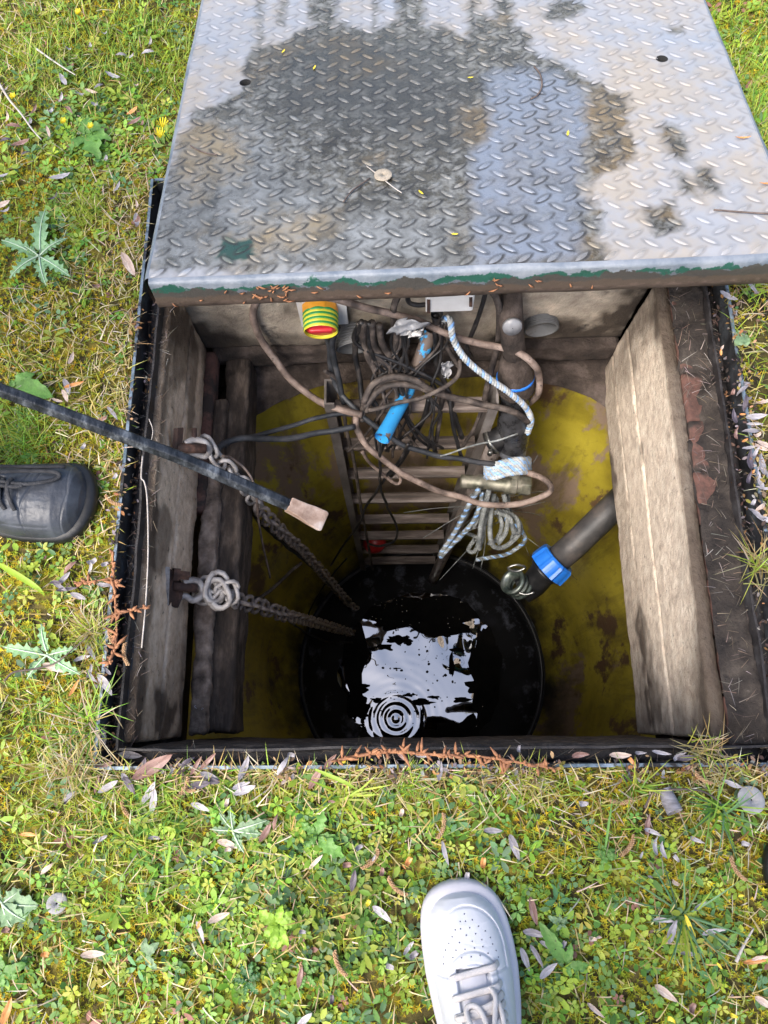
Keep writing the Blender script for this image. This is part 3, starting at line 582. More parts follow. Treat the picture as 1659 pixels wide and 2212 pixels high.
def lid_material():
    m = bpy.data.materials.new('tread_plate_steel'); m.use_nodes = True; t = m.node_tree; N = t.nodes; L = t.links; B = N['Principled BSDF']
    tc = N.new('ShaderNodeTexCoord')
    def noise(sc, det=7, ro=.65):
        n = N.new('ShaderNodeTexNoise'); n.inputs['Scale'].default_value = sc; n.inputs['Detail'].default_value = det; n.inputs['Roughness'].default_value = ro; L.new(tc.outputs['Object'], n.inputs['Vector']); return n.outputs['Fac']
    def ramp(f, a, b, c0=0., c1=1.):
        r = N.new('ShaderNodeMapRange'); r.inputs[1].default_value = a; r.inputs[2].default_value = b; r.inputs[3].default_value = c0; r.inputs[4].default_value = c1; L.new(f, r.inputs[0]); return r.outputs[0]
    def mix(f, a, b):
        x = N.new('ShaderNodeMix'); x.data_type = 'RGBA'; L.new(f, x.inputs['Factor'])
        for s_, v in (('A', a), ('B', b)):
            if isinstance(v, tuple): x.inputs[s_].default_value = (*v, 1)
            else: L.new(v, x.inputs[s_])
        return x.outputs['Result']
    def att(n):
        a = N.new('ShaderNodeAttribute'); a.attribute_name = n; return a.outputs['Fac']
    def mul(a, b):
        x = N.new('ShaderNodeMath'); x.operation = 'MULTIPLY'
        for i, v in enumerate((a, b)):
            if isinstance(v, float): x.inputs[i].default_value = v
            else: L.new(v, x.inputs[i])
        return x.outputs[0]
    n1, n2, n3, n4 = noise(5), noise(14), noise(45), noise(120)
    dry = mix(ramp(n1, .38, .62), (.28, .31, .36), (.38, .335, .285))
    dry = mix(ramp(n2, .48, .66), dry, (.33, .34, .365))
    dry = mix(ramp(n2, .36, .5, .6, 0), dry, (.36, .315, .26))
    dry = mix(ramp(n3, .62, .72, 0, .7), dry, (.24, .24, .24))
    wet = mix(ramp(n2, .35, .65), (.048, .043, .032), (.135, .122, .092))
    wet = mix(ramp(n3, .46, .62, 0, .9), wet, (.25, .25, .235))
    wet = mix(ramp(n4, .52, .66, 0, .7), wet, (.035, .035, .032))
    wet = mix(mul(ramp(n1, .52, .62), ramp(n2, .4, .6, .2, .8)), wet, (.20, .135, .06))
    semi = mix(ramp(n2, .35, .65), (.12, .12, .11), (.30, .31, .31))
    semi = mix(ramp(n1, .47, .62, 0, .8), semi, (.30, .225, .12))
    wet = mix(mul(att('semi'), ramp(n3, .3, .6, .55, 1.)), wet, semi)
    wet = mix(mul(att('dark'), ramp(n2, .3, .7, .35, .95)), wet, (.05, .05, .046))
    wet = mix(mul(att('painted_sheen'), ramp(n2, .3, .6, .35, 1.)), wet, (.20, .225, .27))
    col = mix(att('wet'), dry, wet)
    col = mix(ramp(n4, .68, .74, 0, .8), col, (.16, .13, .10))
    col = mix(att('green'), col, (.03, .07, .055))
    col = mix(mul(att('edge'), .85), col, (.035, .032, .028))
    L.new(col, B.inputs['Base Color'])
    ro = N.new('ShaderNodeMix'); L.new(att('wet'), ro.inputs[0]); L.new(ramp(n2, .3, .7, .42, .6), ro.inputs[2]); L.new(ramp(n3, .35, .65, .14, .5), ro.inputs[3]); L.new(ro.outputs[0], B.inputs['Roughness'])
    B.inputs['Metallic'].default_value = .15
    bp = N.new('ShaderNodeBump'); bp.inputs['Strength'].default_value = .35; bp.inputs['Distance'].default_value = .0012; L.new(n3, bp.inputs['Height']); L.new(bp.outputs[0], B.inputs['Normal'])
    return m
M['lid'] = lid_material()
lid = empty('hatch_cover', 'wet galvanised diamond tread plate cover lifted and slid back off the pit', 'hatch cover', lidp(LWID/2, LLEN/2, -.03))
lor = np.array(lid.location)
nx, ny = 486, 431
U, Wd = np.meshgrid(np.linspace(0, LWID, nx), np.linspace(0, LLEN, ny)); u = U.ravel(); w = Wd.ravel()
holes = [lid_uw(530, 180), lid_uw(1430, 127)]; HR = .0095
I = np.arange(nx*ny).reshape(ny, nx); F = np.stack([I[:-1, :-1], I[:-1, 1:], I[1:, 1:], I[1:, :-1]], -1).reshape(-1, 4)
inh = np.zeros(nx*ny, bool)
for h in holes: inh |= np.hypot(u-h[0], w-h[1]) < HR
F = F[~inh[F].all(1)]
u2, w2 = u.copy(), w.copy()
for h in holes:
    d = np.hypot(u-h[0], w-h[1]); k = (d < HR); s_ = HR/np.maximum(d, 1e-5); u2[k] = h[0]+(u[k]-h[0])*s_[k]; w2[k] = h[1]+(w[k]-h[1])*s_[k]
    used_ = np.zeros(nx*ny, bool); used_[F.ravel()] = True
u, w = u2, w2
def lid_dent(u, w): return (fbm(u*4, w*4, s=71)-.5)*.006+(fbm(u*14, w*14, s=72)-.5)*.0016-.002*sst(.02, 0, w)
PV = lidp(u, w)+np.multiply.outer(lid_dent(u, w), LN)
at = lid_attrs(u, w)
_pi = .0212; edge_ = np.zeros(len(u))
for pj in (0, 1):                          # grime round each lozenge, with its shadow side painted darker
    bi = np.round((u-.012-pj*_pi)/(2*_pi))*2+pj; bj = np.round((w-.009-pj*_pi)/(2*_pi))*2+pj
    a_ = math.radians(36) if pj == 0 else math.radians(-38); du = u-.012-bi*_pi; dw = w-.009-bj*_pi
    e_ = np.hypot((du*math.cos(a_)+dw*math.sin(a_))/.0150, (-du*math.sin(a_)+dw*math.cos(a_))/.0062); edge_ = np.maximum(edge_, np.clip(1.5-np.abs(e_-.9)*3.2, 0, 1)*(.55+.45*((-du*math.sin(a_)+dw*math.cos(a_)) < 0)))
at['edge'] = edge_*(.35+.65*at['wet'])*np.clip(fbm(u*30, w*30, s=55)*2.2-.3, .2, 1)
# lozenges
LV, LF, LA = [], [], []; base = len(PV); pitch = .0212
cu, cw = [], []
for i in range(int(LWID/pitch)):
    for j in range(int(LLEN/pitch)):
        cu.append(.012+i*pitch); cw.append(.009+j*pitch)
cu = np.array(cu); cw = np.array(cw); par = np.round((cw-.009)/pitch).astype(int) % 2
ok = (np.round((cu-.012)/pitch)+np.round((cw-.009)/pitch)).astype(int) % 2 == 0
for h in holes: ok &= np.hypot(cu-h[0], cw-h[1]) > .017
cu, cw, par = cu[ok], cw[ok], par[ok]
ang = np.where(par == 0, math.radians(36), math.radians(-38))+RNG.normal(0, .02, len(cu))
hl, hw_, hh = .0132, .0041, .0017
st_x = np.array([-1, -.62, 0, .62, 1])*hl; st_w = np.array([0, .72, 1, .72, 0])*hw_; st_h = np.array([0, .85, 1, .85, 0])*hh
tpl = [(st_x[0], 0, -.0002), (st_x[4], 0, -.0002)]
for k_ in (1, 2, 3): tpl += [(st_x[k_], -st_w[k_], -.0002), (st_x[k_], st_w[k_], -.0002), (st_x[k_], -st_w[k_]*.45, st_h[k_]), (st_x[k_], st_w[k_]*.45, st_h[k_])]
tpl = np.array(tpl); tF4 = []; tF3 = []
for k_ in (0, 1):
    a = 2+4*k_; b = 2+4*(k_+1)
    tF4 += [(a, b, b+2, a+2), (a+2, b+2, b+3, a+3), (a+3, b+3, b+1, a+1)]
tF3 += [(0, 2, 4), (0, 4, 5), (0, 5, 3), (1, 12, 10), (1, 13, 12), (1, 11, 13)]
ca, sa = np.cos(ang), np.sin(ang)
lu = cu[:, None]+tpl[None, :, 0]*ca[:, None]-tpl[None, :, 1]*sa[:, None]
lw_ = cw[:, None]+tpl[None, :, 0]*sa[:, None]+tpl[None, :, 1]*ca[:, None]
lu = np.clip(lu, .001, LWID-.001); lw_ = np.clip(lw_, .001, LLEN-.001)
ln_ = lid_dent(lu.ravel(), lw_.ravel())+np.tile(tpl[:, 2], len(cu))
LVv = lidp(lu.ravel(), lw_.ravel())+np.multiply.outer(ln_, LN)
lat = lid_attrs(np.repeat(cu, 14), np.repeat(cw, 14))
lat['edge'] = np.zeros(len(cu)*14); lat['wet'] = lat['wet']*.92; lat['dark'] = lat['dark']*.45; lat['semi'] = np.maximum(lat['semi'], .4)
o4 = (np.array(tF4)[None]+14*np.arange(len(cu))[:, None, None]).reshape(-1, 4)+base
o3 = (np.array(tF3)[None]+14*np.arange(len(cu))[:, None, None]).reshape(-1, 3)+base
me = bulk('plate', np.concatenate([PV, LVv])-lor, [F, o4, o3], mats=[M['lid']], attrs={k: np.concatenate([at[k], lat[k]]) for k in at})
o = link('plate', me, lid)
# lifting holes: short collars going down through the plate
for h in holes:
    c = lidp(h[0], h[1], float(lid_dent(np.array([h[0]]), np.array([h[1]]))[0]))
    obj('lifting_hole', lathe_vf([(0, HR+.0012), (-.0006, HR), (.012, HR-.001), (.03, HR-.001), (.031, .0001)], c, c-LN, 20), M['hole_dark'], lid)
# skirt with its rounded bend
def skirt_mat():
    m = mat('skirt_paint', [(.10, .13, .17), (.26, .28, .31)], scale=18, rough=.45, bump=.6, bscale=60, dist=.003)
    t = m.node_tree; N = t.nodes; L = t.links; B = N['Principled BSDF']; prev = B.inputs['Base Color'].links[0].from_socket
    a = N.new('ShaderNodeAttribute'); a.attribute_name = 'down'; tc = N.new('ShaderNodeTexCoord')
    def lay(prev, lo, hi, sc, amp, col, col2=None, inv=False):
        n = N.new('ShaderNodeTexNoise'); n.inputs['Scale'].default_value = sc; n.inputs['Detail'].default_value = 8; n.inputs['Roughness'].default_value = .7; L.new(tc.outputs['Object'], n.inputs['Vector'])
        ma = N.new('ShaderNodeMath'); ma.operation = 'MULTIPLY_ADD'; L.new(n.outputs['Fac'], ma.inputs[0]); ma.inputs[1].default_value = amp; L.new(a.outputs['Fac'], ma.inputs[2])
        r = N.new('ShaderNodeMapRange'); r.inputs[1].default_value = lo+amp/2; r.inputs[2].default_value = hi+amp/2; L.new(ma.outputs[0], r.inputs[0])
        x = N.new('ShaderNodeMix'); x.data_type = 'RGBA'; L.new(r.outputs[0], x.inputs['Factor']); L.new(prev, x.inputs['A']); x.inputs['B'].default_value = (*col, 1); return x.outputs['Result']
    c = lay(prev, .24, .27, 22, 1.2, (.02, .085, .062))
    c = lay(c, .46, .52, 30, 1.2, (.12, .13, .15))
    c = lay(c, .38, .40, 12, 1.6, (.06, .055, .05))
    c = lay(c, .58, .64, 30, .6, (.085, .062, .048))
    c = lay(c, .80, .9, 60, .6, (.14, .10, .08))
    L.new(c, B.inputs['Base Color']); return m
M['skirt'] = skirt_mat()
def skirt(p0, ax, ln, out, seed, n=200, depth=.052):     # runs along ax, folds from the plate outwards and down
    s = np.linspace(0, ln, n); R = .009; V = []; D = []
    prof = [(-.002, .0)]+[(R*math.sin(a), -R*(1-math.cos(a))) for a in np.linspace(.2, PI/2, 5)]+[(R, -R-(depth-R)*q) for q in (.25, .5, .75, 1)]+[(R-.003, -depth), (-.02, -depth)]
    tot = np.linspace(0, 1, len(prof))
    for i, (a, b) in enumerate(prof):
        wv = (fbm(s*9, np.full(n, i*.35), s=seed)-.5)*.004*min(1, i/3); wd = (fbm(s*25, np.full(n, i*.5), s=seed+3)-.5)*.004*(i/len(prof))
        if abs(ax[0]) > .5: uu, ww = s, np.zeros(n)
        else: uu, ww = np.full(n, 0. if out[0] < 0 else LWID), s
        dn = lid_dent(uu, ww)*(1 if i < 3 else .5)
        V.append(p0+np.multiply.outer(s, ax)+np.multiply.outer(a+wv, out)+np.multiply.outer(b+wd+dn, LN)); D.append(np.full(n, max(0, -b)/depth))
    V = np.concatenate(V); k = len(prof); I = np.arange(k*n).reshape(k, n); F = np.stack([I[:-1, :-1], I[1:, :-1], I[1:, 1:], I[:-1, 1:]], -1).reshape(-1, 4)
    link('skirt', bulk('skirt', V-lor, F, mats=[M['skirt']], attrs={'down': np.concatenate(D)}), lid)
skirt(LO+0, LU, LWID, -LWv, 201)
skirt(LO+LWv*.0, LWv, LLEN, -LU, 211); skirt(LO+LU*LWID, LWv, LLEN, LU, 221)
skirt(LO+LWv*LLEN, LU, LWID, LWv, 231)
# stiffening flange under the front edge
obj('stiffener', rough_box(lidp(LWID/2, .045, -.035), (LWID*.97, .006, .03), (60, 1, 3), .001, 240), M['rust'], lid)

# ---------------------------------------------------------------- ladder
lad = empty('ladder', 'dirty aluminium ladder standing in the tank behind the cables', 'ladder', PT(840, 1200, 3.0))
zt, zb = -.30, -2.05
def lad_x(z, s): a0 = P(715, 840, -.34) if s < 0 else P(1065, 870, -.34); a1 = P(785, 1210, -1.9) if s < 0 else P(942, 1250, -1.9); q = (z+.34)/(-1.56); return a0*(1-q)+a1*q
YL = lambda z: .672-.045*(z+.34)/(-1.56)
for s in (-1, 1):
    V = []
    prof = [(-.011, -.03), (.011, -.03), (.011, -.026), (-.006, -.026), (-.006, .026), (.011, .026), (.011, .03), (-.011, .03)]
    for z in np.linspace(zt if s < 0 else zt-.03, zb, 24):
        x = lad_x(z, s)[0]
        for a, b in prof: V.append((x-s*a, YL(z)+b, z))
    k = len(prof); F = [(i*k+j, i*k+(j+1) % k, (i+1)*k+(j+1) % k, (i+1)*k+j) for i in range(23) for j in range(k)]; F.append(tuple(range(k)))
    obj('stile', (V, F), M['alu'], lad, smooth=False)
rprof = [(-.017, -.006), (.017, -.006), (.017, .006), (.011, .008), (-.011, .008), (-.017, .006)]
rung_mesh = None
for i, z in enumerate([-.375, -.59, -.80, -1.02, -1.245, -1.45, -1.655, -1.84]):
    xl, xr = lad_x(z, -1)[0]+.007, lad_x(z, 1)[0]-.007; V = []
    nseg = 12
    for q in np.linspace(0, 1, nseg):
        for a, b in rprof: V.append((xl+(xr-xl)*q, YL(z)+a*.95, z+b))
    k = 6; F = [(j*k+m_, j*k+(m_+1) % k, (j+1)*k+(m_+1) % k, (j+1)*k+m_) for j in range(nseg-1) for m_ in range(k)]
    obj('rung', (V, F), M['rung'], lad, smooth=False)

# ---------------------------------------------------------------- riser pipe beside the ladder
a, b = PT(1068, 965, 1.72), PT(935, 1252, 3.1)
obj_r = obj('riser_pipe', tube_vf(spline([a, a*.66+b*.34, a*.3+b*.7, b], 6), .0205, 18), M['riser']); tag(obj_r, 'grimy grey plastic riser pipe going down beside the right ladder stile', 'pipe')

# ---------------------------------------------------------------- things on the back wall
def wallp(px, py, off=0.0):                   # on the inner face of the back wall
    d = ray(px, py); t_ = (WB-off)/d[1]; return CP+d*t_
iso = empty('isolator_switch', 'isolator switch with red knob, orange housing and green-yellow striped tape on white plate', 'switch', wallp(690, 690))
p = [wallp(*cA(x, y), .012) for x, y in ((293, 80), (520, 60), (540, 212), (335, 225))]
p[0] = wallp(*cA(290, 40), .012); p[1] = wallp(*cA(520, 30), .012)
obj('back_plate', poly_vf(p, (0, 1, 0), .004), M['white_pl'], iso, smooth=False, bevel=.001)
c0 = PT(*cA(415, 140), 1.36); c1 = PT(*cA(424, 215), 1.32); ax_ = (c1-c0)/np.linalg.norm(c1-c0)
ax_ = np.array([0.03, -1.0, -.12]); ax_ /= np.linalg.norm(ax_)
base_ = wallp(*cA(416, 140), .012)
obj('housing', tube_vf([base_-ax_*.01, base_+ax_*.012, base_+ax_*.022], [.037, .036, .033], 8), M['orange'], iso, bevel=.003)
bands = np.linspace(.012, .050, 9)
for i in range(8):
    obj('tape_band', lathe_vf([(bands[i]-.0003*i, .0335-.0002*i), (bands[i]+.0028, .0352-.0002*i), (bands[i+1]+.0005, .0336-.0002*i)], base_, base_+ax_, 30), M['tape_y'] if i % 2 else M['tape_g'], iso)
obj('red_knob', lathe_vf([(.030, .030), (.044, .030), (.046, .026), (.0462, .001)], base_, base_+ax_, 30), M['red'], iso)
kd = base_+ax_*.046; sx = np.cross(ax_, [0, 0, 1]); sx /= np.linalg.norm(sx); sy = np.cross(ax_, sx)
obj('knob_handle', box_vf(kd, (.046, .014, .010), np.array([sx, sy, ax_]).T), M['red'], iso, bevel=.003)

jb = empty('junction_box', 'white plastic junction box hanging under the front edge of the cover', 'box', wallp(980, 650))
def facing_box(name, quad, m, parent, th, bev=.002):
    return obj(name, poly_vf(quad, (0, 1, 0), th), m, parent, smooth=False, bevel=bev)
facing_box('box_body', [wallp(*cA(x, y), .05) for x, y in ((885, 20), (1108, 18), (1088, 155), (880, 162))], M['white_pl'], jb, .045, .003)
facing_box('side_flange', [wallp(*cA(x, y), .03) for x, y in ((822, 30), (884, 28), (878, 95), (824, 80))], M['white_pl'], jb, .02)
facing_box('side_flange', [wallp(*cA(x, y), .03) for x, y in ((1109, 22), (1142, 22), (1138, 70), (1104, 70))], M['white_pl'], jb, .02)
for q in ((886, 108, 900, 164), (1072, 98, 1086, 136)):
    facing_box('rust_slot', [wallp(*cA(x, y), .0525) for x, y in ((q[0], q[1]), (q[2], q[1]), (q[2], q[3]), (q[0], q[3]))], M['rust'], jb, .004, 0)
obj('cable_gland', lathe_vf([(0, .012), (.012, .012), (.013, .009), (.03, .009)], wallp(*cA(930, 165), .035), wallp(*cA(930, 190), .035), 14), M['hdpe'], jb)

def duct(name, cx, cy, r, label, tilt, ln=.06, up=0):
    c = wallp(cx, cy, .0); ax = np.array([tilt, -1, -up]); ax /= np.linalg.norm(ax)
    prof = []
    n = 9
    for i in range(n*4+1):
        h = -.02+ln*i/(n*4); prof.append((h, r*(1+.055*math.cos(2*PI*i/4))))
    prof += [(ln-.02, r*.9)]+[(ln-.02-(ln-.024)*q_/16, r*(.9-.75*q_/16)*(1+(.06 if q_ % 2 else 0))) for q_ in range(1, 17)]+[(.003, .0005)]
    return tag(obj(name, lathe_vf(prof, c, c+ax, 30), M['duct']), label, 'duct')
duct('cable_duct', *cA(575, 255), .046, 'grey ribbed cable duct stuffed with cables behind the isolator switch', .12, .05, .25)
duct('cable_duct', *cA(1388, 208), .034, 'grey ribbed duct stub in the back wall above the muddy black pipe', .05, .035, .1)
# ---------------------------------------------------------------- the discharge pipe: cap, mud crust, blue ring, black tee, union
dp = empty('discharge_pipe', 'muddy black discharge pipe with blue ring and grey union above the brass valve', 'pipe', PT(1110, 960, 1.72))
a, b, c, d_ = PT(1103, 700, 1.36), PT(1112, 765, 1.46), PT(1113, 815, 1.52), PT(1108, 962, 1.70)
obj('upper_pipe', tube_vf(spline([a+np.array([0, .12, .02]), a+np.array([0, .03, .01]), a*.6+b*.4, b], 6), .0235, 18), M['mud'], dp)
obj('grey_cap', lathe_vf([(0, .001), (.001, .018), (.008, .019), (.009, .014)], a+np.array([0, -.02, .018]), a+np.array([0, .03, 0]), 18), M['tape_grey'], dp)
V, F = lathe_vf([(0, .024), (.02, .031), (.06, .038), (.095, .040), (.11, .039)], b, c, 28)
V = V+np.stack([fbm(*(V*40).T, s=q)-.5 for q in (1, 2, 3)], 1)*.012
obj('mud_crust', (V, F), M['mud'], dp)
ax_ = (d_-c)/np.linalg.norm(d_-c)
obj('blue_ring', lathe_vf([(-.004, .0355), (-.003, .0405), (.004, .041), (.005, .0355)], c, d_, 30), M['blue_nut'], dp)
ln = np.linalg.norm(d_-c)
obj('black_tee', lathe_vf([(.005, .037), (.03, .0365), (.031, .034), (.10*ln/.24, .034), (ln*.55, .036), (ln*.62, .038), (ln*.7, .038), (ln-.002, .036)], c, d_, 30), M['tee'], dp)
br_a = c+ax_*ln*.75; br_dir = np.array([-.72, -.25, -.5]); br_dir /= np.linalg.norm(br_dir)
obj('side_branch', lathe_vf([(0, .027), (.05, .027), (.051, .030), (.066, .030), (.067, .026)], br_a, br_a+br_dir, 24), M['hdpe'], dp)
obj('hose_clip', lathe_vf([(.052, .0305), (.0525, .0318), (.060, .0318), (.0605, .0305)], br_a, br_a+br_dir, 24), M['steel'], dp)
obj('clip_screw', lathe_vf([(0, .001), (0, .006), (.02, .006), (.02, .001)], br_a+br_dir*.056+np.array([-.01, -.033, 0]), br_a+br_dir*.056+np.array([-.01, -.033, .03]), 8), M['steel'], dp)
obj('union_nut', lathe_vf([(ln, .030), (ln+.001, .0325), (ln+.028, .0325), (ln+.029, .027)], c, d_, 12), M['upvc'], dp, smooth=False)
obj('union_tail', lathe_vf([(ln+.028, .022), (ln+.06, .022), (ln+.061, .018)], c, d_, 20), M['upvc'], dp)
# valve
va = empty('brass_valve', 'tarnished brass valve lying sideways under the blue and white rope wrap', 'valve', PT(*cB(1000, 545), 1.72))
v0, v1 = PT(*cB(808, 532), 1.74), PT(*cB(1166, 558), 1.74); L_ = np.linalg.norm(v1-v0)
obj('body', lathe_vf([(0, .001), (.0, .014), (.004, .017), (L_*.22, .017), (L_*.25, .0205), (L_*.30, .0205), (L_*.33, .019), (L_*.62, .019), (L_*.64, .0235), (L_*.70, .0235)], v0, v1, 22), M['brass'], va)
obj('hex_end', lathe_vf([(L_*.84, .021), (L_*.845, .026), (L_*.985, .026), (L_, .021), (L_, .014), (L_*.9, .014)], v0, v1, 6), M['brass'], va, smooth=False, bevel=.002)
obj('middle_nut', lathe_vf([(L_*.70, .021), (L_*.705, .025), (L_*.79, .025), (L_*.80, .021), (L_*.85, .021)], v0, v1, 8), M['brass'], va, smooth=False, bevel=.001)
up0 = v0+(v1-v0)*.80
obj('stem', lathe_vf([(0, .016), (.03, .016), (.031, .012), (.05, .012)], up0, up0+(PT(1105, 990, 1.72)-up0), 14), M['brass'], va)

# ---------------------------------------------------------------- blue water pipe
bp_ = empty('blue_water_pipe', 'bright blue plastic water pipe with a jagged cut end sloping out of the cables', 'pipe', PT(830, 930, 1.5))
q0, q1, q2 = PT(*cA(905, 240), 1.47), PT(*cA(795, 520), 1.56), PT(*cA(688, 715), 1.50)
obj('muddy_length', tube_vf([q0, q0*.5+q1*.5, q1], .0155, 16, cap=False), M['blue_pipe_dirty'], bp_)
V, F = tube_vf([q1, q1*.7+q2*.3, q1*.35+q2*.65, q2], [.0155, .0156, .0158, .0172], 20, cap=False)
V2, F2 = tube_vf([q2, q1*.3+q2*.7, q1], [.0150, .0135, .0133], 20, cap=False)
mb = MB().add(V, F).add(V2, F2)
obj('clean_length', mb, M['blue_pipe'], bp_)

# ---------------------------------------------------------------- right pipe with blue nut, elbow and cam coupling
jp = empty('drain_pipe', 'black drain pipe with bright blue compression nut and elbow coming out of the right wall', 'pipe', PT(1200, 1210, 1.75))
a, b, c = PT(1360, 1062, 1.66), PT(1240, 1178, 1.72), PT(1196, 1216, 1.74)
obj('pipe', tube_vf([a, a*.5+b*.5, b, c], .033, 24), M['hdpe_dust'], jp)
axn = (c-b)/np.linalg.norm(c-b)
V, F = lathe_vf([(-.018, .034), (-.018, .043), (-.012, .047), (.006, .049), (.024, .050), (.026, .046), (.026, .036)], c, c+axn, 48)
# ribs round the nut
an = np.arange(48)
V = V.reshape(7, 48, 3); cen = V.mean(1, keepdims=True); rib = np.where(an % 6 == 0, 1.07, 1.0)[None, :, None]
V[1:6] = cen[1:6]+(V[1:6]-cen[1:6])*rib; V = V.reshape(-1, 3)
obj('compression_nut', (V, F), M['blue_nut'], jp, smooth=False)
e0 = c+axn*.02; e1 = PT(1152, 1262, 1.79); e2 = PT(1128, 1277, 1.80); e3 = PT(1112, 1268, 1.76)
obj('elbow', tube_vf(spline([e0, e0*.5+e1*.5+np.array([0, 0, -.004]), e1, e2], 8), [.034]*6+[.0335]*19, 26), M['hdpe'], jp)
obj('elbow_collar', lathe_vf([(.028, .034), (.03, .0375), (.036, .0375), (.038, .034)], c, c+axn, 30), M['hdpe'], jp)
ax2 = PT(1092, 1248, 1.74)-PT(1140, 1280, 1.80); ax2 /= np.linalg.norm(ax2); s0 = PT(1128, 1270, 1.785)
obj('coupling', lathe_vf([(0, .030), (.004, .033), (.010, .033), (.011, .029), (.018, .029), (.019, .032), (.026, .032), (.027, .028), (.036, .028), (.037, .034), (.046, .034), (.047, .024), (.02, .022)], s0, s0+ax2, 30), M['zinc'], jp)
fl = s0+ax2*.044
sx = np.cross(ax2, [0, 0, 1]); sx /= np.linalg.norm(sx)
V, F = tube_vf(spline([fl+np.array([-.012, .03, .018]), fl+np.array([.01, .036, .028]), fl+np.array([.03, .03, .022]), fl+np.array([.008, .022, .014])], 5, True), .0032, 8, closed=True)
obj('cam_ring', (V, F), M['steel'], jp)
V, F = tube_vf(spline([fl+np.array([.012, -.028, .002]), fl+np.array([.03, -.034, .006]), fl+np.array([.05, -.03, .012])], 5), .003, 8)
obj('cam_lever', (V, F), M['steel'], jp)

# ---------------------------------------------------------------- chains, brackets
def link_mesh(name, L, Wd, r, m):
    q = []
    for a in np.linspace(-PI/2, PI/2, 6): q.append((L/2-Wd/2+Wd/2*math.cos(a), Wd/2*math.sin(a), 0))
    for a in np.linspace(PI/2, 1.5*PI, 6): q.append((-(L/2-Wd/2)+Wd/2*math.cos(a), Wd/2*math.sin(a), 0))
    V, F = tube_vf(np.array(q), r, 7, closed=True)
    me = bpy.data.meshes.new(name); me.from_pydata([tuple(v) for v in V], [], F); me.materials.append(m)
    me.polygons.foreach_set('use_smooth', np.full(len(me.polygons), True)); return me
LMG = link_mesh('link', .046, .028, .0042, M['chain']); LMR = link_mesh('link', .050, .031, .0046, M['chain_rust'])
def chain(label, path, loc_px, first=6, tw=0):
    root = empty('chain', label, 'chain', path[0])
    sp = spline(path, 40); seg = np.linalg.norm(np.diff(sp, axis=0), axis=1); cs = np.concatenate([[0], np.cumsum(seg)]); s = 0; i = 0
    base = np.array(root.location)
    while s < cs[-1] and i < 150:
        big = i < first; step = .0300 if big else .0315
        p = np.array([np.interp(s, cs, sp[:, k]) for k in range(3)]); p2 = np.array([np.interp(s+.005, cs, sp[:, k]) for k in range(3)])
        T = Vector(p2-p).normalized(); Q = T.to_track_quat('X', 'Z').to_matrix().to_4x4()
        Q = Q @ Matrix.Rotation((i % 2)*PI/2+PI/4+.15*math.sin(i*1.7)+tw*.5, 4, 'X') @ Matrix.Rotation(.12*math.sin(i*2.3), 4, 'Z')
        o = link('link', LMG if big else LMR, root); o.matrix_local = Matrix.Translation(Vector(p-base)) @ Q
        s += step; i += 1
    return root
def cc(l): return [PT(*cC(a, b), t) for a, b, t in l]
chain('long grey chain running from the upper bracket under the bar down into the water', cc([(430, 330, 1.35), (480, 410, 1.36), (600, 520, 1.40), (690, 610, 1.45), (770, 740, 1.55), (860, 860, 1.66), (1000, 990, 1.85), (1150, 1130, 2.15), (1300, 1300, 2.55), (1430, 1450, 2.9), (1500, 1520, 3.05)]), 0, first=9)
chain('lower rusty chain running from the shackle plate down to the water', cc([(400, 1400, 1.37), (480, 1370, 1.37), (560, 1400, 1.39), (620, 1460, 1.43), (700, 1480, 1.50), (850, 1520, 1.65), (1000, 1570, 1.85), (1200, 1620, 2.3), (1380, 1670, 2.8), (1480, 1700, 3.05)]), 0, first=4, tw=.4)
tg = empty('chain_tangle', 'knotted pale chain links hooked on the lower shackle', 'chain', cc([(470, 1400, 1.36)])[0])
for (x, y, t_, rz, rx, big) in ((440, 1390, 1.345, -.9, .3, 1), (500, 1410, 1.33, -1.05, .2, 1), (480, 1360, 1.335, 1.3, .5, 1), (560, 1370, 1.34, .3, .9, 0), (540, 1420, 1.35, -.4, 1.2, 0), (590, 1400, 1.345, -1.2, .4, 0), (520, 1450, 1.34, .9, .6, 0), (420, 1440, 1.345, .2, .9, 0)):
    o = link('link', LMG, tg); o.matrix_local = Matrix.Translation(Vector(PT(*cC(x, y), t_)-np.array(tg.location))) @ Matrix.Rotation(rz, 4, 'Z') @ Matrix.Rotation(rx, 4, 'X')
    s_ = 1.25 if big else .95; o.scale = (s_, s_, 1.1)
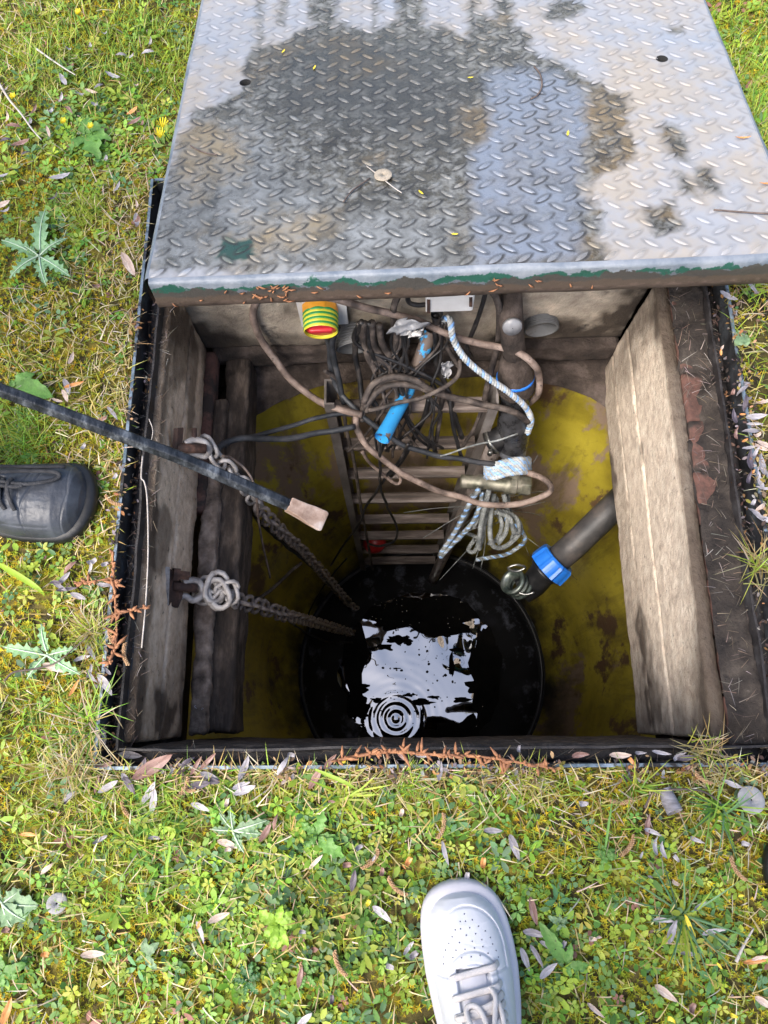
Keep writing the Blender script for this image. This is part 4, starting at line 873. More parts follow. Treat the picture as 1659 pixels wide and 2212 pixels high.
def shackle(c, s, label, plate):
    root = empty('shackle_bracket', label, 'shackle', c)
    c = np.array(c)
    if plate:
        obj('wall_plate', poly_vf([PT(*cC(x, y), t_) for x, y, t_ in ((112, 1212, 1.27), (215, 1262, 1.31), (245, 1420, 1.31), (205, 1515, 1.30), (112, 1492, 1.27))], (-1, 0, 0), .006), M['rust'], root, smooth=False, bevel=.001)
        obj('plate_edge', poly_vf([PT(*cC(x, y), t_) for x, y, t_ in ((108, 1210, 1.262), (142, 1214, 1.262), (134, 1494, 1.262), (106, 1488, 1.262))], (-.3, 0, -1), .004), M['chain'], root, smooth=False, bevel=.001)
        obj('bolt', lathe_vf([(0, .012), (.012, .013), (.013, .009), (.03, .009)], PT(*cC(160, 1265), 1.29), PT(*cC(240, 1275), 1.30), 6), M['rust'], root, smooth=False)
        obj('pin', tube_vf([PT(*cC(165, 1355), 1.29), PT(*cC(330, 1370), 1.32)], .0085, 12), M['rust'], root)
        q = [(200, 1445, 1.31), (250, 1425, 1.315), (310, 1460, 1.32), (370, 1430, 1.325), (380, 1385, 1.33), (360, 1330, 1.325), (320, 1310, 1.32), (270, 1318, 1.31), (240, 1330, 1.305)]
    else:
        obj('pin', tube_vf([PT(*cC(195, 340), 1.29), PT(*cC(400, 345), 1.32)], .0095, 12), M['rust'], root)
        obj('hook_plate', poly_vf([PT(*cC(x, y), t_) for x, y, t_ in ((200, 195, 1.27), (245, 190, 1.28), (230, 380, 1.30), (190, 380, 1.29))], (-1, 0, 0), .008), M['rust'], root, smooth=False, bevel=.001)
        obj('bolt_end', lathe_vf([(0, .005), (.02, .005), (.02, .001)], PT(*cC(322, 275), 1.31), PT(*cC(320, 225), 1.31), 10), M['rust'], root)
        q = [(250, 310, 1.30), (320, 280, 1.31), (400, 300, 1.32), (430, 350, 1.335), (400, 400, 1.345), (330, 385, 1.34), (280, 400, 1.335)]
    obj('shackle_bow', tube_vf(spline([PT(*cC(a, b), t_) for a, b, t_ in q], 5), .0062, 10), M['chain'], root)
shackle(PT(*cC(250, 330), 1.32), 1, 'rusty upper hook and shackle holding the long chain on the left wall', False)
shackle(PT(*cC(200, 1380), 1.3), 1, 'rusty plate with pale shackle bow on the lower left wall', True)
# red float in the dark water
fl_ = PT(*cB(372, 845), 2.72)
V, F = lathe_vf([(-.048, .001), (-.045, .018), (-.03, .036), (-.005, .042), (.02, .038), (.035, .022), (.05, .018), (.052, .001)], fl_, fl_+np.array([-.5, -.1, -.8]), 22)
tag(obj('float_switch', (V, F), M['red_dim']), 'grimy red float switch hanging beside the lower ladder rungs', 'float')

# ---------------------------------------------------------------- cables
CG = 'cables tangled at the back of the pit'
def cable(label, path, w, m, conv=cA, group=CG, sides=9, n=10, name='cable'):
    pp = [PT(*conv(a, b), t) for a, b, t in path]
    sp = spline(pp, n)
    sp = sp+np.stack([vn(*(sp*22).T, s=q)-.5 for q in (1, 2, 3)], 1)*.004
    r = w/2/F_PX*1.6
    return tag(obj(name, tube_vf(sp, r*(.93+.14*vn(*(sp*60).T, s=4)), sides), M[m]), label, 'cable', group)
cable('long tan cable curving down from the cover left of the switch', [(160, 60, 1.36), (135, 110, 1.38), (122, 180, 1.42), (150, 270, 1.48), (210, 360, 1.53), (290, 460, 1.56), (400, 545, 1.56), (500, 588, 1.55), (600, 612, 1.54)], 15, 'cable_tan')
cable('thick tan cable crossing the back wall from switch to muddy pipe', [(60, 55, 1.24), (330, 78, 1.30), (470, 98, 1.32), (620, 142, 1.34), (760, 172, 1.37), (900, 222, 1.40), (1000, 265, 1.42), (1130, 300, 1.44), (1260, 325, 1.42), (1340, 370, 1.42), (1380, 440, 1.48), (1375, 520, 1.53), (1330, 565, 1.60)], 14, 'cable_tan')
cable('black cable hanging from the switch and crossing to the right', [(425, 235, 1.40), (455, 300, 1.46), (462, 400, 1.52), (500, 500, 1.56), (590, 605, 1.56), (700, 690, 1.58), (800, 752, 1.60), (930, 790, 1.62), (1050, 808, 1.64), (1190, 830, 1.66)], 12, 'cable_grey')
cable('black cable hanging from the switch beside the ladder stile', [(492, 225, 1.40), (470, 300, 1.44), (480, 380, 1.50), (505, 470, 1.54), (520, 560, 1.58)], 12, 'cable_grey')
cable('thin brown cable hanging straight down along the left ladder stile', [(120, -30, 1.5), (190, 20, 1.55), (205, 120, 1.6), (225, 240, 1.65), (262, 400, 1.75), (290, 560, 1.9), (310, 700, 2.1), (340, 850, 2.4), (362, 980, 2.8)], 9, 'cable_mud', cB)
cable('muddy cable dropping from the cover in front of the torn tape', [(770, 55, 1.30), (740, 150, 1.36), (748, 280, 1.44), (715, 390, 1.50), (650, 490, 1.53), (608, 570, 1.55), (604, 640, 1.57)], 13, 'cable_mud')
cable('black cable coming out of the duct on its left', [(600, 200, 1.38), (575, 270, 1.44), (575, 380, 1.50), (598, 500, 1.54), (606, 600, 1.56)], 12, 'cable_black')
cable('thick pale cable coming out of the middle of the duct', [(640, 205, 1.38), (650, 300, 1.45), (690, 360, 1.49), (750, 430, 1.52)], 16, 'cable_mud')
cable('short pale cable bending down at the duct mouth', [(610, 205, 1.38), (608, 280, 1.44), (630, 360, 1.48), (660, 420, 1.5)], 14, 'cable_mud')
cable('curved pale cable on the right side of the duct', [(672, 215, 1.38), (690, 300, 1.44), (735, 370, 1.49), (770, 440, 1.52)], 14, 'cable_mud')
cable('black cable in the duct mouth between two pale ones', [(628, 205, 1.38), (632, 300, 1.44), (655, 370, 1.48), (672, 420, 1.51)], 9, 'cable_black')
cable('black cable looping left out of the junction box', [(850, 50, 1.30), (805, 75, 1.31), (808, 115, 1.33), (850, 132, 1.34), (895, 128, 1.345)], 9, 'cable_black')
cable('thin dark cable right of the junction box', [(1150, 45, 1.30), (1130, 130, 1.35), (1095, 220, 1.41), (1065, 310, 1.47), (1080, 350, 1.5)], 9, 'cable_black')
cable('dark cable arching beside the junction box and dropping to the pipe', [(1150, 40, 1.29), (1190, 90, 1.32), (1207, 160, 1.36), (1195, 300, 1.45), (1165, 420, 1.53), (1142, 560, 1.6)], 13, 'cable_mud')
cable('dark cable hanging from the box gland between the rungs', [(922, 170, 1.38), (925, 280, 1.45), (930, 380, 1.50), (968, 480, 1.55), (1000, 590, 1.60), (1042, 710, 1.66)], 12, 'cable_black')
cable('second dark cable beside the gland cable', [(945, 180, 1.39), (960, 290, 1.46), (1010, 370, 1.50), (1035, 400, 1.51)], 10, 'cable_mud')
cable('muddy cable bundle arching over the blue pipe', [(606, 560, 1.52), (650, 480, 1.50), (740, 445, 1.49), (830, 460, 1.49), (900, 500, 1.50), (990, 535, 1.52), (1150, 570, 1.54), (1270, 600, 1.55), (1335, 640, 1.58)], 14, 'cable_mud')
cable('second muddy cable in the arch over the blue pipe', [(612, 580, 1.53), (680, 505, 1.51), (760, 478, 1.50), (850, 490, 1.50), (930, 515, 1.51)], 13, 'cable_mud')
cable('third thin cable in the arch with a sharp bend', [(620, 600, 1.53), (640, 530, 1.52), (700, 470, 1.51), (790, 455, 1.5), (890, 485, 1.5)], 9, 'cable_mud')
cable('thin cable sweeping up to the right from the knot', [(630, 590, 1.52), (700, 575, 1.51), (800, 552, 1.50), (900, 520, 1.49), (980, 480, 1.49), (1025, 430, 1.49), (1035, 370, 1.48)], 9, 'cable_mud')
cable('cable crossing the rungs to the lower left', [(895, 540, 1.56), (875, 620, 1.6), (830, 710, 1.65), (790, 790, 1.7), (725, 880, 1.78)], 11, 'cable_black')
cable('dark cable across the third rung', [(960, 500, 1.56), (945, 600, 1.6), (930, 690, 1.65), (922, 770, 1.7)], 10, 'cable_mud')
cable('dark slanting cable near the right stile', [(1135, 560, 1.6), (1095, 660, 1.66), (1040, 760, 1.72)], 9, 'cable_mud')
cable('large muddy loop swinging under the valve', [(280, 200, 1.56), (285, 270, 1.57), (330, 350, 1.58), (410, 420, 1.60), (500, 485, 1.62), (650, 560, 1.64), (800, 612, 1.66), (950, 652, 1.66), (1100, 650, 1.66), (1230, 610, 1.65), (1272, 572, 1.65), (1240, 525, 1.66), (1150, 488, 1.68), (1090, 478, 1.7)], 14, 'cable_tan', cB)
cable('thin black cable hanging from the blue pipe end', [(398, 310, 1.55), (400, 420, 1.6), (405, 560, 1.75), (430, 640, 1.9), (455, 700, 2.0), (488, 780, 2.1), (470, 840, 2.15), (400, 862, 2.2), (340, 850, 2.25)], 7, 'cable_black', cB)
cable('thin dark cable bending below the second rung', [(545, 340, 1.58), (500, 430, 1.65), (440, 500, 1.7), (385, 580, 1.8), (330, 660, 1.95), (300, 740, 2.1), (220, 850, 2.3), (150, 960, 2.5)], 7, 'cable_black', cB)
cable('small brown loop by the third rung', [(310, 380, 1.6), (350, 440, 1.65), (420, 500, 1.7), (480, 545, 1.72), (505, 530, 1.72), (495, 480, 1.7)], 8, 'cable_tan', cB)
cable('upper black cable running left across the yellow wall', [(540, 330, 1.42), (600, 285, 1.43), (700, 268, 1.45), (830, 240, 1.49), (1000, 188, 1.53), (1200, 130, 1.55), (1400, 92, 1.56), (1560, 110, 1.56)], 10, 'cable_grey', cC)
cable('lower black cable running left across the yellow wall', [(478, 400, 1.39), (500, 340, 1.40), (560, 300, 1.42), (680, 275, 1.44), (800, 275, 1.47), (1000, 272, 1.52), (1200, 238, 1.55), (1500, 185, 1.56)], 13, 'cable_grey', cC)
cable('black sleeve following the long chain down', [(560, 440, 1.45), (700, 560, 1.5), (780, 680, 1.6), (765, 830, 1.66), (850, 930, 1.75), (1000, 1060, 1.95), (1150, 1180, 2.2), (1300, 1330, 2.6), (1460, 1480, 2.95)], 11, 'cable_black', cC, 'thin cables and ties on the left side of the pit')
cable('pale straw-coloured tie hanging over the chain', [(530, 400, 1.36), (600, 420, 1.4), (700, 500, 1.42), (760, 600, 1.45), (785, 740, 1.5), (795, 880, 1.58), (830, 1080, 1.66), (880, 1290, 1.75)], 5, 'cable_tan', cC, 'thin cables and ties on the left side of the pit')
cable('frayed grey cable end crossing above the lower chain', [(1105, 1185, 1.9), (1010, 1265, 1.85), (930, 1345, 1.78), (820, 1430, 1.68), (740, 1480, 1.6), (650, 1530, 1.52)], 9, 'cable_mud', cC, 'thin cables and ties on the left side of the pit')
cable('black cable slung between the lower chain and the sump edge', [(620, 1440, 1.5), (780, 1440, 1.6), (880, 1480, 1.8), (1000, 1600, 2.2), (1150, 1700, 2.6), (1300, 1760, 2.9), (1480, 1770, 3.0)], 7, 'cable_black', cC, 'thin cables and ties on the left side of the pit')
cable('thin black cable across the sump edge', [(1440, 1150, 2.5), (1330, 1280, 2.6), (1230, 1420, 2.7), (1160, 1560, 2.8), (1150, 1700, 2.9), (1170, 1950, 3.0), (1200, 2050, 3.0)], 6, 'hdpe', cC, 'thin cables and ties on the left side of the pit')
cable('pale cable tie reaching from the hose clip to the left', [(1300, 690, 1.62), (1250, 705, 1.6), (1190, 725, 1.6), (1100, 745, 1.6), (1000, 778, 1.61), (945, 790, 1.61)], 4, 'rope_dirty', cA)
_r = np.random.default_rng(5)
_par = [(_r.choice([600, 640, 930, 960, 770])+_r.uniform(-15, 15), 640+_r.uniform(-30, 330), _r.uniform(-160, 200)) for i in range(16)]
_rank = {i: k_ for k_, i in enumerate(sorted(range(16), key=lambda i: _par[i][1]+_par[i][2]))}
_ord = ['first', 'second', 'third', 'fourth', 'fifth', 'sixth', 'seventh', 'eighth', 'ninth', 'tenth', 'eleventh', 'twelfth', 'thirteenth', 'fourteenth', 'fifteenth', 'last']
for i in range(16):                           # the rest of the tangle: thin dirty cables from the gland and the ducts through the knot
    x0, xm, xe = _par[i]; xe = xm+xe
    cable('thin dirty cable in the knot, its lower end '+_ord[_rank[i]]+' from the left over the rungs',
          [(x0, 205, 1.39), (x0+_r.uniform(-30, 30), 300, 1.45), ((x0+xm)/2+_r.uniform(-40, 40), 400, 1.49), (xm, 500+_r.uniform(-30, 30), 1.53), (xm+_r.uniform(-50, 50), 590, 1.56), ((xm+xe)/2, 680+_r.uniform(-30, 30), 1.61), (xe, 760+_r.uniform(-40, 60), 1.67)], _r.uniform(5, 9), ['cable_black', 'cable_mud', 'cable_black'][i % 3], group='thin cables looping through the knot')
# ---------------------------------------------------------------- ropes: three laid strands each
def rope_mb(mb, path, r, mats3=(0, 1, 1), n=26, pitch=.022):
    sp = spline(path, n); T, U, V_ = frames(sp); cs = np.concatenate([[0], np.cumsum(np.linalg.norm(np.diff(sp, axis=0), axis=1))])
    for k in range(3):
        ph = cs/pitch*2*PI+k*2*PI/3
        c = sp+(np.cos(ph)[:, None]*U+np.sin(ph)[:, None]*V_)*r*.52
        mb.add(*tube_vf(c, r*.56, 6), mats3[k])
    return mb
mb = rope_mb(MB(), pts(cA, [(945, 200, 1.40), (985, 190, 1.38), (1003, 280, 1.40), (1055, 365, 1.43), (1150, 445, 1.46), (1250, 515, 1.50), (1318, 575, 1.54), (1345, 635, 1.58), (1328, 692, 1.62)]), .0068, n=40)
tag(obj('rope', mb, None, mats=[M['rope_blue'], M['rope_pale']]), 'clean blue and white twisted rope hanging in front of the black pipe', 'rope')
mb = MB()
for k_ in range(5):
    y0 = 418+k_*17
    rope_mb(mb, pts(cB, [(1150, y0-3, 1.74), (1158, y0+6-k_*2, 1.70), (1120, y0+2, 1.66), (1050, y0+10, 1.655), (985, y0+28, 1.66), (940, y0+38-k_*4, 1.70), (960, y0+40, 1.76)]), .0062, (0, 1, 0) if k_ % 2 else (1, 0, 1), n=20)
tag(obj('rope_wrap', mb, None, mats=[M['rope_blue'], M['rope_pale']]), 'blue and white rope wound in tight turns above the brass valve', 'rope')
mb = MB()
hank = [[(905, 570, 1.70), (860, 640, 1.72), (820, 720, 1.76), (770, 810, 1.80), (715, 890, 1.84), (712, 912, 1.85), (760, 860, 1.83), (830, 790, 1.80), (885, 720, 1.77), (925, 590, 1.72)],
        [(955, 580, 1.70), (935, 660, 1.72), (912, 760, 1.76), (905, 870, 1.80), (915, 840, 1.82), (930, 760, 1.8), (960, 640, 1.76)],
        [(980, 600, 1.74), (965, 700, 1.76), (960, 790, 1.78), (975, 860, 1.8), (1030, 868, 1.82), (1095, 815, 1.8), (1115, 765, 1.78), (1085, 715, 1.76), (1030, 690, 1.76), (985, 690, 1.76)],
        [(1030, 600, 1.76), (1050, 700, 1.78), (1040, 790, 1.8), (1000, 850, 1.82)],
        [(890, 932, 1.9), (960, 920, 1.9), (1040, 905, 1.88), (1100, 870, 1.86), (1138, 830, 1.84), (1110, 770, 1.82), (1060, 750, 1.82), (1020, 700, 1.8)],
        [(870, 600, 1.74), (840, 700, 1.78), (800, 760, 1.8), (790, 790, 1.82), (850, 800, 1.84), (900, 830, 1.86), (880, 890, 1.88), (850, 880, 1.88), (880, 830, 1.86)],
        [(1000, 690, 1.75), (1060, 720, 1.74), (1080, 790, 1.76), (1105, 790, 1.77), (1100, 730, 1.76), (1050, 690, 1.76)],
        [(940, 590, 1.72), (905, 700, 1.76), (875, 770, 1.79)], [(920, 590, 1.71), (912, 640, 1.73), (880, 730, 1.76), (800, 830, 1.82)],
        [(990, 610, 1.77), (1005, 690, 1.79), (1020, 760, 1.8), (990, 830, 1.82), (950, 850, 1.84)], [(1050, 600, 1.78), (1060, 680, 1.8), (1095, 740, 1.82), (1070, 830, 1.83)]]
for i, h in enumerate(hank): rope_mb(mb, pts(cB, h), .0066 if i < 4 else .0056, [(1, 1, 0), (1, 1, 1), (1, 1, 1), (1, 1, 1)][i % 4], n=14)
tag(obj('rope_hank', mb, None, mats=[M['rope_blue'], M['rope_dirty']]), 'dirty pale rope hank hanging in loops below the brass valve', 'rope')
mb = MB()
for i in range(26):
    a = PT(*cB(930+RNG.uniform(0, 120), 600+RNG.uniform(0, 150)), 1.78+RNG.uniform(0, .05)); d = RNG.normal(0, 1, 3)*.05
    mb.add(*tube_vf(spline([a, a+d+np.array([.02, 0, -.02]), a+d*1.8+np.array([.03, 0, -.07])], 4), .0009, 3))
tag(obj('rope_fibres', mb, M['rope_dirty']), kind='stuff')
# torn tape, paper label
def sheet(name, quad_pts, conv, m, label, cat, nx=10, ny=8, amp=.01, seed=3):
    q = [PT(*conv(a, b), t) for a, b, t in quad_pts]; V = []
    for j in range(ny+1):
        for i in range(nx+1):
            a, b = i/nx, j/ny; p = q[0]*(1-a)*(1-b)+q[1]*a*(1-b)+q[2]*a*b+q[3]*(1-a)*b
            nzz = (vn(np.array([a*4.]), np.array([b*4.]), s=seed)[0]-.5)*amp*2; e = (vn(np.array([a*9.]), np.array([b*9.]), s=seed+1)[0]-.5)*.012
            V.append(p+np.array([e, -nzz, nzz+e]))
    F = [(j*(nx+1)+i, j*(nx+1)+i+1, (j+1)*(nx+1)+i+1, (j+1)*(nx+1)+i) for j in range(ny) for i in range(nx)]
    o = obj(name, (V, F), m); s = o.modifiers.new('thick', 'SOLIDIFY'); s.thickness = .0006; return tag(o, label, cat)
sheet('torn_tape', [(775, 180, 1.34), (905, 215, 1.36), (795, 262, 1.41), (708, 245, 1.38)], cA, M['tape_grey'], 'torn piece of grey duct tape hanging under the tan cable', 'tape', seed=5)
sheet('torn_tape', [(945, 378, 1.49), (1000, 378, 1.49), (985, 448, 1.53), (955, 442, 1.53)], cA, M['tape_grey'], 'small strip of grey tape dangling beside the gland cables', 'tape', seed=9)
sheet('paper_scrap', [(800, 240, 1.38), (866, 235, 1.38), (862, 268, 1.40), (815, 270, 1.40)], cA, M['white_pl'], 'white paper scrap stuck to the torn grey tape', 'paper', seed=12)
# ---------------------------------------------------------------- the pry bar
pb = empty('pry_bar', 'long black pry bar with a bare chisel tip held out over the chains', 'pry bar', PT(690, 1125, 1.08))
bp0, bp1, bp2, bp3 = PT(-420, 560, .80), PT(0, 842, .90), PT(380, 985, 1.0), PT(628, 1092, 1.07)
V, F = tube_vf([bp0, bp1, bp2, bp2*.35+bp3*.65, bp3], [.0098, .0100, .0104, .0110, .0106], 6)
obj('shaft', (V, F), M['bar'], pb, smooth=False, bevel=.0015)
t2, t3 = PT(650, 1105, 1.075), PT(702, 1128, 1.085)
axb = (t3-bp3)/np.linalg.norm(t3-bp3); sdv = np.cross(axb, [0, 0, 1]); sdv /= np.linalg.norm(sdv); nvb = np.cross(sdv, axb)
V = []
for p, w_, h_ in ((bp3-axb*.004, .0106, .0106), (bp3+axb*.02, .0125, .008), (bp3+axb*.034, .0150, .005), (t3-axb*.004, .0165, .003), (t3, .0145, .0018)):
    for a, b in ((-1, -1), (1, -1), (1, 1), (-1, 1)): V.append(p+sdv*a*w_+nvb*b*h_)
F = [(i*4+j, i*4+(j+1) % 4, (i+1)*4+(j+1) % 4, (i+1)*4+j) for i in range(4) for j in range(4)]+[(0, 3, 2, 1), (16, 17, 18, 19)]
obj('chisel_tip', (V, F), M['bar_tip'], pb, smooth=False, bevel=.0015)

# ---------------------------------------------------------------- shoes and the people in them
def interp(tab, x): xs, ys = zip(*tab); return np.interp(x, xs, ys)
SHAPE = [(0, 0), (.004, .22), (.012, .38), (.03, .59), (.055, .76), (.09, .90), (.14, .985), (.19, 1.0), (.26, .99), (.36, .96), (.5, .86), (.65, .76), (.8, .74), (.9, .66), (.96, .48), (.99, .25), (1, 0)]
SHW = [(0, 0), (.003, .18), (.010, .34), (.025, .53), (.045, .67), (.075, .80), (.12, .90), (.18, .965), (.26, 1.0), (.36, 1.0), (.5, .93), (.65, .82), (.8, .76), (.9, .66), (.96, .48), (.99, .25), (1, 0)]
def frame_of(toe, heel_dir, up=(0, 0, 1)):
    a = np.array([*heel_dir, 0.]) if len(heel_dir) == 2 else np.array(heel_dir); a = a/np.linalg.norm(a); u = np.array(up, float); s = np.cross(u, a); return np.array(toe, float), a, s/np.linalg.norm(s), u
def sneaker(root, toe, heel_dir, L=.30, HW=.058, kind='white', skew=.006):
    O, A, S, Up = frame_of(toe, heel_dir)
    w = lambda p, s, u, z: w_(s, u, z)
    def w_(s, u, z): s = np.asarray(s, float); u = np.asarray(u, float); z = np.broadcast_to(z, s.shape); return O+np.multiply.outer(s, A)+np.multiply.outer(u, S)+np.multiply.outer(z, Up)
    white = kind == 'white'
    sole_h = .030 if white else .024
    # sole: a rounded wall following the outline
    k = np.concatenate([np.linspace(0, .1, 24)[:-1]**1.0, np.linspace(.1, 1, 60)]); k[:24] = .1*(np.linspace(0, 1, 24)**2.0)[:24]
    hw = interp(SHW if white else SHAPE, k)*HW; cx = skew*np.sin(k*PI)+.0
    loop = np.concatenate([np.stack([k*L, cx+hw], 1), np.stack([k*L, cx-hw], 1)[::-1][1:-1]]); n = len(loop); cen = np.array([L*.45, skew])
    V = []; prof = [(0, -.004), (.003, 0), (sole_h*.5, .0015), (sole_h-.006, .001), (sole_h, -.003), (sole_h+.002, -.012)]
    for z, off in prof:
        d = loop-cen; r = np.linalg.norm(d, axis=1, keepdims=True); q = loop+d/r*off; V.append(w_(q[:, 0], q[:, 1], z+.006*np.exp(-((q[:, 0])/.03)**2)))
    I = np.arange(len(prof)*n).reshape(-1, n); F = [tuple(f) for f in np.stack([I[:-1], np.roll(I, -1, 1)[:-1], np.roll(I, -1, 1)[1:], I[1:]], -1).reshape(-1, 4)]
    F.append(tuple(I[0][::-1])); F.append(tuple(I[-1]))
    sole = obj('sole', (np.concatenate(V), F), M['shoe_sole'] if white else M['black_sole'], root)
    # upper: a height field over the plan
    ns, nu = 230, 110; kk = np.linspace(0, 1, ns)**1.25; sl = .011; uu = np.linspace(-1, 1, nu)
    K, Q = np.meshgrid(kk, uu, indexing='ij')
    hwu = interp(SHW if white else SHAPE, K)*(HW-.0085 if white else HW-.004); s = sl+K*(L-sl-.008); u = skew*np.sin(K*PI)+Q*hwu
    top = interp([(0, .0), (.02, .016), (.06, .026), (.12, .033), (.22, .040), (.34, .050), (.45, .066), (.6, .088), (1, .10)], K) if white else interp([(0, 0), (.02, .016), (.06, .030), (.14, .038), (.26, .042), (.4, .054), (.6, .08), (1, .095)], K)
    z = sole_h+.002*(1-np.abs(Q)**8)+top*(1-np.abs(Q)**2.6)**.62+(fbm(s*60, u*60, s=48)-.5)*.0008
    if white:
        def rid(d, wd): return np.exp(-(d/wd)**2)
        un = u-skew*.6
        # perforated toe panel lies inside a rounded outline
        ec = .080; e = np.sqrt((un/.0455)**2+((s-ec)/.055)**2); inside = (e < 1)
        dpan = np.where(s < ec, (e-1)*.045, np.maximum(np.abs(un)-.0455, s-.1005+.25*np.maximum(0, .040-np.abs(un))*0))
        z = z+.0022*sst(-.0008, .0012, dpan)-.0022*rid(dpan+.0004, .0011)
        # throat: eyelet stays with arcs in front of the laces
        for (cs_, ry, rx, h_) in ((.103, .0295, .0315, .0020), (.103, .0165, .021, .0010)):
            d2 = (np.sqrt((un/rx)**2+((s-cs_)/ry)**2)-1)*ry; arc = (s < cs_)
            stay = np.where(arc, d2, np.abs(un)-rx)
            z = z+np.where(arc | (s >= cs_), h_*sst(.0008, -.0010, stay), 0)-.0018*rid(stay, .0010)
        z = z-.008*sst(.0215, .019, np.abs(un))*sst(.089, .094, s)     # lace gap
        z = z-.0008*rid(s-.118-np.abs(un)*1.1, .0009)*(np.abs(un) < .014)*0
        z = z-.0009*rid(np.abs(un)-.040+(.15-s)*.12, .0009)*(s > .105)-.0007*rid(np.abs(s-.128+np.abs(un)*.1), .0008)*(np.abs(un) > .0385)-.0007*rid(np.abs(s-.132+np.abs(un)*.1), .0008)*(np.abs(un) > .0385)
        z = z-.0007*rid(s-.066-.006*np.sin(un*60), .0016)*(np.abs(un) < .036)*.5
        z = z+(fbm(s*30, u*30, s=44)-.5)*.0012
    else:
        z = z-.0018*np.exp(-((s-.085-.01*np.sin(u*40))/.0016)**2)*(np.abs(Q) < .95)-.0014*np.exp(-((s-.094-.006*np.sin(u*60+1))/.0014)**2)
        z = z+(fbm(s*22, u*60, s=45)-.5)*.006*sst(.045, .09, s)+(fbm(s*50, u*18, s=46)-.5)*.003
        cap = s-.030-.28*np.abs(u)**1.0*.55; z = z+.0016*sst(.0012, -.0012, cap)*1-.0010*np.exp(-(cap/.0012)**2)
        side = np.abs(Q)-.83+.25*(s-.04); z = z-.0012*np.exp(-(side/.02)**2)*sst(.05, .06, s)
        z = z-.010*sst(.020, .014, np.abs(u))*sst(.118, .130, s)
    V = w_(s.ravel(), u.ravel(), 0.0)+np.multiply.outer(z.ravel(), Up); I = np.arange(ns*nu).reshape(ns, nu)
    F = np.stack([I[:-1, :-1], I[1:, :-1], I[1:, 1:], I[:-1, 1:]], -1).reshape(-1, 4)
    lo = _origin(root)
    link('upper', bulk('upper', V-lo, F, mats=[M['shoe_white' if white else 'black_leather']]), root)
    def surf(s_, u_, off=0.):
        K_ = np.clip((s_-sl)/(L-sl-.008), 0, 1); i = np.clip(np.searchsorted(kk, K_), 0, ns-1); hwv = hwu[i, 0]; q = np.clip((u_-skew*math.sin(K_*PI))/max(hwv, 1e-4), -1, 1)
        j = int(np.clip(round((q+1)/2*(nu-1)), 0, nu-1)); return O+A*s_+S*u_+Up*(z[i, j]+off)
    if white:
        for (ss, us) in [(.052, 0), (.061, -.0065), (.061, .0085), (.0615, .0), (.071, -.014), (.0705, .015), (.0705, -.0075), (.0705, .004), (.0785, .0225), (.080, -.019), (.0795, .010), (.0795, -.0015), (.0885, .0275), (.0885, -.024),
                         (.0885, .0165), (.088, -.011), (.0885, .0045), (.0975, -.029), (.0975, .029), (.0975, -.0165), (.0975, .0165), (.0975, -.0055), (.0975, .006), (.107, -.032), (.107, .032), (.107, -.0215), (.107, .0215), (.107, -.011), (.107, .0005), (.107, .0115), (.116, -.0335), (.116, .0335)]:
            p = surf(.0335+(ss-.052)*.82, us*1.05+skew*.6, .0002)
            obj('perforation', lathe_vf([(0, .0001), (0, .0010), (.0006, .0001)], p, p+Up, 6), M['stitch'], root)
        tg_pts = []
        tongue_s = np.linspace(.094, .26, 22); V = []
        for ss in tongue_s:
            for q_ in np.linspace(-.0155, .0155, 7): V.append(surf(ss, q_+skew*.6, .0035-.9*abs(q_)**1.4*.6))
        F = [(i*7+j, i*7+j+1, (i+1)*7+j+1, (i+1)*7+j) for i in range(21) for j in range(6)]
        obj('tongue', (V, F), M['shoe_sole'], root)
        for i in range(6):
            s0 = .101+i*.0195
            for q_ in ((-1, 1) if i else (1,)):
                a_, b_ = -.031, .031
                pl = [surf(s0+.004*q_*0, a_+skew, .0005), surf(s0-.003*q_, a_*.75+skew, .0045), surf(s0-.006*q_, skew, .0065), surf(s0-.009*q_, b_*.75+skew, .0045), surf(s0-.010*q_+(.0), b_+skew, .0005)]
                if i == 0: pass
                if q_ < 0: pl = [surf(s0, b_+skew, .0005), surf(s0+.004, b_*.6+skew, .007), surf(s0+.009, skew, .0085), surf(s0+.014, -b_*.6+skew, .006), surf(s0+.018, -b_+skew, .0005)]
                V, F = tube_vf(spline(pl, 6), .0042, 8, flat=.45); obj('lace', (V, F), M['lace_white'], root)
        bow = [surf(.175, .012, .014), surf(.150, -.004, .016), surf(.129, -.012, .013), surf(.124, -.002, .012), surf(.135, .008, .013), surf(.175, .014, .016)]
        obj('lace_loop', tube_vf(spline(bow, 7), .0032, 8, flat=.6), M['lace_white'], root)
        bow = [surf(.18, .008, .018), surf(.14, .020, .014), surf(.118, .026, .010), surf(.112, .023, .010), surf(.135, .031, .009), surf(.18, .028, .012)]
        obj('lace_loop', tube_vf(spline(bow, 7), .0032, 8, flat=.6), M['lace_white'], root)
        obj('lace_end', tube_vf(spline([surf(.21, .01, .014), surf(.19, -.006, .012), surf(.205, -.02, .008), surf(.24, -.03, .006)], 6), .003, 8, flat=.6), M['lace_white'], root)
    else:
        V = []
        for ss in np.linspace(.12, .26, 16):
            for q_ in np.linspace(-.019, .019, 7): V.append(surf(ss, q_+.004, .004-.6*abs(q_)**1.3))
        obj('tongue', (V, [(i*7+j, i*7+j+1, (i+1)*7+j+1, (i+1)*7+j) for i in range(15) for j in range(6)]), M['black_leather'], root)
        for i in range(7):
            s0 = .104+i*.013
            pl = [surf(s0+.004, -.014, .004), surf(s0+.006, -.004, .008), surf(s0+.004, .010, .008), surf(s0+.002*(i % 2), .024, .004), surf(s0-.004, .034, .001)]
            obj('lace', tube_vf(spline(pl, 6), .0032, 7, flat=.6), M['black_lace'], root)
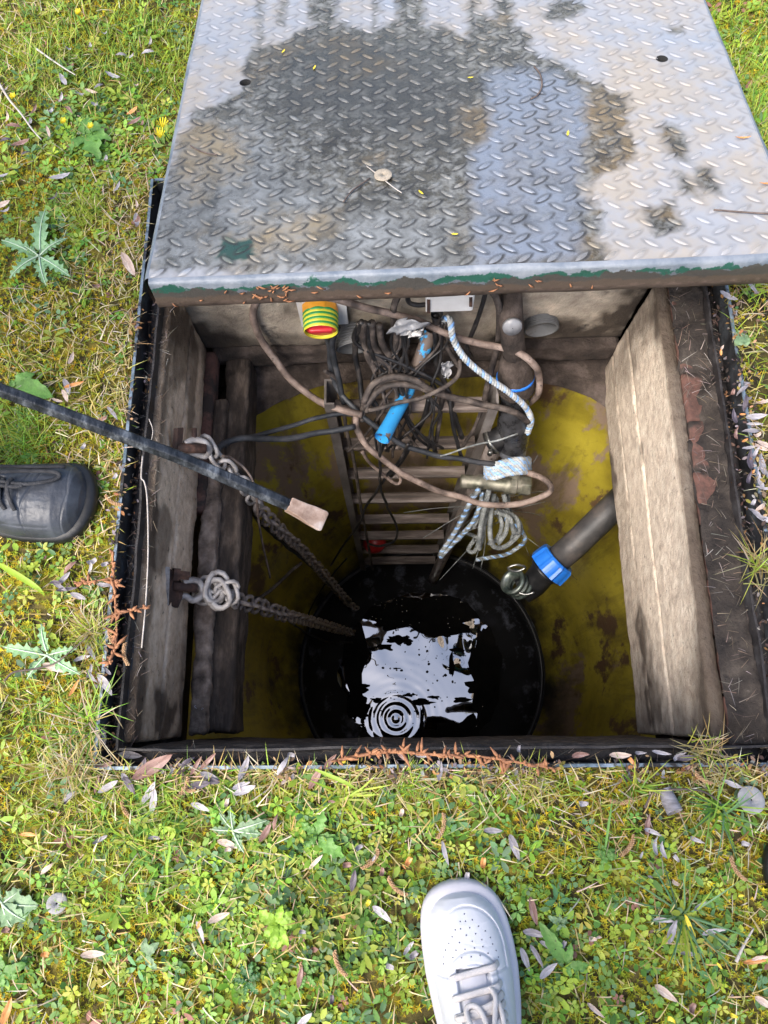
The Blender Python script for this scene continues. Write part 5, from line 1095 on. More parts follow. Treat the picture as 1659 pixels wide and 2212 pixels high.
        for pl in ([surf(.16, -.010, .016), surf(.13, -.008, .012), surf(.09, -.006, .008), surf(.062, -.013, .006), surf(.045, -.024, .004), surf(.052, -.032, .005), surf(.09, -.030, .008), surf(.13, -.020, .012), surf(.165, -.012, .016)],
                   [surf(.17, -.014, .016), surf(.14, -.030, .010), surf(.11, -.038, .004), surf(.075, -.042, .003), surf(.045, -.047, .004)],
                   [surf(.17, -.004, .016), surf(.14, -.001, .014), surf(.10, .0, .009), surf(.09, -.004, .008)]):
            obj('lace_loop', tube_vf(spline(pl, 7), .0033, 7, flat=.6), M['black_lace'], root)
    return O+A*.20+Up*.09, A, S
def skin_body(name, joints, edges, m, root, parent, sub=2):
    names = list(joints); me = bpy.data.meshes.new(name); lo = _origin(parent)
    me.from_pydata([tuple(np.array(joints[k_][0])-lo) for k_ in names], [(names.index(a), names.index(b)) for a, b in edges], [])
    o = link(name, me, parent); s = o.modifiers.new('skin', 'SKIN'); s.use_smooth_shade = True
    for i, k_ in enumerate(names):
        r = joints[k_][1]; r = (r, r) if not isinstance(r, tuple) else r; me.skin_vertices[0].data[i].radius = r
    me.skin_vertices[0].data[names.index(root)].use_root = True
    ss = o.modifiers.new('sub', 'SUBSURF'); ss.levels = sub; ss.render_levels = sub; me.materials.append(m); return o
def person(label, toe, heel_dir, kind, upper=None, L=.30, HW=.058):
    root = empty('person', label, 'person', toe)
    ank, A, S = sneaker(root, toe, heel_dir, L=L, HW=HW, kind=kind)
    return root, ank, A, S
# the photographer: white sneaker, dark clothes, leaning over the pit with both hands on the phone
p1, ank, A, S = person('person in a white leather sneaker with pale laces standing below the pit', P(983, 1896, .012)*[1, 1, 0]+[0, 0, .002], (.115, -1), 'white', L=.305, HW=.0605)
cx = ank[0]
J = {'hip': ((cx-.09, -.74, .90), (.16, .12)), 'waist': ((cx-.09, -.64, 1.04), (.15, .11)), 'chest': ((cx-.09, -.42, 1.24), (.18, .13)), 'neckb': ((cx-.10, -.27, 1.36), (.07, .07)), 'neck': ((cx-.10, -.21, 1.39), .055),
     'kneeR': ((cx+.0, -.52, .48), .068), 'ankR': ((ank[0], ank[1]-.02, .10), .052), 'thR': ((cx, -.68, .82), .095),
     'thL': ((cx-.18, -.70, .82), .095), 'kneeL': ((cx-.2, -.60, .48), .068), 'ankL': ((cx-.22, -.66, .10), .052),
     'shR': ((cx+.10, -.36, 1.32), .07), 'elR': ((cx+.14, -.30, 1.10), .05), 'wrR': ((.105, -.12, 1.11), .033),
     'shL': ((cx-.29, -.36, 1.32), .07), 'elL': ((cx-.31, -.30, 1.10), .05), 'wrL': ((-.105, -.12, 1.11), .033)}
E1 = [('hip', 'waist'), ('waist', 'chest'), ('chest', 'neckb'), ('neckb', 'neck'), ('hip', 'thR'), ('thR', 'kneeR'), ('kneeR', 'ankR'), ('hip', 'thL'), ('thL', 'kneeL'), ('kneeL', 'ankL'),
      ('chest', 'shR'), ('shR', 'elR'), ('elR', 'wrR'), ('chest', 'shL'), ('shL', 'elL'), ('elL', 'wrL')]
skin_body('clothed_body', J, E1, M['jacket'], 'hip', p1)
hd = np.array([cx-.10, -.12, 1.44])
V, F = lathe_vf([(-.115, .001), (-.11, .035), (-.08, .065), (-.03, .082), (.03, .085), (.07, .07), (.10, .04), (.11, .001)], hd, hd+np.array([0, -.35, .93]), 24)
obj('head', (V, F), M['skin'], p1)
V, F = lathe_vf([(-.02, .088), (.03, .092), (.075, .078), (.11, .045), (.122, .001)], hd+np.array([0, -.012, .004]), hd+np.array([0, -.5, .93]), 24)
obj('hair', (V, F), M['hair'], p1)
obj('nose', lathe_vf([(0, .013), (.02, .010), (.03, .002)], hd+np.array([0, .075, -.03]), hd+np.array([0, .2, -.05]), 10), M['skin'], p1)
def hand(root, wr, pd, sd, m):
    wr = np.array(wr, float); pd = np.array(pd, float)/np.linalg.norm(pd); sd = np.array(sd, float)/np.linalg.norm(sd); nn = np.cross(pd, sd)
    J = {'w': (wr, .024), 'p': (wr+pd*.045, (.036, .016)), 'k': (wr+pd*.08, (.036, .014))}; E_ = [('w', 'p'), ('p', 'k')]
    skin_body('hand', J, E_, m, 'w', root)
    for i, (o_, l) in enumerate(((-.027, .065), (-.009, .075), (.009, .07), (.026, .055))):
        b = wr+pd*.075+sd*o_; q1 = b+pd*l*.5-nn*.008; q2 = b+pd*l*.75-nn*.028; q3 = b+pd*l*.8-nn*.045
        obj('finger', tube_vf(spline([b-pd*.01, b+pd*.005, q1, q2, q3], 4), [.0095]*8+[.0085]*9, 9), m, root)
    b = wr+pd*.03-sd*.03
    obj('thumb', tube_vf(spline([b, b-sd*.022+pd*.02, b-sd*.03+pd*.05-nn*.015], 4), [.0115]*5+[.009]*4, 9), m, root)
hand(p1, (.105, -.12, 1.115), (-.30, .75, .0), (.2, .1, 1), M['skin']); hand(p1, (-.105, -.12, 1.115), (.30, .75, .0), (-.2, .1, 1), M['skin'])
V, F = box_vf(CP+CM @ np.array([0, -.045, .016]), (.078, .162, .008), CM)
tag(obj('phone', (V, F), M['phone'], bevel=.003), 'dark phone held above the pit, showing as a dark reflection in the water', 'phone')
root2, ank2, A2, S2 = None, None, None, None
s2 = empty('sneaker', 'x', 'x', (0, 0, 0)); bpy.data.objects.remove(s2)
# the man on the left with the bar: black shoe pointing at the pit
p2, ank2, A2, S2 = person('person in a scuffed black leather shoe standing left of the pit', P(208, 1083, .02)*[1, 1, 0]+[0, 0, .002], (-1, .055), 'black', L=.30, HW=.066)
y2 = ank2[1]
J2 = {'hip': ((-1.05, y2+.16, .93), (.16, .12)), 'waist': ((-1.04, y2+.16, 1.10), (.15, .11)), 'chest': ((-.98, y2+.15, 1.34), (.18, .13)), 'neckb': ((-.93, y2+.15, 1.50), (.07, .07)), 'neck': ((-.90, y2+.15, 1.56), .055),
      'thR': ((-1.02, y2+.03, .83), .095), 'kneeR': ((-.90, y2, .50), .068), 'ankR': ((ank2[0]-.0, y2, .10), .052), 'thL': ((-1.04, y2+.27, .83), .095), 'kneeL': ((-.98, y2+.30, .50), .068), 'ankL': ((-1.05, y2+.32, .10), .052),
      'shR': ((-.98, y2-.04, 1.40), .07), 'elR': ((-.98, y2-.12, 1.12), .05), 'shL': ((-.98, y2+.34, 1.40), .07), 'elL': ((-.98, y2+.40, 1.12), .05), 'wrL': ((-.88, y2+.38, .90), .035)}
gp = bp0+(bp1-bp0)*.0; J2['wrR'] = (gp+np.array([-.08, -.03, .05]), .035)
E2 = E1
skin_body('clothed_body', J2, E2, M['trouser'], 'hip', p2)
hand(p2, gp+np.array([-.075, -.03, .045]), (.8, .2, -.35), (.2, -1, .1), M['skin']); hand(p2, (-.88, y2+.38, .89), (.2, .0, -1), (0, 1, 0), M['skin'])
hd = np.array([-.83, y2+.15, 1.65])
obj('head', lathe_vf([(-.115, .001), (-.11, .035), (-.08, .065), (-.03, .082), (.03, .085), (.07, .07), (.10, .04), (.11, .001)], hd, hd+np.array([-.3, 0, .95]), 24), M['skin'], p2)
obj('hair', lathe_vf([(-.02, .088), (.03, .092), (.075, .078), (.11, .045), (.122, .001)], hd+np.array([-.012, 0, .004]), hd+np.array([-.45, 0, .93]), 24), M['hair'], p2)
# third shoe just entering the frame on the right
p3 = empty('shoe', 'black shoe toe just showing at the right edge on the grass', 'shoe', P(1650, 1878, 0))
sneaker(p3, P(1652, 1880, .02)*[1, 1, 0]+[0, 0, .002], (1, -.05), kind='black', L=.30, HW=.05)

# ---------------------------------------------------------------- fallen leaves, each an object of its own
def willow(L, Wd, curl, twist, seed, fold=.25):
    n = 12; V = []
    for i in range(n+1):
        a = i/n; w_ = Wd*math.sin(PI*a**.8)**.8*(.96 if 0 < i < n else 0)+.0002
        th_ = curl*(a-.5); x = L*(math.sin(th_)/curl if abs(curl) > .05 else a-.5); z = L*((1-math.cos(th_))/curl if abs(curl) > .05 else 0)
        tw = twist*(a-.5)
        for q in (-1, -.5, 0, .5, 1):
            zz = abs(q)**1.5*w_*fold+(.0006*math.sin(i*2.1+q*3+seed))
            V.append((x, q*w_*math.cos(tw)-zz*math.sin(tw), z+zz*math.cos(tw)+q*w_*math.sin(tw)))
    F = [(i*5+j, i*5+j+1, (i+1)*5+j+1, (i+1)*5+j) for i in range(n) for j in range(4)]
    V = np.array(V); V[:, 2] -= V[:, 2].min(); return V, F
def leafmat(name, c1, c2, c3):
    return mat(name, [c1, c2, c3], scale=60, stretch=(.5, 3, 1), rough=.55, bump=.5, bscale=140, bstretch=(.4, 4, 1), trans=.15)
LM = {'grey': leafmat('leaf_grey', (.16, .145, .155), (.27, .25, .27), (.40, .375, .41)), 'dark': leafmat('leaf_dark', (.04, .03, .04), (.10, .08, .10), (.2, .17, .2)),
      'brown': leafmat('leaf_brown', (.14, .07, .055), (.27, .15, .12), (.4, .27, .24)), 'beige': leafmat('leaf_beige', (.40, .28, .22), (.6, .46, .38), (.72, .6, .52)),
      'pale': leafmat('leaf_pale', (.28, .255, .27), (.42, .39, .41), (.55, .52, .54)), 'yellow': leafmat('leaf_yellow', (.7, .5, .03), (.85, .68, .05), (.9, .75, .12)), 'orange': leafmat('leaf_orange', (.5, .16, .05), (.72, .32, .10), (.8, .45, .2))}
LMESH = {}
for mn, m_ in LM.items():
    for si, (l_, w_, c_, t_) in enumerate([(.038, .0036, .9, .6), (.034, .0034, 2.4, 1.3), (.036, .0040, -1.5, 1.8), (.027, .0038, 4.0, .8), (.040, .0058, .9, .5), (.013, .0022, .6, .4)]):
        V, F = willow(l_, w_, c_, t_, si*3); me = bpy.data.meshes.new('fallen_leaf'); me.from_pydata([tuple(v) for v in V], [], F); me.materials.append(m_)
        me.polygons.foreach_set('use_smooth', np.full(len(me.polygons), True)); LMESH[mn, si] = me
LAND = [(90, 560, 'large thistle'), (116, 1418, 'small thistle rosette'), (120, 1070, 'black shoe'), (322, 389, 'back left frame corner'), (350, 288, 'two dandelions'), (983, 1895, 'white sneaker toe'), (1622, 1728, 'big grey disc'),
        (123, 1951, 'small grey disc'), (607, 1985, 'lime weed'), (1446, 1730, 'rolled leaf'), (1470, 1975, 'spreading grass tuft'), (1560, 620, 'right foot of the cover'), (218, 1655, 'front left frame corner'), (120, 130, 'bleached twig'),
        (45, 240, 'straight grey twig'), (134, 266, 'small dandelion'), (960, 1640, 'orange stem'), (20, 1945, 'lower left rosette'), (510, 1790, 'grey-green rosette'), (690, 1800, 'notched weed'), (1300, 1842, 'spatula-leaved plant'), (1525, 1625, 'front right tuft'),
        (1640, 1200, 'right leaning tuft'), (1600, 735, 'small plant on the right bank'), (298, 487, 'rolled brown leaf'), (131, 383, 'largest pale leaf'), (1215, 2070, 'plant beside the sneaker'), (1600, 2050, 'pale stick'), (205, 1370, 'straw tuft'), (1620, 950, 'heap at the right edge'), (370, 0, 'top left of the cover')]
_seen = set()
def unique_label(px, py, c, s):
    sh = ['slender', 'bent', 'twisted', 'tightly curled', 'broad', 'tiny'][s]; co = {'grey': 'grey-violet', 'dark': 'blackish', 'brown': 'brown', 'beige': 'pinkish beige', 'pale': 'pale silvery', 'yellow': 'yellow', 'orange': 'orange', 'catkin': ''}[c]
    nm = 'crinkled tan catkin' if c == 'catkin' else sh+' '+co+' leaf'; o_ = sorted(LAND, key=lambda l: (l[0]-px)**2+(l[1]-py)**2)
    for far in ('', 'a hand '):
        for l in o_[:4]:
            dx, dy = px-l[0], py-l[1]; d = math.hypot(dx, dy); w_ = ('just ' if d < 60 else '')+({(-1): 'left of', 1: 'right of'}[1 if dx > 0 else -1] if abs(dx) > 2*abs(dy) else ('below' if dy > 0 else 'above') if abs(dy) > 2*abs(dx) else ('below' if dy > 0 else 'above')+' and '+('right of' if dx > 0 else 'left of'))
            t_ = nm+' '+w_+' the '+l[2]
            if t_ not in _seen: _seen.add(t_); return t_
    t_ = nm+' between the '+o_[0][2]+' and the '+o_[1][2]
    if t_ in _seen: t_ = nm+' between the '+o_[0][2]+' and the '+o_[2][2]
    _seen.add(t_); return t_
def leaf(px, py, col='grey', s=0, ang=None, z=.012, sc=1.0, label=None, group=None, tilt=.25, cat='leaf'):
    p = P(px, py, z); a = random.uniform(0, 2*PI) if ang is None else math.radians(ang)
    if z == .012: p[2] = float(gheight(p[0], p[1]))+.019
    o = link('fallen_leaf', LMESH[col, s], None, p); o.rotation_euler = (random.uniform(-1, 1)*tilt*1.3, random.uniform(-1, 1)*tilt, a); o.scale = (sc,)*3
    return tag(o, label, cat, group)
gA = 'dry willow leaves fallen on the grass left of the cover'
lists = []
lists.append(('curled lavender-grey willow leaf on the grass left of the tread plate cover', gA, [(x*.294, y*.294, c, s, a) for x, y, c, s, a in
   [(740, 160, 'pale', 3, 20), (640, 290, 'pale', 3, 90), (1040, 145, 'pale', 1, 80), (840, 300, 'grey', 2, 10), (900, 288, 'pale', 1, 30), (1020, 230, 'pale', 2, 15), (800, 490, 'pale', 4, -30), (465, 590, 'pale', 4, -60),
    (585, 680, 'grey', 1, -10), (660, 640, 'beige', 0, -25), (690, 745, 'pale', 3, 0), (375, 825, 'pale', 3, 50), (455, 735, 'pale', 1, 70), (255, 820, 'brown', 0, 85), (970, 860, 'brown', 4, 30), (1030, 880, 'brown', 3, 60),
    (30, 1300, 'pale', 4, 0), (400, 1460, 'dark', 1, 30), (780, 1170, 'pale', 3, 70), (870, 1390, 'pale', 0, 80), (30, 1520, 'beige', 4, 20), (45, 1565, 'pale', 1, 30), (1010, 1640, 'pale', 4, -80),
    (1015, 1520, 'beige', 1, 100), (70, 890, 'beige', 1, 80), (355, 970, 'beige', 0, -70), (720, 2110, 'brown', 3, 10), (220, 890, 'pale', 3, 75), (110, 950, 'brown', 2, 10), (520, 470, 'brown', 3, 10), (950, 760, 'orange', 4, 30),
    (10, 620, 'grey', 1, 90), (60, 690, 'grey', 1, 10), (1020, 370, 'grey', 3, 60), (700, 590, 'grey', 2, 40), (960, 520, 'beige', 3, 10), (500, 345, 'pale', 3, 0), (160, 1060, 'brown', 4, 20), (190, 1150, 'dark', 2, 40), (60, 1060, 'dark', 2, 10)]]))
lists.append(('twisted pale willow leaf lying along the left edge of the frame', 'dry willow leaves beside the left edge of the frame', [(x*.2942, 1192.8+y*.2942, c, s, a) for x, y, c, s, a in
   [(500, 200, 'grey', 4, 50), (680, 120, 'pale', 1, 80), (780, 90, 'pale', 3, 20), (470, 265, 'grey', 0, -30), (600, 330, 'grey', 4, -20), (680, 740, 'grey', 0, -50), (620, 775, 'pale', 1, 20), (420, 850, 'beige', 4, -20),
    (690, 920, 'grey', 2, -40), (800, 880, 'grey', 1, -40), (560, 1000, 'orange', 0, 70), (780, 240, 'grey', 2, 0), (540, 130, 'brown', 2, 50), (440, 240, 'dark', 2, 0), (520, 280, 'dark', 0, 10), (670, 880, 'grey', 1, 80), (-700, 0, 'grey', 1, 0)]][:-1]))
lists.append(('small dry leaf between straw and moss on the left bank', 'dry willow leaves beside the left edge of the frame', [(x*.3268, 759+y*.3268, c, s, a) for x, y, c, s, a in
   [(480, 60, 'beige', 4, 85), (470, 260, 'grey', 4, -65), (455, 315, 'beige', 4, -60), (760, 420, 'grey', 0, -50), (560, 640, 'pale', 3, 60), (395, 340, 'beige', 0, -20), (690, 460, 'brown', 1, 20), (510, 240, 'orange', 0, 20), (770, 830, 'pale', 3, 60)]]))
lists.append(('dull grey-violet willow leaf lying against the front edge of the frame', 'dry willow leaves along the front edge of the frame', [(x*.3268, 1626.6+y*.3268-10, c, s, a) for x, y, c, s, a in
   [(1150, 130, 'grey', 1, 60), (1300, 110, 'brown', 0, 60), (1380, 80, 'brown', 0, 45), (950, 120, 'dark', 4, 70), (730, 250, 'pale', 4, 30), (650, 230, 'brown', 0, 80), (850, 220, 'grey', 4, -60), (870, 240, 'dark', 4, -50), (480, 310, 'grey', 2, 40),
    (460, 330, 'dark', 3, 80), (1000, 290, 'pale', 4, 60), (1030, 340, 'pale', 4, 85), (690, 590, 'grey', 1, 30), (1050, 580, 'grey', 1, 0), (1340, 380, 'pale', 4, -20), (1520, 620, 'beige', 4, -20), (340, 780, 'beige', 2, 40),
    (1340, 1200, 'pale', 0, -65), (640, 1340, 'beige', 4, 0), (60, 1730, 'orange', 4, 80), (1390, 180, 'grey', 4, -20), (1330, 240, 'dark', 4, 10), (1400, 215, 'dark', 4, -10), (1600, 240, 'pale', 4, 20), (1620, 130, 'grey', 4, 70), (1240, 100, 'dark', 2, 40),
    (700, 110, 'brown', 1, 10), (1460, 1100, 'beige', 4, 20), (1330, 1150, 'orange', 5, 70), (330, 1350, 'orange', 3, 0), (220, 560, 'orange', 0, 0), (70, 1195, 'brown', 3, 0), (1510, 350, 'beige', 3, 80)]]))
lists.append(('dry leaf in the clover between the front frame edge and the white sneaker', 'dry leaves in the clover in front of the frame', [(488+x*.3595, 1572.4+y*.3595, c, s, a) for x, y, c, s, a in
   [(625, 200, 'brown', 4, 50), (545, 295, 'brown', 4, 60), (1060, 165, 'brown', 4, -45), (1285, 260, 'grey', 4, 80), (125, 370, 'pale', 4, 20), (345, 225, 'pale', 2, 60), (310, 560, 'brown', 2, 80), (250, 620, 'brown', 4, 60), (945, 1105, 'pale', 4, -35),
    (1310, 740, 'pale', 0, -75), (1100, 1310, 'pale', 1, 50), (1135, 1350, 'grey', 3, 40), (990, 1430, 'pale', 3, -10), (480, 1740, 'pale', 4, 40), (640, 1620, 'dark', 3, 90), (770, 900, 'dark', 4, 80), (1060, 500, 'beige', 3, 80),
    (450, 1480, 'brown', 4, 80), (110, 270, 'grey', 3, 80), (30, 720, 'beige', 3, 0), (400, 160, 'grey', 3, -10), (800, 710, 'grey', 3, 30), (890, 775, 'pale', 5, 60), (1445, 875, 'pale', 3, 80), (1600, 610, 'grey', 4, 0), (740, 810, 'brown', 3, 10), (1190, 160, 'pale', 4, 0), (640, 440, 'brown', 5, 0),
    (550, 790, 'beige', 0, 45), (940, 860, 'brown', 3, 80), (1100, 790, 'orange', 3, 60), (1540, 790, 'orange', 3, 80), (470, 1210, 'grey', 3, 0), (700, 200, 'yellow', 3, 0), (862, 1035, 'yellow', 3, 60)]]))
lists.append(('pale curled willow leaf on the moss right of the white sneaker', 'dry willow leaves on the moss in the lower right corner', [(1084.4+x*.3464, 1572.4+y*.3464, c, s, a) for x, y, c, s, a in
   [(735, 172, 'beige', 4, 0), (985, 155, 'pale', 0, -10), (1090, 175, 'pale', 1, 30), (1430, 345, 'pale', 2, -20), (890, 590, 'brown', 4, 80), (925, 640, 'pale', 1, -20), (935, 720, 'pale', 1, 80), (980, 740, 'pale', 1, 100), (1190, 690, 'pale', 1, -20),
    (1500, 715, 'pale', 3, -10), (70, 730, 'grey', 4, -70), (1065, 960, 'beige', 3, -30), (1220, 1110, 'pale', 1, 30), (990, 1185, 'pale', 0, -5), (1045, 1250, 'grey', 4, 70), (1310, 1262, 'pale', 0, 10), (200, 1268, 'grey', 4, -8), (185, 1130, 'brown', 4, -80),
    (140, 1430, 'pale', 4, -70), (212, 1405, 'grey', 0, -60), (275, 1490, 'pale', 4, 35), (290, 1350, 'pale', 0, -30), (375, 1325, 'grey', 3, 60), (1005, 1640, 'beige', 4, -35), (1150, 1400, 'grey', 2, 0), (1645, 600, 'pale', 1, 80), (1620, 1700, 'beige', 4, -30),
    (565, 1740, 'beige', 0, -40), (480, 165, 'brown', 4, 5), (850, 155, 'grey', 1, 0), (1140, 185, 'dark', 2, 10), (1600, 1420, 'beige', 0, 10), (1560, 1450, 'orange', 0, 5), (490, 470, 'pale', 3, 0), (850, 780, 'pale', 5, 60), (1070, 800, 'pale', 3, -50), (1150, 250, 'brown', 3, 40),
    (320, 1325, 'brown', 3, 80), (545, 1300, 'beige', 3, 0), (590, 1290, 'beige', 5, 0), (100, 130, 'grey', 3, 80), (1180, 1730, 'brown', 3, 60), (800, 200, 'orange', 3, -50), (1160, 1225, 'yellow', 0, -70), (1420, 1780, 'yellow', 3, -20), (1040, 1800, 'yellow', 3, -20), (1350, 1480, 'yellow', 5, -50), (1480, 1040, 'yellow', 5, 0)]]))
lists.append(('bleached willow leaf heaped against the right edge of the frame', 'dry willow leaves heaped along the right edge of the frame', [(1247+x*.5144, 542+y*.5144, c, s, a) for x, y, c, s, a in
   [(628, 195, 'pale', 4, -22), (724, 160, 'pale', 0, -60), (660, 270, 'grey', 3, 80), (745, 700, 'pale', 4, 5), (740, 730, 'pale', 0, -5), (745, 850, 'pale', 1, 60), (758, 960, 'pale', 4, 100), (785, 820, 'beige', 4, -20), (735, 1060, 'pale', 3, 60), (790, 1130, 'pale', 4, -20),
    (700, 560, 'grey', 3, 0), (690, 590, 'grey', 2, 40), (780, 1000, 'pale', 0, -15), (718, 830, 'pale', 0, 10), (765, 830, 'beige', 1, -30), (690, 690, 'orange', 5, 0), (650, 600, 'brown', 3, 70), (700, 800, 'orange', 5, 30), (660, 770, 'brown', 1, 80), (735, 930, 'orange', 5, 50), (762, 1075, 'beige', 2, 40), (780, 640, 'beige', 0, 10),
    (725, 760, 'grey', 2, 0), (750, 780, 'beige', 3, 20), (745, 1110, 'grey', 2, -40), (700, 640, 'dark', 2, 80), (655, 700, 'dark', 4, 90), (720, 880, 'dark', 4, 80), (715, 960, 'dark', 1, 70), (795, 940, 'grey', 1, 80), (770, 900, 'grey', 4, 95), (640, 240, 'brown', 3, 0), (600, 430, 'orange', 5, 90), (605, 410, 'beige', 5, 60)]]))
for lab, grp, ls in lists:
    for x, y, c, s, a in ls: leaf(x, y, c, s, a, label=unique_label(x, y, c, s), group=grp, sc=random.uniform(.68, .98))
# singular leaves
leaf(131, 383, 'pale', 4, 15, sc=1.05, label='largest flat pale leaf above the thistle on the left grass', tilt=.1)
leaf(149, 242, 'brown', 2, -40, sc=.9, label='shiny dark red-brown curled leaf on the upper left grass', tilt=.2)
leaf(281, 577, 'beige', 4, -60, sc=1.35, label='broad pinkish-beige leaf leaning on the left frame edge', tilt=.15)
leaf(297, 487, 'brown', 3, 70, sc=1.5, label='glossy brown rolled leaf beside the frame corner by the cover', tilt=.3)
leaf(333, 1655, 'brown', 4, 30, z=.02, sc=1.7, label='broad mauve-brown leaf lying over the front left frame edge', tilt=.1)
leaf(283, 1631, 'pale', 4, -5, z=-.028, sc=.95, label='pale leaf lying in the front left channel of the frame', tilt=.05)
leaf(230, 1480, 'pale', 4, -50, z=.016, sc=1.05, label='silvery leaf across the left frame edge near the bottom', tilt=.15)
leaf(225, 1592, 'grey', 1, -70, z=.0, sc=.9, label='curled grey leaf in the left channel near the front corner', tilt=.2)
leaf(430, 1528, 'pale', 5, -15, z=-.29, sc=1.5, label='small pale leaf on the dark kerb inside the pit on the left', tilt=.05)
leaf(205, 1215, 'pale', 3, 30, sc=1.1, label='pale ring-curled leaf between straw on the left bank', tilt=.2)
for px, py, a, lab in ((680, 150, 70, 'tiny yellow leaf on the wet cover near the left lifting hole'), (1016, 172, 5, 'small yellow leaf on the wet cover between the two lifting holes'), (909, 420, -45, 'tiny yellow leaf on the cover right of the tan disc'),
                       (1226, 292, 80, 'tiny yellow leaf on the right edge of the wet patch'), (613, 115, 60, 'tiny yellow leaf at the upper left of the wet patch'), (982, 510, 0, 'tiny straw-coloured leaf near the front edge of the cover')):
    uw = lid_uw(px, py); p = lidp(uw[0], uw[1], .0035); o = link('fallen_leaf', LMESH['yellow', 5], None, p); o.rotation_euler = (-.2, 0, math.radians(a)); o.scale = (.85, .85, .5); tag(o, lab, 'leaf')
for px, py, a, c, lab in ((1602, 303, 0, 'orange', 'small orange leaf near the right edge of the cover'), (1655, 402, 0, 'orange', 'orange leaf stalk at the right side of the cover'),):
    uw = lid_uw(px, py); p = lidp(uw[0], uw[1], .004); o = link('fallen_leaf', LMESH[c, 0], None, p); o.rotation_euler = (-.2, 0, math.radians(a)); o.scale = (.7, .6, .6); tag(o, lab, 'leaf')
# debris on the cover's front skirt
mb = MB()
for i in range(46):
    u_ = RNG.uniform(.01, .70) if i > 26 else RNG.uniform(.135, .215); q = RNG.uniform(.1, .95); p = LO+LU*u_-LWv*.0105-LN*(.014+.036*q)
    d = np.array([RNG.normal(0, 1), 0, RNG.normal(0, .5)]); d = d/np.linalg.norm(d)*RNG.uniform(.003, .008)
    mb.add(*tube_vf([p-d, p+np.array([0, -.002, .001]), p+d], [.0006, .0016, .0005], 5))
tag(obj('dry_debris', mb, M['dock']), kind='stuff')
def lid_tube(name, pl, r, m, label, cat):
    pp = []
    for x, y in pl:
        uw = lid_uw(x, y); pp.append(lidp(uw[0], uw[1], r+.002))
    return tag(obj(name, tube_vf(spline(pp, 6), r, 6), M[m]), label, cat)
lid_tube('twig', [(1153, 148), (1166, 165), (1170, 190), (1160, 210), (1146, 218)], .0016, 'twig', 'curved dark twig on the wet cover near its middle right', 'twig')
lid_tube('twig', [(742, 440), (757, 420), (768, 410), (800, 388)], .0012, 'twig', 'thin dark forked twig left of the tan disc on the cover', 'twig')
lid_tube('twig', [(412, 318), (430, 328), (450, 335), (470, 338)], .0012, 'twig', 'short brown twig on the left part of the cover', 'twig')
lid_tube('twig', [(1540, 457), (1600, 462), (1665, 466)], .0013, 'twig', 'thin reddish straight twig on the right side of the cover', 'twig')
lid_tube('twig', [(792, 362), (815, 380), (850, 408), (868, 420)], .0009, 'twig_pale', 'thin pale straw passing through the tan disc', 'twig')
def disc(px, py, r, m, label, on_lid=False, tilt=(0, 0)):
    if on_lid: uw = lid_uw(px, py); c = lidp(uw[0], uw[1], .004); ax = LN
    else: c = P(px, py, .02); ax = np.array([tilt[0], tilt[1], 1.0])
    root = empty('washer_disc', label, 'disc', c)
    V, F = lathe_vf([(0, .0014), (0, r*.96), (.0006, r), (.0018, r), (.0024, r*.96), (.0024, .0014), (0, .0014)], c, c+np.array(ax), 36)
    V = V+np.stack([fbm(*(V*60).T, s=1)-.5]*3, 1)*.0008
    obj('ring', (V, F), M[m], root); obj('centre_hole', lathe_vf([(.0006, .0001), (.0006, .0014)], c, c+np.array(ax), 12), M['hole_dark'], root)
disc(828, 384, .0145, 'disc_tan', 'tan round disc lying on the wet part of the cover', True)
disc(1622, 1728, .0185, 'plaster', 'grey round disc with small centre hole near the right edge', tilt=(0, .15))
disc(123, 1951, .0135, 'plaster', 'small grey round disc with dark centre hole lying on the lower left grass', tilt=(.3, 0))
# rolled grey leaf like a small tube
c = P(1446, 1730, .018)
tag(obj('rolled_leaf', tube_vf([c+np.array([-.004, .016, -.004]), c, c+np.array([.004, -.014, .006])], [.009, .011, .0115], 14, cap=False), LM['grey']), 'grey leaf rolled into a small tube on dark soil', 'leaf')

# ---------------------------------------------------------------- stems, twigs, catkins
def gtube(name, pl, r, m, label, cat, z=.014, group=None, taper=True):
    pp = [P(x, y, z if len(q) == 0 else q[0]) for x, y, *q in pl]; sp = spline(pp, 7)
    rr = np.linspace(r, r*.45, len(sp)) if taper else r
    return tag(obj(name, tube_vf(sp, rr, 6), M[m]), label, cat, group)
def dock(label, pl, r, nfl, z=.02):
    root = empty('dry_dock_stem', label, 'stem', P(*pl[0][:2], z)); pp = [P(x, y, z) for x, y in pl]; sp = spline(pp, 8)
    obj('stem', tube_vf(sp, np.linspace(r, r*.5, len(sp)), 7), M['dock'], root); mb = MB()
    for i in range(nfl):
        p = sp[int(RNG.uniform(0, len(sp)))]; d = RNG.normal(0, 1, 3)*.006; d[2] = abs(d[2])*.5
        mb.add(*tube_vf([p, p+d*.6, p+d*1.3], [.0012, .0028, .0006], 5))
    tag(obj('seed_husks', mb, M['dock'], root), kind='stuff')
dock('bright orange dry stem lying along the front edge of the frame', [(730, 1642), (800, 1628), (860, 1624), (940, 1630), (1010, 1632), (1080, 1640), (1140, 1650), (1195, 1660)], .0028, 90)
dock('orange dry stem running down the left edge of the frame', [(243, 1195), (247, 1260), (250, 1320), (252, 1370), (246, 1410), (238, 1430)], .002, 50)
dock('orange dry stem lying across the left bank toward the frame', [(160, 1260), (200, 1256), (240, 1250), (250, 1262)], .0018, 24)
dock('thin pinkish stem crossing the left channel of the frame', [(250, 1328), (290, 1318), (325, 1308)], .0012, 10)
gtube('twig', [(78, 105), (110, 128), (140, 148), (163, 162)], .0022, 'twig_pale', 'bleached white twig on the upper left grass', 'twig', .02)
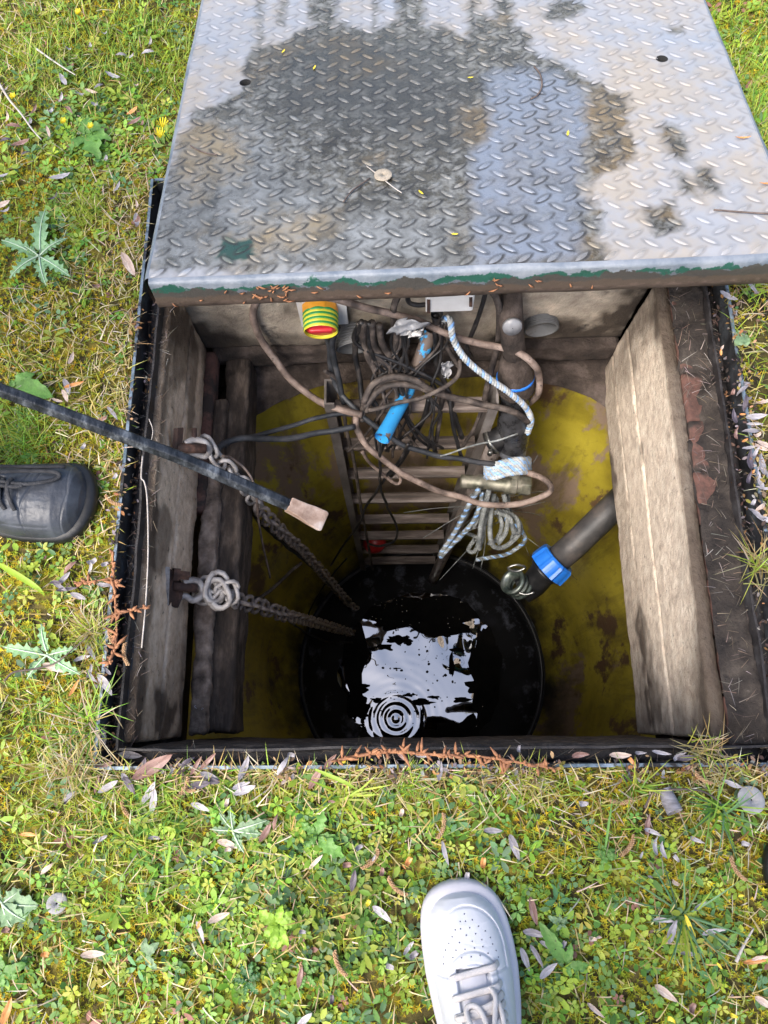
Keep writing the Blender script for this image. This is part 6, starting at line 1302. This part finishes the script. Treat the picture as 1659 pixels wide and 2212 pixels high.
gtube('twig', [(-5, 175), (20, 215), (45, 245), (70, 280), (90, 302)], .0026, 'twig_pale', 'grey straight twig at the left edge of the grass', 'twig', .02)
gtube('twig', [(10, 1470), (30, 1452), (75, 1445), (120, 1432), (160, 1400), (190, 1375)], .0018, 'twig', 'dark curved twig passing over the lower thistle rosette', 'twig', .03)
gtube('twig', [(1393, 1745), (1412, 1712), (1440, 1706), (1500, 1706), (1530, 1715), (1558, 1735)], .0022, 'twig', 'brown bent twig arching beside the rolled leaf', 'twig', .022)
gtube('twig', [(1590, 2078), (1605, 2045), (1628, 2005)], .0025, 'twig_pale', 'pale stick on the grass in the lower right', 'twig', .02)
gtube('straw', [(322, 905, 0), (330, 930, 0), (325, 960, -.01)], .0009, 'twig_pale', 'thin pale straw in the upper left channel', 'straw')
gtube('straw', [(308, 985, -.0), (305, 1030, .0), (312, 1042, 0), (318, 1080, 0), (320, 1190, 0), (315, 1300, 0), (306, 1400, 0)], .0012, 'twig_pale', 'long pale straw lying down the left ledge of the pit', 'straw', taper=False)
def catkin(px, py, ang, L=.03, label='tan catkin'):
    root_p = P(px, py, .016); a = math.radians(ang); mb = MB(); n = 16
    for i in range(n*5):
        q = i/(n*5)-.5; cv = .25*q*q*4*L*.5
        c = root_p+np.array([math.cos(a)*q*L-math.sin(a)*cv, math.sin(a)*q*L+math.cos(a)*cv, 0]); th_ = i*2.4; d = np.array([-math.sin(a)*math.cos(th_), math.cos(a)*math.cos(th_), math.sin(th_)])
        mb.add(*tube_vf([c, c+d*.0022, c+d*.0034+np.array([math.cos(a), math.sin(a), 0])*.001], [.0011, .0012, .0003], 4))
    tag(obj('catkin', mb, M['catkin']), unique_label(px, py, 'catkin', 0), 'catkin', 'tan catkins scattered on the turf')
for x, y, a in ((272, 1755, -50), (398, 1705, 60), (408, 1708, 0), (805, 1860, 45), (958, 1785, 75), (855, 1920, -40), (1345, 1734, 5), (1590, 1880, -60), (1512, 1680, -40), (240, 1380, -60), (268, 1415, -75), (660, 2110, -50), (1360, 1830, 50), (243, 1085, -30), (730, 2085, -60)):
    catkin(x, y, a, .034 if x != 408 else .02, 'crinkled tan catkin lying on moss around the pit')
# ---------------------------------------------------------------- larger weeds: each leaf a part
def weed_mat(name, c): return mat(name, [tuple(k_*.7 for k_ in c), c, tuple(min(1, k_*1.35) for k_ in c)], scale=40, rough=.45, bump=.5, bscale=120, trans=.3)
WM = {'thistle': weed_mat('thistle_leaf', (.27, .46, .23)), 'bright': weed_mat('bright_weed_leaf', (.30, .50, .05)), 'mid': weed_mat('weed_leaf', (.14, .30, .06)), 'grey': weed_mat('grey_green_leaf', (.22, .34, .18)), 'deep': weed_mat('deep_weed_leaf', (.06, .17, .05))}
M['rib'] = mat('leaf_rib', [(.45, .55, .38), (.55, .65, .5)], rough=.5, bump=0)
def bladeleaf(L, Wd, lobes, arch, seed, lobed=.45, tip=.8, nn=None):
    n = nn or max(14, lobes*6); V = []
    for i in range(n+1):
        a = i/n; w_ = Wd*(math.sin(PI*min(1, a**tip*1.0))**.75)*(1 if a > .08 else .3)
        if lobes: w_ *= (1-lobed*.5)+lobed*.5*math.cos(2*PI*a*lobes)+.12*(vn(np.array([a*20.]), np.array([0.]), s=seed)[0]-.5)
        z = arch*math.sin(PI*a*.9)*L; x = L*a
        for q in (-1, -.5, 0, .5, 1):
            qq = q*w_*(1+.1*math.sin(i*1.9+seed+(1 if q > 0 else 0)*2)); V.append((x+(abs(q)*w_*.35 if lobes else 0), qq, z+abs(q)*w_*.25+.0015*math.sin(i*1.3+q*4+seed)*abs(q)))
    F = [(i*5+j, i*5+j+1, (i+1)*5+j+1, (i+1)*5+j) for i in range(n) for j in range(4)]; return np.array(V), F
def weed(name, label, cat, px, py, leaves, m, lobes=0, wd=.2, arch=.12, z=.014, lobed=.45, rib=False, group=None):
    c = P(px, py, 0); c[2] = float(gheight(c[0], c[1]))+z; root = empty(name, label, cat, c, group)
    for i, (tx, ty, *ww) in enumerate(leaves):
        d = P(tx, ty, z)-c; L = math.hypot(d[0], d[1]); a = math.atan2(d[1], d[0]); V, F = bladeleaf(L, L*(ww[0] if ww else wd), lobes, arch, i*7+int(px), lobed)
        R = np.array([[math.cos(a), -math.sin(a), 0], [math.sin(a), math.cos(a), 0], [0, 0, 1]]); V2 = V @ R.T+c+[0, 0, .001*i]
        lf = obj('leaf', (V2, F), WM[m], root)
        if rib:
            n = len(V)//5; mid = V2.reshape(n, 5, 3)[:, 2]+[0, 0, .0012]; obj('midrib', tube_vf(mid, np.linspace(.0016, .0004, n), 5), M['rib'], lf)
    return root
weed('thistle_rosette', 'large pale green thistle rosette left of the frame', 'thistle', 90, 560, [(97, 445), (0, 515), (150, 595), (98, 615), (145, 512, .16), (20, 600, .2), (50, 530)], 'thistle', 6, .17, rib=True, lobed=.5)
weed('thistle_rosette', 'smaller dewy thistle rosette by the lower left frame edge', 'thistle', 116, 1418, [(93, 1348), (12, 1398), (172, 1402), (180, 1458), (65, 1468), (150, 1440)], 'thistle', 5, .17, rib=True, lobed=.5)
weed('thistle_rosette', 'pale lobed rosette at the lower left edge of the grass', 'thistle', 20, 1945, [(85, 1955, .35), (50, 1920, .35), (-30, 1900, .3), (30, 2000, .35), (60, 1985, .3)], 'grey', 3, .3, rib=True, lobed=.35)
weed('thistle_rosette', 'grey-green notched rosette in front of the frame', 'thistle', 510, 1790, [(475, 1755), (455, 1790), (500, 1740), (570, 1800), (580, 1770), (530, 1840)], 'grey', 4, .2, rib=True)
weed('lettuce_weed', 'bright lime green weed with broad drooping leaves', 'weed', 607, 1985, [(600, 2050, .28), (570, 2020, .25), (560, 1965, .28), (640, 1990, .3), (625, 2040, .22), (635, 1965, .28), (590, 2045, .2), (612, 1950, .25)], 'bright', 3, .25, .2, z=.02, lobed=.2)
weed('dandelion_rosette', 'notched mid green weed in front of the black frame edge', 'weed', 690, 1800, [(650, 1775), (715, 1840, .3), (735, 1810), (700, 1750, .3), (745, 1850, .25), (660, 1830)], 'mid', 3, .22)
weed('dandelion_rosette', 'mid green leaf cluster above the large thistle', 'weed', 190, 300, [(150, 320, .3), (215, 340, .3), (190, 250, .3), (240, 300, .3), (170, 270), (230, 270)], 'mid', 2, .28)
weed('cinquefoil', 'five-fingered green plant in the lower middle grass', 'weed', 665, 2095, [(640, 2080), (660, 2060), (690, 2085), (685, 2130), (650, 2135)], 'mid', 4, .2)
weed('cinquefoil', 'five-fingered dark plant in the bottom left grass', 'weed', 540, 2110, [(520, 2080), (545, 2075), (565, 2100), (530, 2150), (560, 2145), (505, 2110)], 'deep', 4, .22)
weed('cinquefoil', 'five-fingered grey-green plant above the white lace tips', 'weed', 1205, 1985, [(1180, 1975), (1200, 1965), (1222, 1975), (1220, 2000), (1198, 2005)], 'grey', 0, .22)
weed('plantain', 'spatula-leaved green plant on the moss right of the sneaker', 'weed', 1300, 1842, [(1290, 1820, .3), (1325, 1832, .3), (1332, 1850, .3), (1296, 1868, .3), (1280, 1838, .3)], 'mid', 0, .3)
weed('plantain', 'long-leaved green plant right beside the sneaker', 'weed', 1215, 2070, [(1232, 2110, .18), (1190, 2050, .2), (1160, 1985, .15), (1270, 2080, .18), (1230, 2030, .2)], 'mid', 0, .2)
weed('plantain', 'rounded leaf plant in the lower left corner grass', 'weed', 20, 2090, [(0, 2060, .35), (40, 2110, .35), (10, 2130, .35), (60, 2080, .3)], 'mid', 1, .35)
weed('plantain', 'oval-leaved plant by the soil under the straight twig', 'weed', 325, 2050, [(345, 2090, .2), (320, 2020, .25), (350, 2030, .25), (300, 2070, .2)], 'grey', 0, .22)
weed('plantain', 'small leaf cluster on the bank right of the frame', 'weed', 1600, 735, [(1590, 715, .35), (1618, 725, .35), (1612, 750, .35), (1586, 748, .35)], 'grey', 0, .3)
weed('plantain', 'bright broad leaf beside the left foot of the cover', 'weed', 45, 850, [(60, 835, .35), (95, 838, .3), (80, 810, .3), (120, 862, .28), (30, 825, .3)], 'mid', 0, .3)
# ---------------------------------------------------------------- dandelion flowers
def dandelion(px, py, label, r=.009, tilt=(0, 0)):
    c = P(px, py, .03); root = empty('dandelion_flower', label, 'flower', c); mb = MB()
    for i in range(26):
        a = i*2.4; rr = r*(.6+.4*((i*7) % 10)/10); up = .35*r if i < 14 else .7*r
        d = np.array([math.cos(a)*rr+tilt[0]*r, math.sin(a)*rr+tilt[1]*r, up]); s_ = np.array([-math.sin(a), math.cos(a), 0])*.0011
        mb.add([c-s_*.4, c+s_*.4, c+d+s_, c+d-s_], [(0, 1, 2, 3)])
    obj('petals', mb, M['yellow'], root); obj('stem', tube_vf([c, c+[0, 0, -.012], c+[.004, 0, -.03]], .0011, 5), WM['mid'], root)
for x, y, l_, t_ in ((351, 277, 'upper yellow dandelion flower beside the left edge of the cover', (.2, .9)), (347, 298, 'lower yellow dandelion flower beside the left edge of the cover', (0, .8)), (134, 266, 'yellow dandelion flower in the grass above the large thistle', (.5, .5)),
                     (193, 278, 'small yellow flower between the two others on the left', (.4, .6)), (29, 211, 'small yellow flower at the far left edge', (0, .2)), (167, 32, 'closed pale yellow flower at the top left', (.3, .8))):
    dandelion(x, y, l_, .011 if x > 300 else .007, t_)
# ---------------------------------------------------------------- grass tufts: one mesh each
def blades_arr(base, d, h, w, lean, nseg=3, droop=.5):
    n = len(base); t_ = np.linspace(0, 1, nseg+1); s_ = np.stack([-np.sin(d), np.cos(d)], 1); f = np.stack([np.cos(d), np.sin(d)], 1); V = []
    for k_, a in enumerate(t_):
        hor = lean*h*a**1.4; z = h*(a-droop*lean*a*a*.5)*np.sqrt(np.maximum(.05, 1-np.minimum(lean, .95)**2)) ; cxy = base[:, :2]+f*hor[:, None]
        if k_ < nseg:
            ww = (w*(1-.55*a))[:, None]; V.append(np.concatenate([cxy-s_*ww, (base[:, 2]+z)[:, None]], 1)); V.append(np.concatenate([cxy+s_*ww, (base[:, 2]+z)[:, None]], 1))
        else: V.append(np.concatenate([cxy, (base[:, 2]+z)[:, None]], 1))
    m_ = 2*nseg+1; V = np.stack(V, 1).reshape(-1, 3); o_ = np.arange(n)[:, None]*m_; F = []
    for k_ in range(nseg-1): F.append(o_+np.array([2*k_, 2*k_+1, 2*k_+3, 2*k_+2]))
    return V, np.concatenate(F), o_+np.array([2*nseg-2, 2*nseg-1, 2*nseg]), m_
VEG = .86
def pal(n, cols, jit=.18, seedless=None):
    cols = np.array(cols); c = cols[RNG.integers(0, len(cols), n)]*VEG; return np.clip(c*(1+RNG.normal(0, jit, (n, 1)))*(1+RNG.normal(0, .06, (n, 3))), .003, .95)
GREEN = [(.24, .48, .05), (.32, .56, .07), (.42, .62, .09), (.18, .38, .06), (.28, .50, .12)]; LIME = [(.52, .64, .07), (.60, .66, .11), (.42, .60, .06)]; STRAW = [(.56, .46, .20), (.66, .54, .32), (.50, .34, .13), (.58, .50, .16), (.72, .62, .45)]
MOSSC = [(.66, .56, .04), (.80, .68, .06), (.52, .48, .04), (.80, .58, .05), (.42, .40, .04), (.68, .46, .04), (.5, .56, .06)]; BLUEG = [(.18, .36, .14), (.24, .42, .2), (.14, .30, .12)]
def make(name, V, Fs, rep, c, m, **k_):
    o = link(name, bulk(name, V, Fs, col=np.repeat(c, rep, 0), mats=[M[m]])); return tag(o, **k_)
def tuft(px, py, n, h, spread, cols, label, w=.0012, lean=(.4, .95), group=None):
    c = P(px, py, 0); b = np.stack([c[0]+RNG.normal(0, spread, n), c[1]+RNG.normal(0, spread, n), np.full(n, float(gheight(c[0], c[1]))+.004)], 1)
    V, F4, F3, r = blades_arr(b, RNG.uniform(0, 2*PI, n), RNG.uniform(.4, 1, n)*h, np.full(n, w), RNG.uniform(*lean, n), 4)
    o = make('grass_tuft', V-c, [F4, F3], r, pal(n, cols), 'plant', label=label, cat='grass tuft', group=group); o.location = c
tuft(1470, 1975, 34, .11, .004, BLUEG+LIME, 'wide spreading grass tuft on the moss right of the sneaker', .0016, (.7, .98))
tuft(1545, 1745, 40, .10, .006, BLUEG+GREEN, 'star-shaped grass tuft left of the grey disc', .0014, (.6, .98))
tuft(1525, 1625, 90, .075, .012, LIME+STRAW, 'dense grass tuft leaning over the front right frame corner', .0009)
tuft(1370, 1700, 26, .07, .004, GREEN+LIME, 'slender tuft in front of the pit right of centre', .0012)
tuft(885, 1690, 80, .05, .008, LIME+GREEN, 'bright fine grass tuft at the middle of the front edge', .0008)
tuft(205, 1560, 60, .11, .010, GREEN+STRAW, 'tall arching tuft at the front left frame corner', .0011, (.6, .97))
tuft(205, 1370, 110, .07, .010, STRAW+LIME, 'straw-coloured spiky tuft beside the left frame edge', .0009, (.5, .95))
tuft(165, 1660, 140, .08, .016, STRAW, 'pale dead grass tuft below the frame corner', .0010, (.5, .95))
tuft(1140, 1690, 90, .05, .012, STRAW+LIME, 'short straw tuft along the front edge right of the orange stem', .0008)
tuft(1640, 1220, 70, .09, .010, LIME+STRAW, 'grass tuft leaning in from the right over the dark soil', .0010, (.6, .97))
tuft(190, 460, 220, .045, .02, LIME, 'fine lime green tussock right of the large thistle', .0007)
tuft(60, 950, 160, .07, .025, GREEN+LIME, 'soft green tussock above the black shoe', .0009)
tuft(740, 1720, 30, .07, .005, LIME, 'few broad bright blades in front of the pit', .0018, (.7, .98))
# single long blades
def longblade(pl, w, c, label):
    pp = np.array([P(x, y, z) for x, y, z in pl]); sp = spline(pp, 6); T, U, Vv = frames(sp); n = len(sp); s_ = np.cross(T, [0, 0, 1]); s_ /= np.linalg.norm(s_, axis=1)[:, None]; ww = w*np.sin(np.linspace(.5, PI, n))[:, None]
    V = np.concatenate([sp-s_*ww, sp-[0, 0, w*.3], sp+s_*ww]); I = np.arange(3*n).reshape(3, n); F = np.stack([I[:-1, :-1], I[1:, :-1], I[1:, 1:], I[:-1, 1:]], -1).reshape(-1, 4); o = sp.mean(0)
    tag(link('long_grass', bulk('long_grass', V-o, F, col=np.tile([c], (3*n, 1)), mats=[M['plant']]), None, o), label, 'grass blade')
longblade([(-10, 1215, .03), (30, 1238, .035), (80, 1270, .03), (98, 1290, .015)], .0045, (.42, .62, .06), 'single broad lime blade at the left edge above the lower thistle')
longblade([(350, 1840, .015), (375, 1800, .03), (362, 1790, .035), (345, 1785, .02)], .003, (.42, .58, .08), 'folded bright blade in the lower left grass')
longblade([(362, 1910, .015), (360, 1870, .03), (366, 1830, .03), (350, 1790, .02)], .002, (.35, .58, .06), 'upright bright green blade in the lower left grass')
longblade([(680, 1662, .02), (740, 1688, .035), (775, 1708, .02)], .0028, (.42, .6, .08), 'broad bright blade pointing right in front of the pit')
longblade([(1305, 1850, .015), (1315, 1780, .03), (1325, 1715, .02)], .0018, (.25, .5, .12), 'slender upright blade beside the spatula-leaved plant')

# ---------------------------------------------------------------- ground cover nobody could count: moss, small leaves, grass, straw, litter
def region(n, x0=-1.35, x1=1.35, y0=-.95, y1=2.0):
    x = RNG.uniform(x0, x1, n); y = RNG.uniform(y0, y1, n)
    out = ~((x > XL-.002) & (x < XR+.002) & (y > YF-.002) & (y < YB+.002))
    c1 = P(1003, 1908, 0); out &= ~((np.abs(x-c1[0]-.008) < .05) & (y < c1[1]-.012) & (y > c1[1]-.30)); c2 = P(208, 1083, 0); out &= ~((np.abs(y-c2[1]) < .047) & (x < c2[0]-.012) & (x > c2[0]-.30))
    out &= ~((x > -.39) & (x < .62) & (y > .9) & (y < 1.46))
    vis = (y < 1.55) | (RNG.random(n) < .5)
    return x[out & vis], y[out & vis]
def zones(x, y):
    lf = fbm(x*3.1+4, y*3.1, s=301, o=3); gr = fbm(x*2.3, y*2.3+9, s=311, o=3); ms = fbm(x*5, y*5, s=321, o=3)
    dx = np.maximum(np.maximum(XL-x, x-XR), 0); dy = np.maximum(np.maximum(YF-y, y-YB), 0); d = np.hypot(dx, dy)
    edge = np.exp(-d/.055)*(y < 1.0)
    right = sst(XR-.02, XR+.03, x)*(1-sst(XR+.06, XR+.16, x))*(y < .7)
    def blob(px, py, r): c = P(px, py, 0); return np.exp(-((x-c[0])**2+(y-c[1])**2)/r**2)
    leafy = .25*sst(.42, .62, lf)+blob(180, 290, .11)+.9*blob(120, 560, .05)+.9*blob(640, 1850, .10)+.9*blob(700, 1990, .10)+.9*blob(450, 2100, .15)+.7*blob(1500, 2080, .16)+.6*blob(1180, 1980, .10)+.8*blob(1010, 1720, .05)+.4*blob(70, 1250, .06)+.4*blob(30, 2050, .1)
    grass = .35*sst(.45, .62, gr)+1.0*blob(120, 120, .16)+.8*blob(300, 60, .1)+.8*blob(60, 950, .08)+1.2*blob(1620, 150, .3)+1.0*blob(1640, 700, .12)+.5*blob(250, 1850, .15)+.6*blob(330, 1750, .1)+.4*blob(80, 1580, .1)
    moss = .55*sst(.40, .58, ms)+.9*blob(1370, 1880, .12)+.8*blob(90, 1330, .1)+.5*blob(60, 400, .06)+.8*blob(180, 900, .05)+.6*blob(60, 1500, .08)+.6*blob(850, 1790, .07)+.5*blob(300, 1960, .08)+.6*blob(500, 2000, .05)+.5*blob(1100, 1650, .05)+.6*blob(1400, 2100, .08)
    dark = .8*blob(740, 1960, .09)+.5*blob(1050, 2150, .06)  # darkens leaves, painting in shade at the first spot, and thins moss
    return leafy, grass, moss, edge, right, dark
def thin(x, y, p): k_ = RNG.random(len(x)) < np.clip(p, 0, 1); return x[k_], y[k_]
def tmpl_inst(V, F, x, y, z, sc, yaw, pitch, roll):
    n = len(x); cy, sy = np.cos(yaw), np.sin(yaw); cp, sp_ = np.cos(pitch), np.sin(pitch); cr, sr = np.cos(roll), np.sin(roll); V = np.array(V)
    X, Y, Z = [V[None, :, k_]*sc[:, None] for k_ in range(3)]
    Y, Z = Y*cr[:, None]-Z*sr[:, None], Y*sr[:, None]+Z*cr[:, None]
    X, Z = X*cp[:, None]-Z*sp_[:, None], X*sp_[:, None]+Z*cp[:, None]
    X, Y = X*cy[:, None]-Y*sy[:, None], X*sy[:, None]+Y*cy[:, None]
    out = np.stack([X+x[:, None], Y+y[:, None], Z+z[:, None]], -1).reshape(-1, 3)
    return out, (np.array(F)[None]+np.arange(n)[:, None, None]*len(V)).reshape(-1, len(F[0])), len(V)
# moss: small stars
x, y = region(230000); lf_, gr_, ms_, ed, rt, dk = zones(x, y); x, y = thin(x, y, (.50+.75*ms_+.15*ed)*(1-.75*rt)*(1-.5*dk)); n = len(x)
Vt = []; Ft = []
for i in range(6):
    a = i/6*2*PI; el = .35+.5*(i % 2); d = np.array([math.cos(a)*math.cos(el), math.sin(a)*math.cos(el), math.sin(el)]); s_ = np.array([-math.sin(a), math.cos(a), 0])*.18
    b = len(Vt); Vt += [tuple(-s_), tuple(s_), tuple(d)]; Ft.append((b, b+1, b+2))
V, F, r = tmpl_inst(Vt, Ft, x, y, gheight(x, y)+.001+.007*fbm(x*30, y*30, s=77), RNG.uniform(.0035, .0078, n), RNG.uniform(0, 6.28, n), RNG.normal(0, .3, n), RNG.normal(0, .3, n))
cm = pal(n, MOSSC, .22); g_ = sst(.45, .6, fbm(x*8, y*8, s=88))[:, None]; cm = cm*(1-g_*.45)+g_*.45*np.array([.26, .34, .03]); cm *= (1-.35*rt[:0].sum()) if False else 1
make('moss', V, F, r, cm, 'moss', kind='stuff')
# small rounded leaves in opposite pairs and rosettes
ov = [(0, 0, 0), (.3, -.2, .04), (.3, .2, .04), (.35, 0, 0), (.68, -.23, .05), (.68, .23, .05), (.72, 0, .01), (1, 0, .03)]; ovF = [(0, 1, 3), (0, 3, 2), (1, 4, 6), (1, 6, 3), (2, 3, 6), (2, 6, 5), (4, 7, 6), (6, 7, 5)]
def rosette(nl, w_=1.0, up=.25, rnd=0):
    V = []; F = []
    for i in range(nl):
        a = i/nl*2*PI+.3*(i % 2); b = len(V); k_ = .8+.2*((i*5) % 3)/2
        for p in ov:
            X_ = p[0]*k_+.12; V.append((X_*math.cos(a)-p[1]*w_*math.sin(a), X_*math.sin(a)+p[1]*w_*math.cos(a), p[2]+up*X_*(1-.5*X_)))
        F += [(f[0]+b, f[1]+b, f[2]+b) for f in ovF]
    return V, F
for (nm, cnt, nl, wf, sc0, sc1, cols, wt) in (('clover', 26000, 3, 1.7, .006, .012, GREEN+BLUEG, 'leaf'), ('chickweed', 34000, 5, 1.0, .007, .014, GREEN+LIME, 'leaf'), ('small_herb', 16000, 4, .8, .012, .025, GREEN+BLUEG+LIME, 'leaf')):
    x, y = region(cnt); lf_, gr_, ms_, ed, rt, dk = zones(x, y); x, y = thin(x, y, (.05+.85*lf_+.08*gr_)*(1-.9*rt)*(1-.5*ed)); n = len(x); Vt, Ft = rosette(nl, wf)
    V, F, r = tmpl_inst(Vt, Ft, x, y, gheight(x, y)+.002+RNG.uniform(0, .012, n), RNG.uniform(sc0, sc1, n), RNG.uniform(0, 6.28, n), RNG.normal(0, .25, n), RNG.normal(0, .25, n))
    c = pal(n, cols, .2); dkk = zones(x, y)[5][:, None]; c = c*(1-.55*np.clip(dkk, 0, 1)); rd = RNG.random(n) < .015; c[rd] = (.42, .2, .16)
    make(nm, V, F, r, c, 'plant', kind='stuff')
# grass
x, y = region(200000); lf_, gr_, ms_, ed, rt, dk = zones(x, y); x, y = thin(x, y, (.16+.75*gr_)*(1-.75*rt)); n = len(x); g_ = zones(x, y)[1]
V, F4, F3, r = blades_arr(np.stack([x, y, gheight(x, y)], 1), RNG.uniform(0, 6.28, n), RNG.uniform(.018, .05, n)*(.7+.5*np.clip(g_, 0, 1)), RNG.uniform(.0006, .0013, n), RNG.uniform(.45, .97, n), 3)
c = pal(n, GREEN+LIME+LIME, .2); make('grass', V, [F4, F3], r, c, 'plant', kind='stuff')
# straw
x, y = region(120000); lf_, gr_, ms_, ed, rt, dk = zones(x, y); x, y = thin(x, y, (.17+.85*ed+.2*sst(.5, .6, fbm(x*4, y*4, s=99)))*(1-.5*rt)); n = len(x)
V, F4, F3, r = blades_arr(np.stack([x, y, gheight(x, y)+RNG.uniform(.002, .014, n)], 1), RNG.uniform(0, 6.28, n), RNG.uniform(.012, .042, n), RNG.uniform(.0006, .0012, n), RNG.uniform(.8, .99, n), 3)
make('dead_grass', V, [F4, F3], r, pal(n, STRAW, .2), 'dry', kind='stuff')
# leaf litter flakes along the frame, and fine roots on the soil ledges
x, y = region(60000); lf_, gr_, ms_, ed, rt, dk = zones(x, y); x, y = thin(x, y, .03+.5*ed**1.5+.25*rt); n = len(x)
V, F, r = tmpl_inst(ov, ovF, x, y, gheight(x, y)+RNG.uniform(.002, .012, n), RNG.uniform(.003, .010, n), RNG.uniform(0, 6.28, n), RNG.normal(0, .35, n), RNG.normal(0, .5, n))
make('leaf_litter', V, F, r, pal(n, [(.5, .26, .1), (.3, .2, .13), (.13, .09, .08), (.42, .36, .36), (.6, .38, .2), (.2, .13, .1), (.07, .05, .05)], .25), 'dry', kind='stuff')
n = 900; side = RNG.random(n); x = np.where(side < .35, RNG.uniform(-.452, -.41, n), np.where(side < .8, RNG.uniform(.49, .566, n), RNG.uniform(-.44, .55, n))); y = np.where(side < .8, RNG.uniform(-.06, .9, n), RNG.uniform(-.07, -.05, n))
V, F4, F3, r = blades_arr(np.stack([x, y, np.full(n, -.034)], 1), RNG.uniform(0, 6.28, n), RNG.uniform(.01, .035, n), RNG.uniform(.0003, .0006, n), RNG.uniform(.85, .99, n), 4)
make('fine_roots', V, [F4, F3], r, pal(n, [(.22, .18, .15), (.3, .22, .16), (.12, .09, .07), (.45, .4, .36)], .3), 'dry', kind='stuff')
x = np.where(RNG.random(500) < .5, RNG.uniform(-.452, -.432, 500), RNG.uniform(.547, .565, 500)); y = RNG.uniform(-.06, .85, 500)
V, F, r = tmpl_inst(ov, ovF, x, y, np.full(500, -.033)+RNG.uniform(.003, .02, 500), RNG.uniform(.004, .011, 500), RNG.uniform(0, 6.28, 500), RNG.normal(0, .4, 500), RNG.normal(0, .6, 500))
make('channel_litter', V, F, r, pal(500, [(.3, .16, .07), (.1, .07, .06), (.05, .035, .03), (.3, .26, .26), (.16, .1, .08)], .25), 'dry', kind='stuff')

# litter, moss and straw drifting over the lip of the frame
n = 1500; front = RNG.random(n) < .62; x = np.where(front, RNG.uniform(-.44, .56, n), np.where(RNG.random(n) < .5, RNG.normal(XL, .006, n), RNG.normal(XR, .008, n))); y = np.where(front, RNG.normal(YF-.002, .007, n), RNG.uniform(-.05, .7, n)); k_ = fbm(x*9, y*9, s=21) > .44; x, y = x[k_], y[k_]; n = len(x)
V, F, r = tmpl_inst(ov, ovF, x, y, np.full(n, .010)+RNG.uniform(.0, .008, n), RNG.uniform(.004, .012, n), RNG.uniform(0, 6.28, n), RNG.normal(0, .35, n), RNG.normal(0, .6, n))
make('edge_litter', V, F, r, pal(n, [(.4, .2, .08), (.22, .14, .09), (.1, .07, .06), (.34, .3, .3), (.5, .32, .16), (.06, .045, .04), (.3, .26, .05)], .25), 'dry', kind='stuff')
n = 1100; front = RNG.random(n) < .65; x = np.where(front, RNG.uniform(-.44, .56, n), np.where(RNG.random(n) < .5, XL-.012, XR+.012)); y = np.where(front, YF-.012, RNG.uniform(-.05, .75, n)); k_ = fbm(x*8+3, y*8, s=27) > .45; x, y = x[k_], y[k_]; n = len(x)
V, F4, F3, r = blades_arr(np.stack([x+RNG.normal(0, .006, n), y+RNG.normal(0, .006, n), np.full(n, .004)], 1), RNG.uniform(0, 6.28, n), RNG.uniform(.018, .05, n), RNG.uniform(.0006, .0011, n), RNG.uniform(.75, .98, n), 3)
make('edge_straw', V, [F4, F3], r, pal(n, STRAW+[(.3, .2, .1), (.4, .5, .08)], .2), 'dry', kind='stuff')
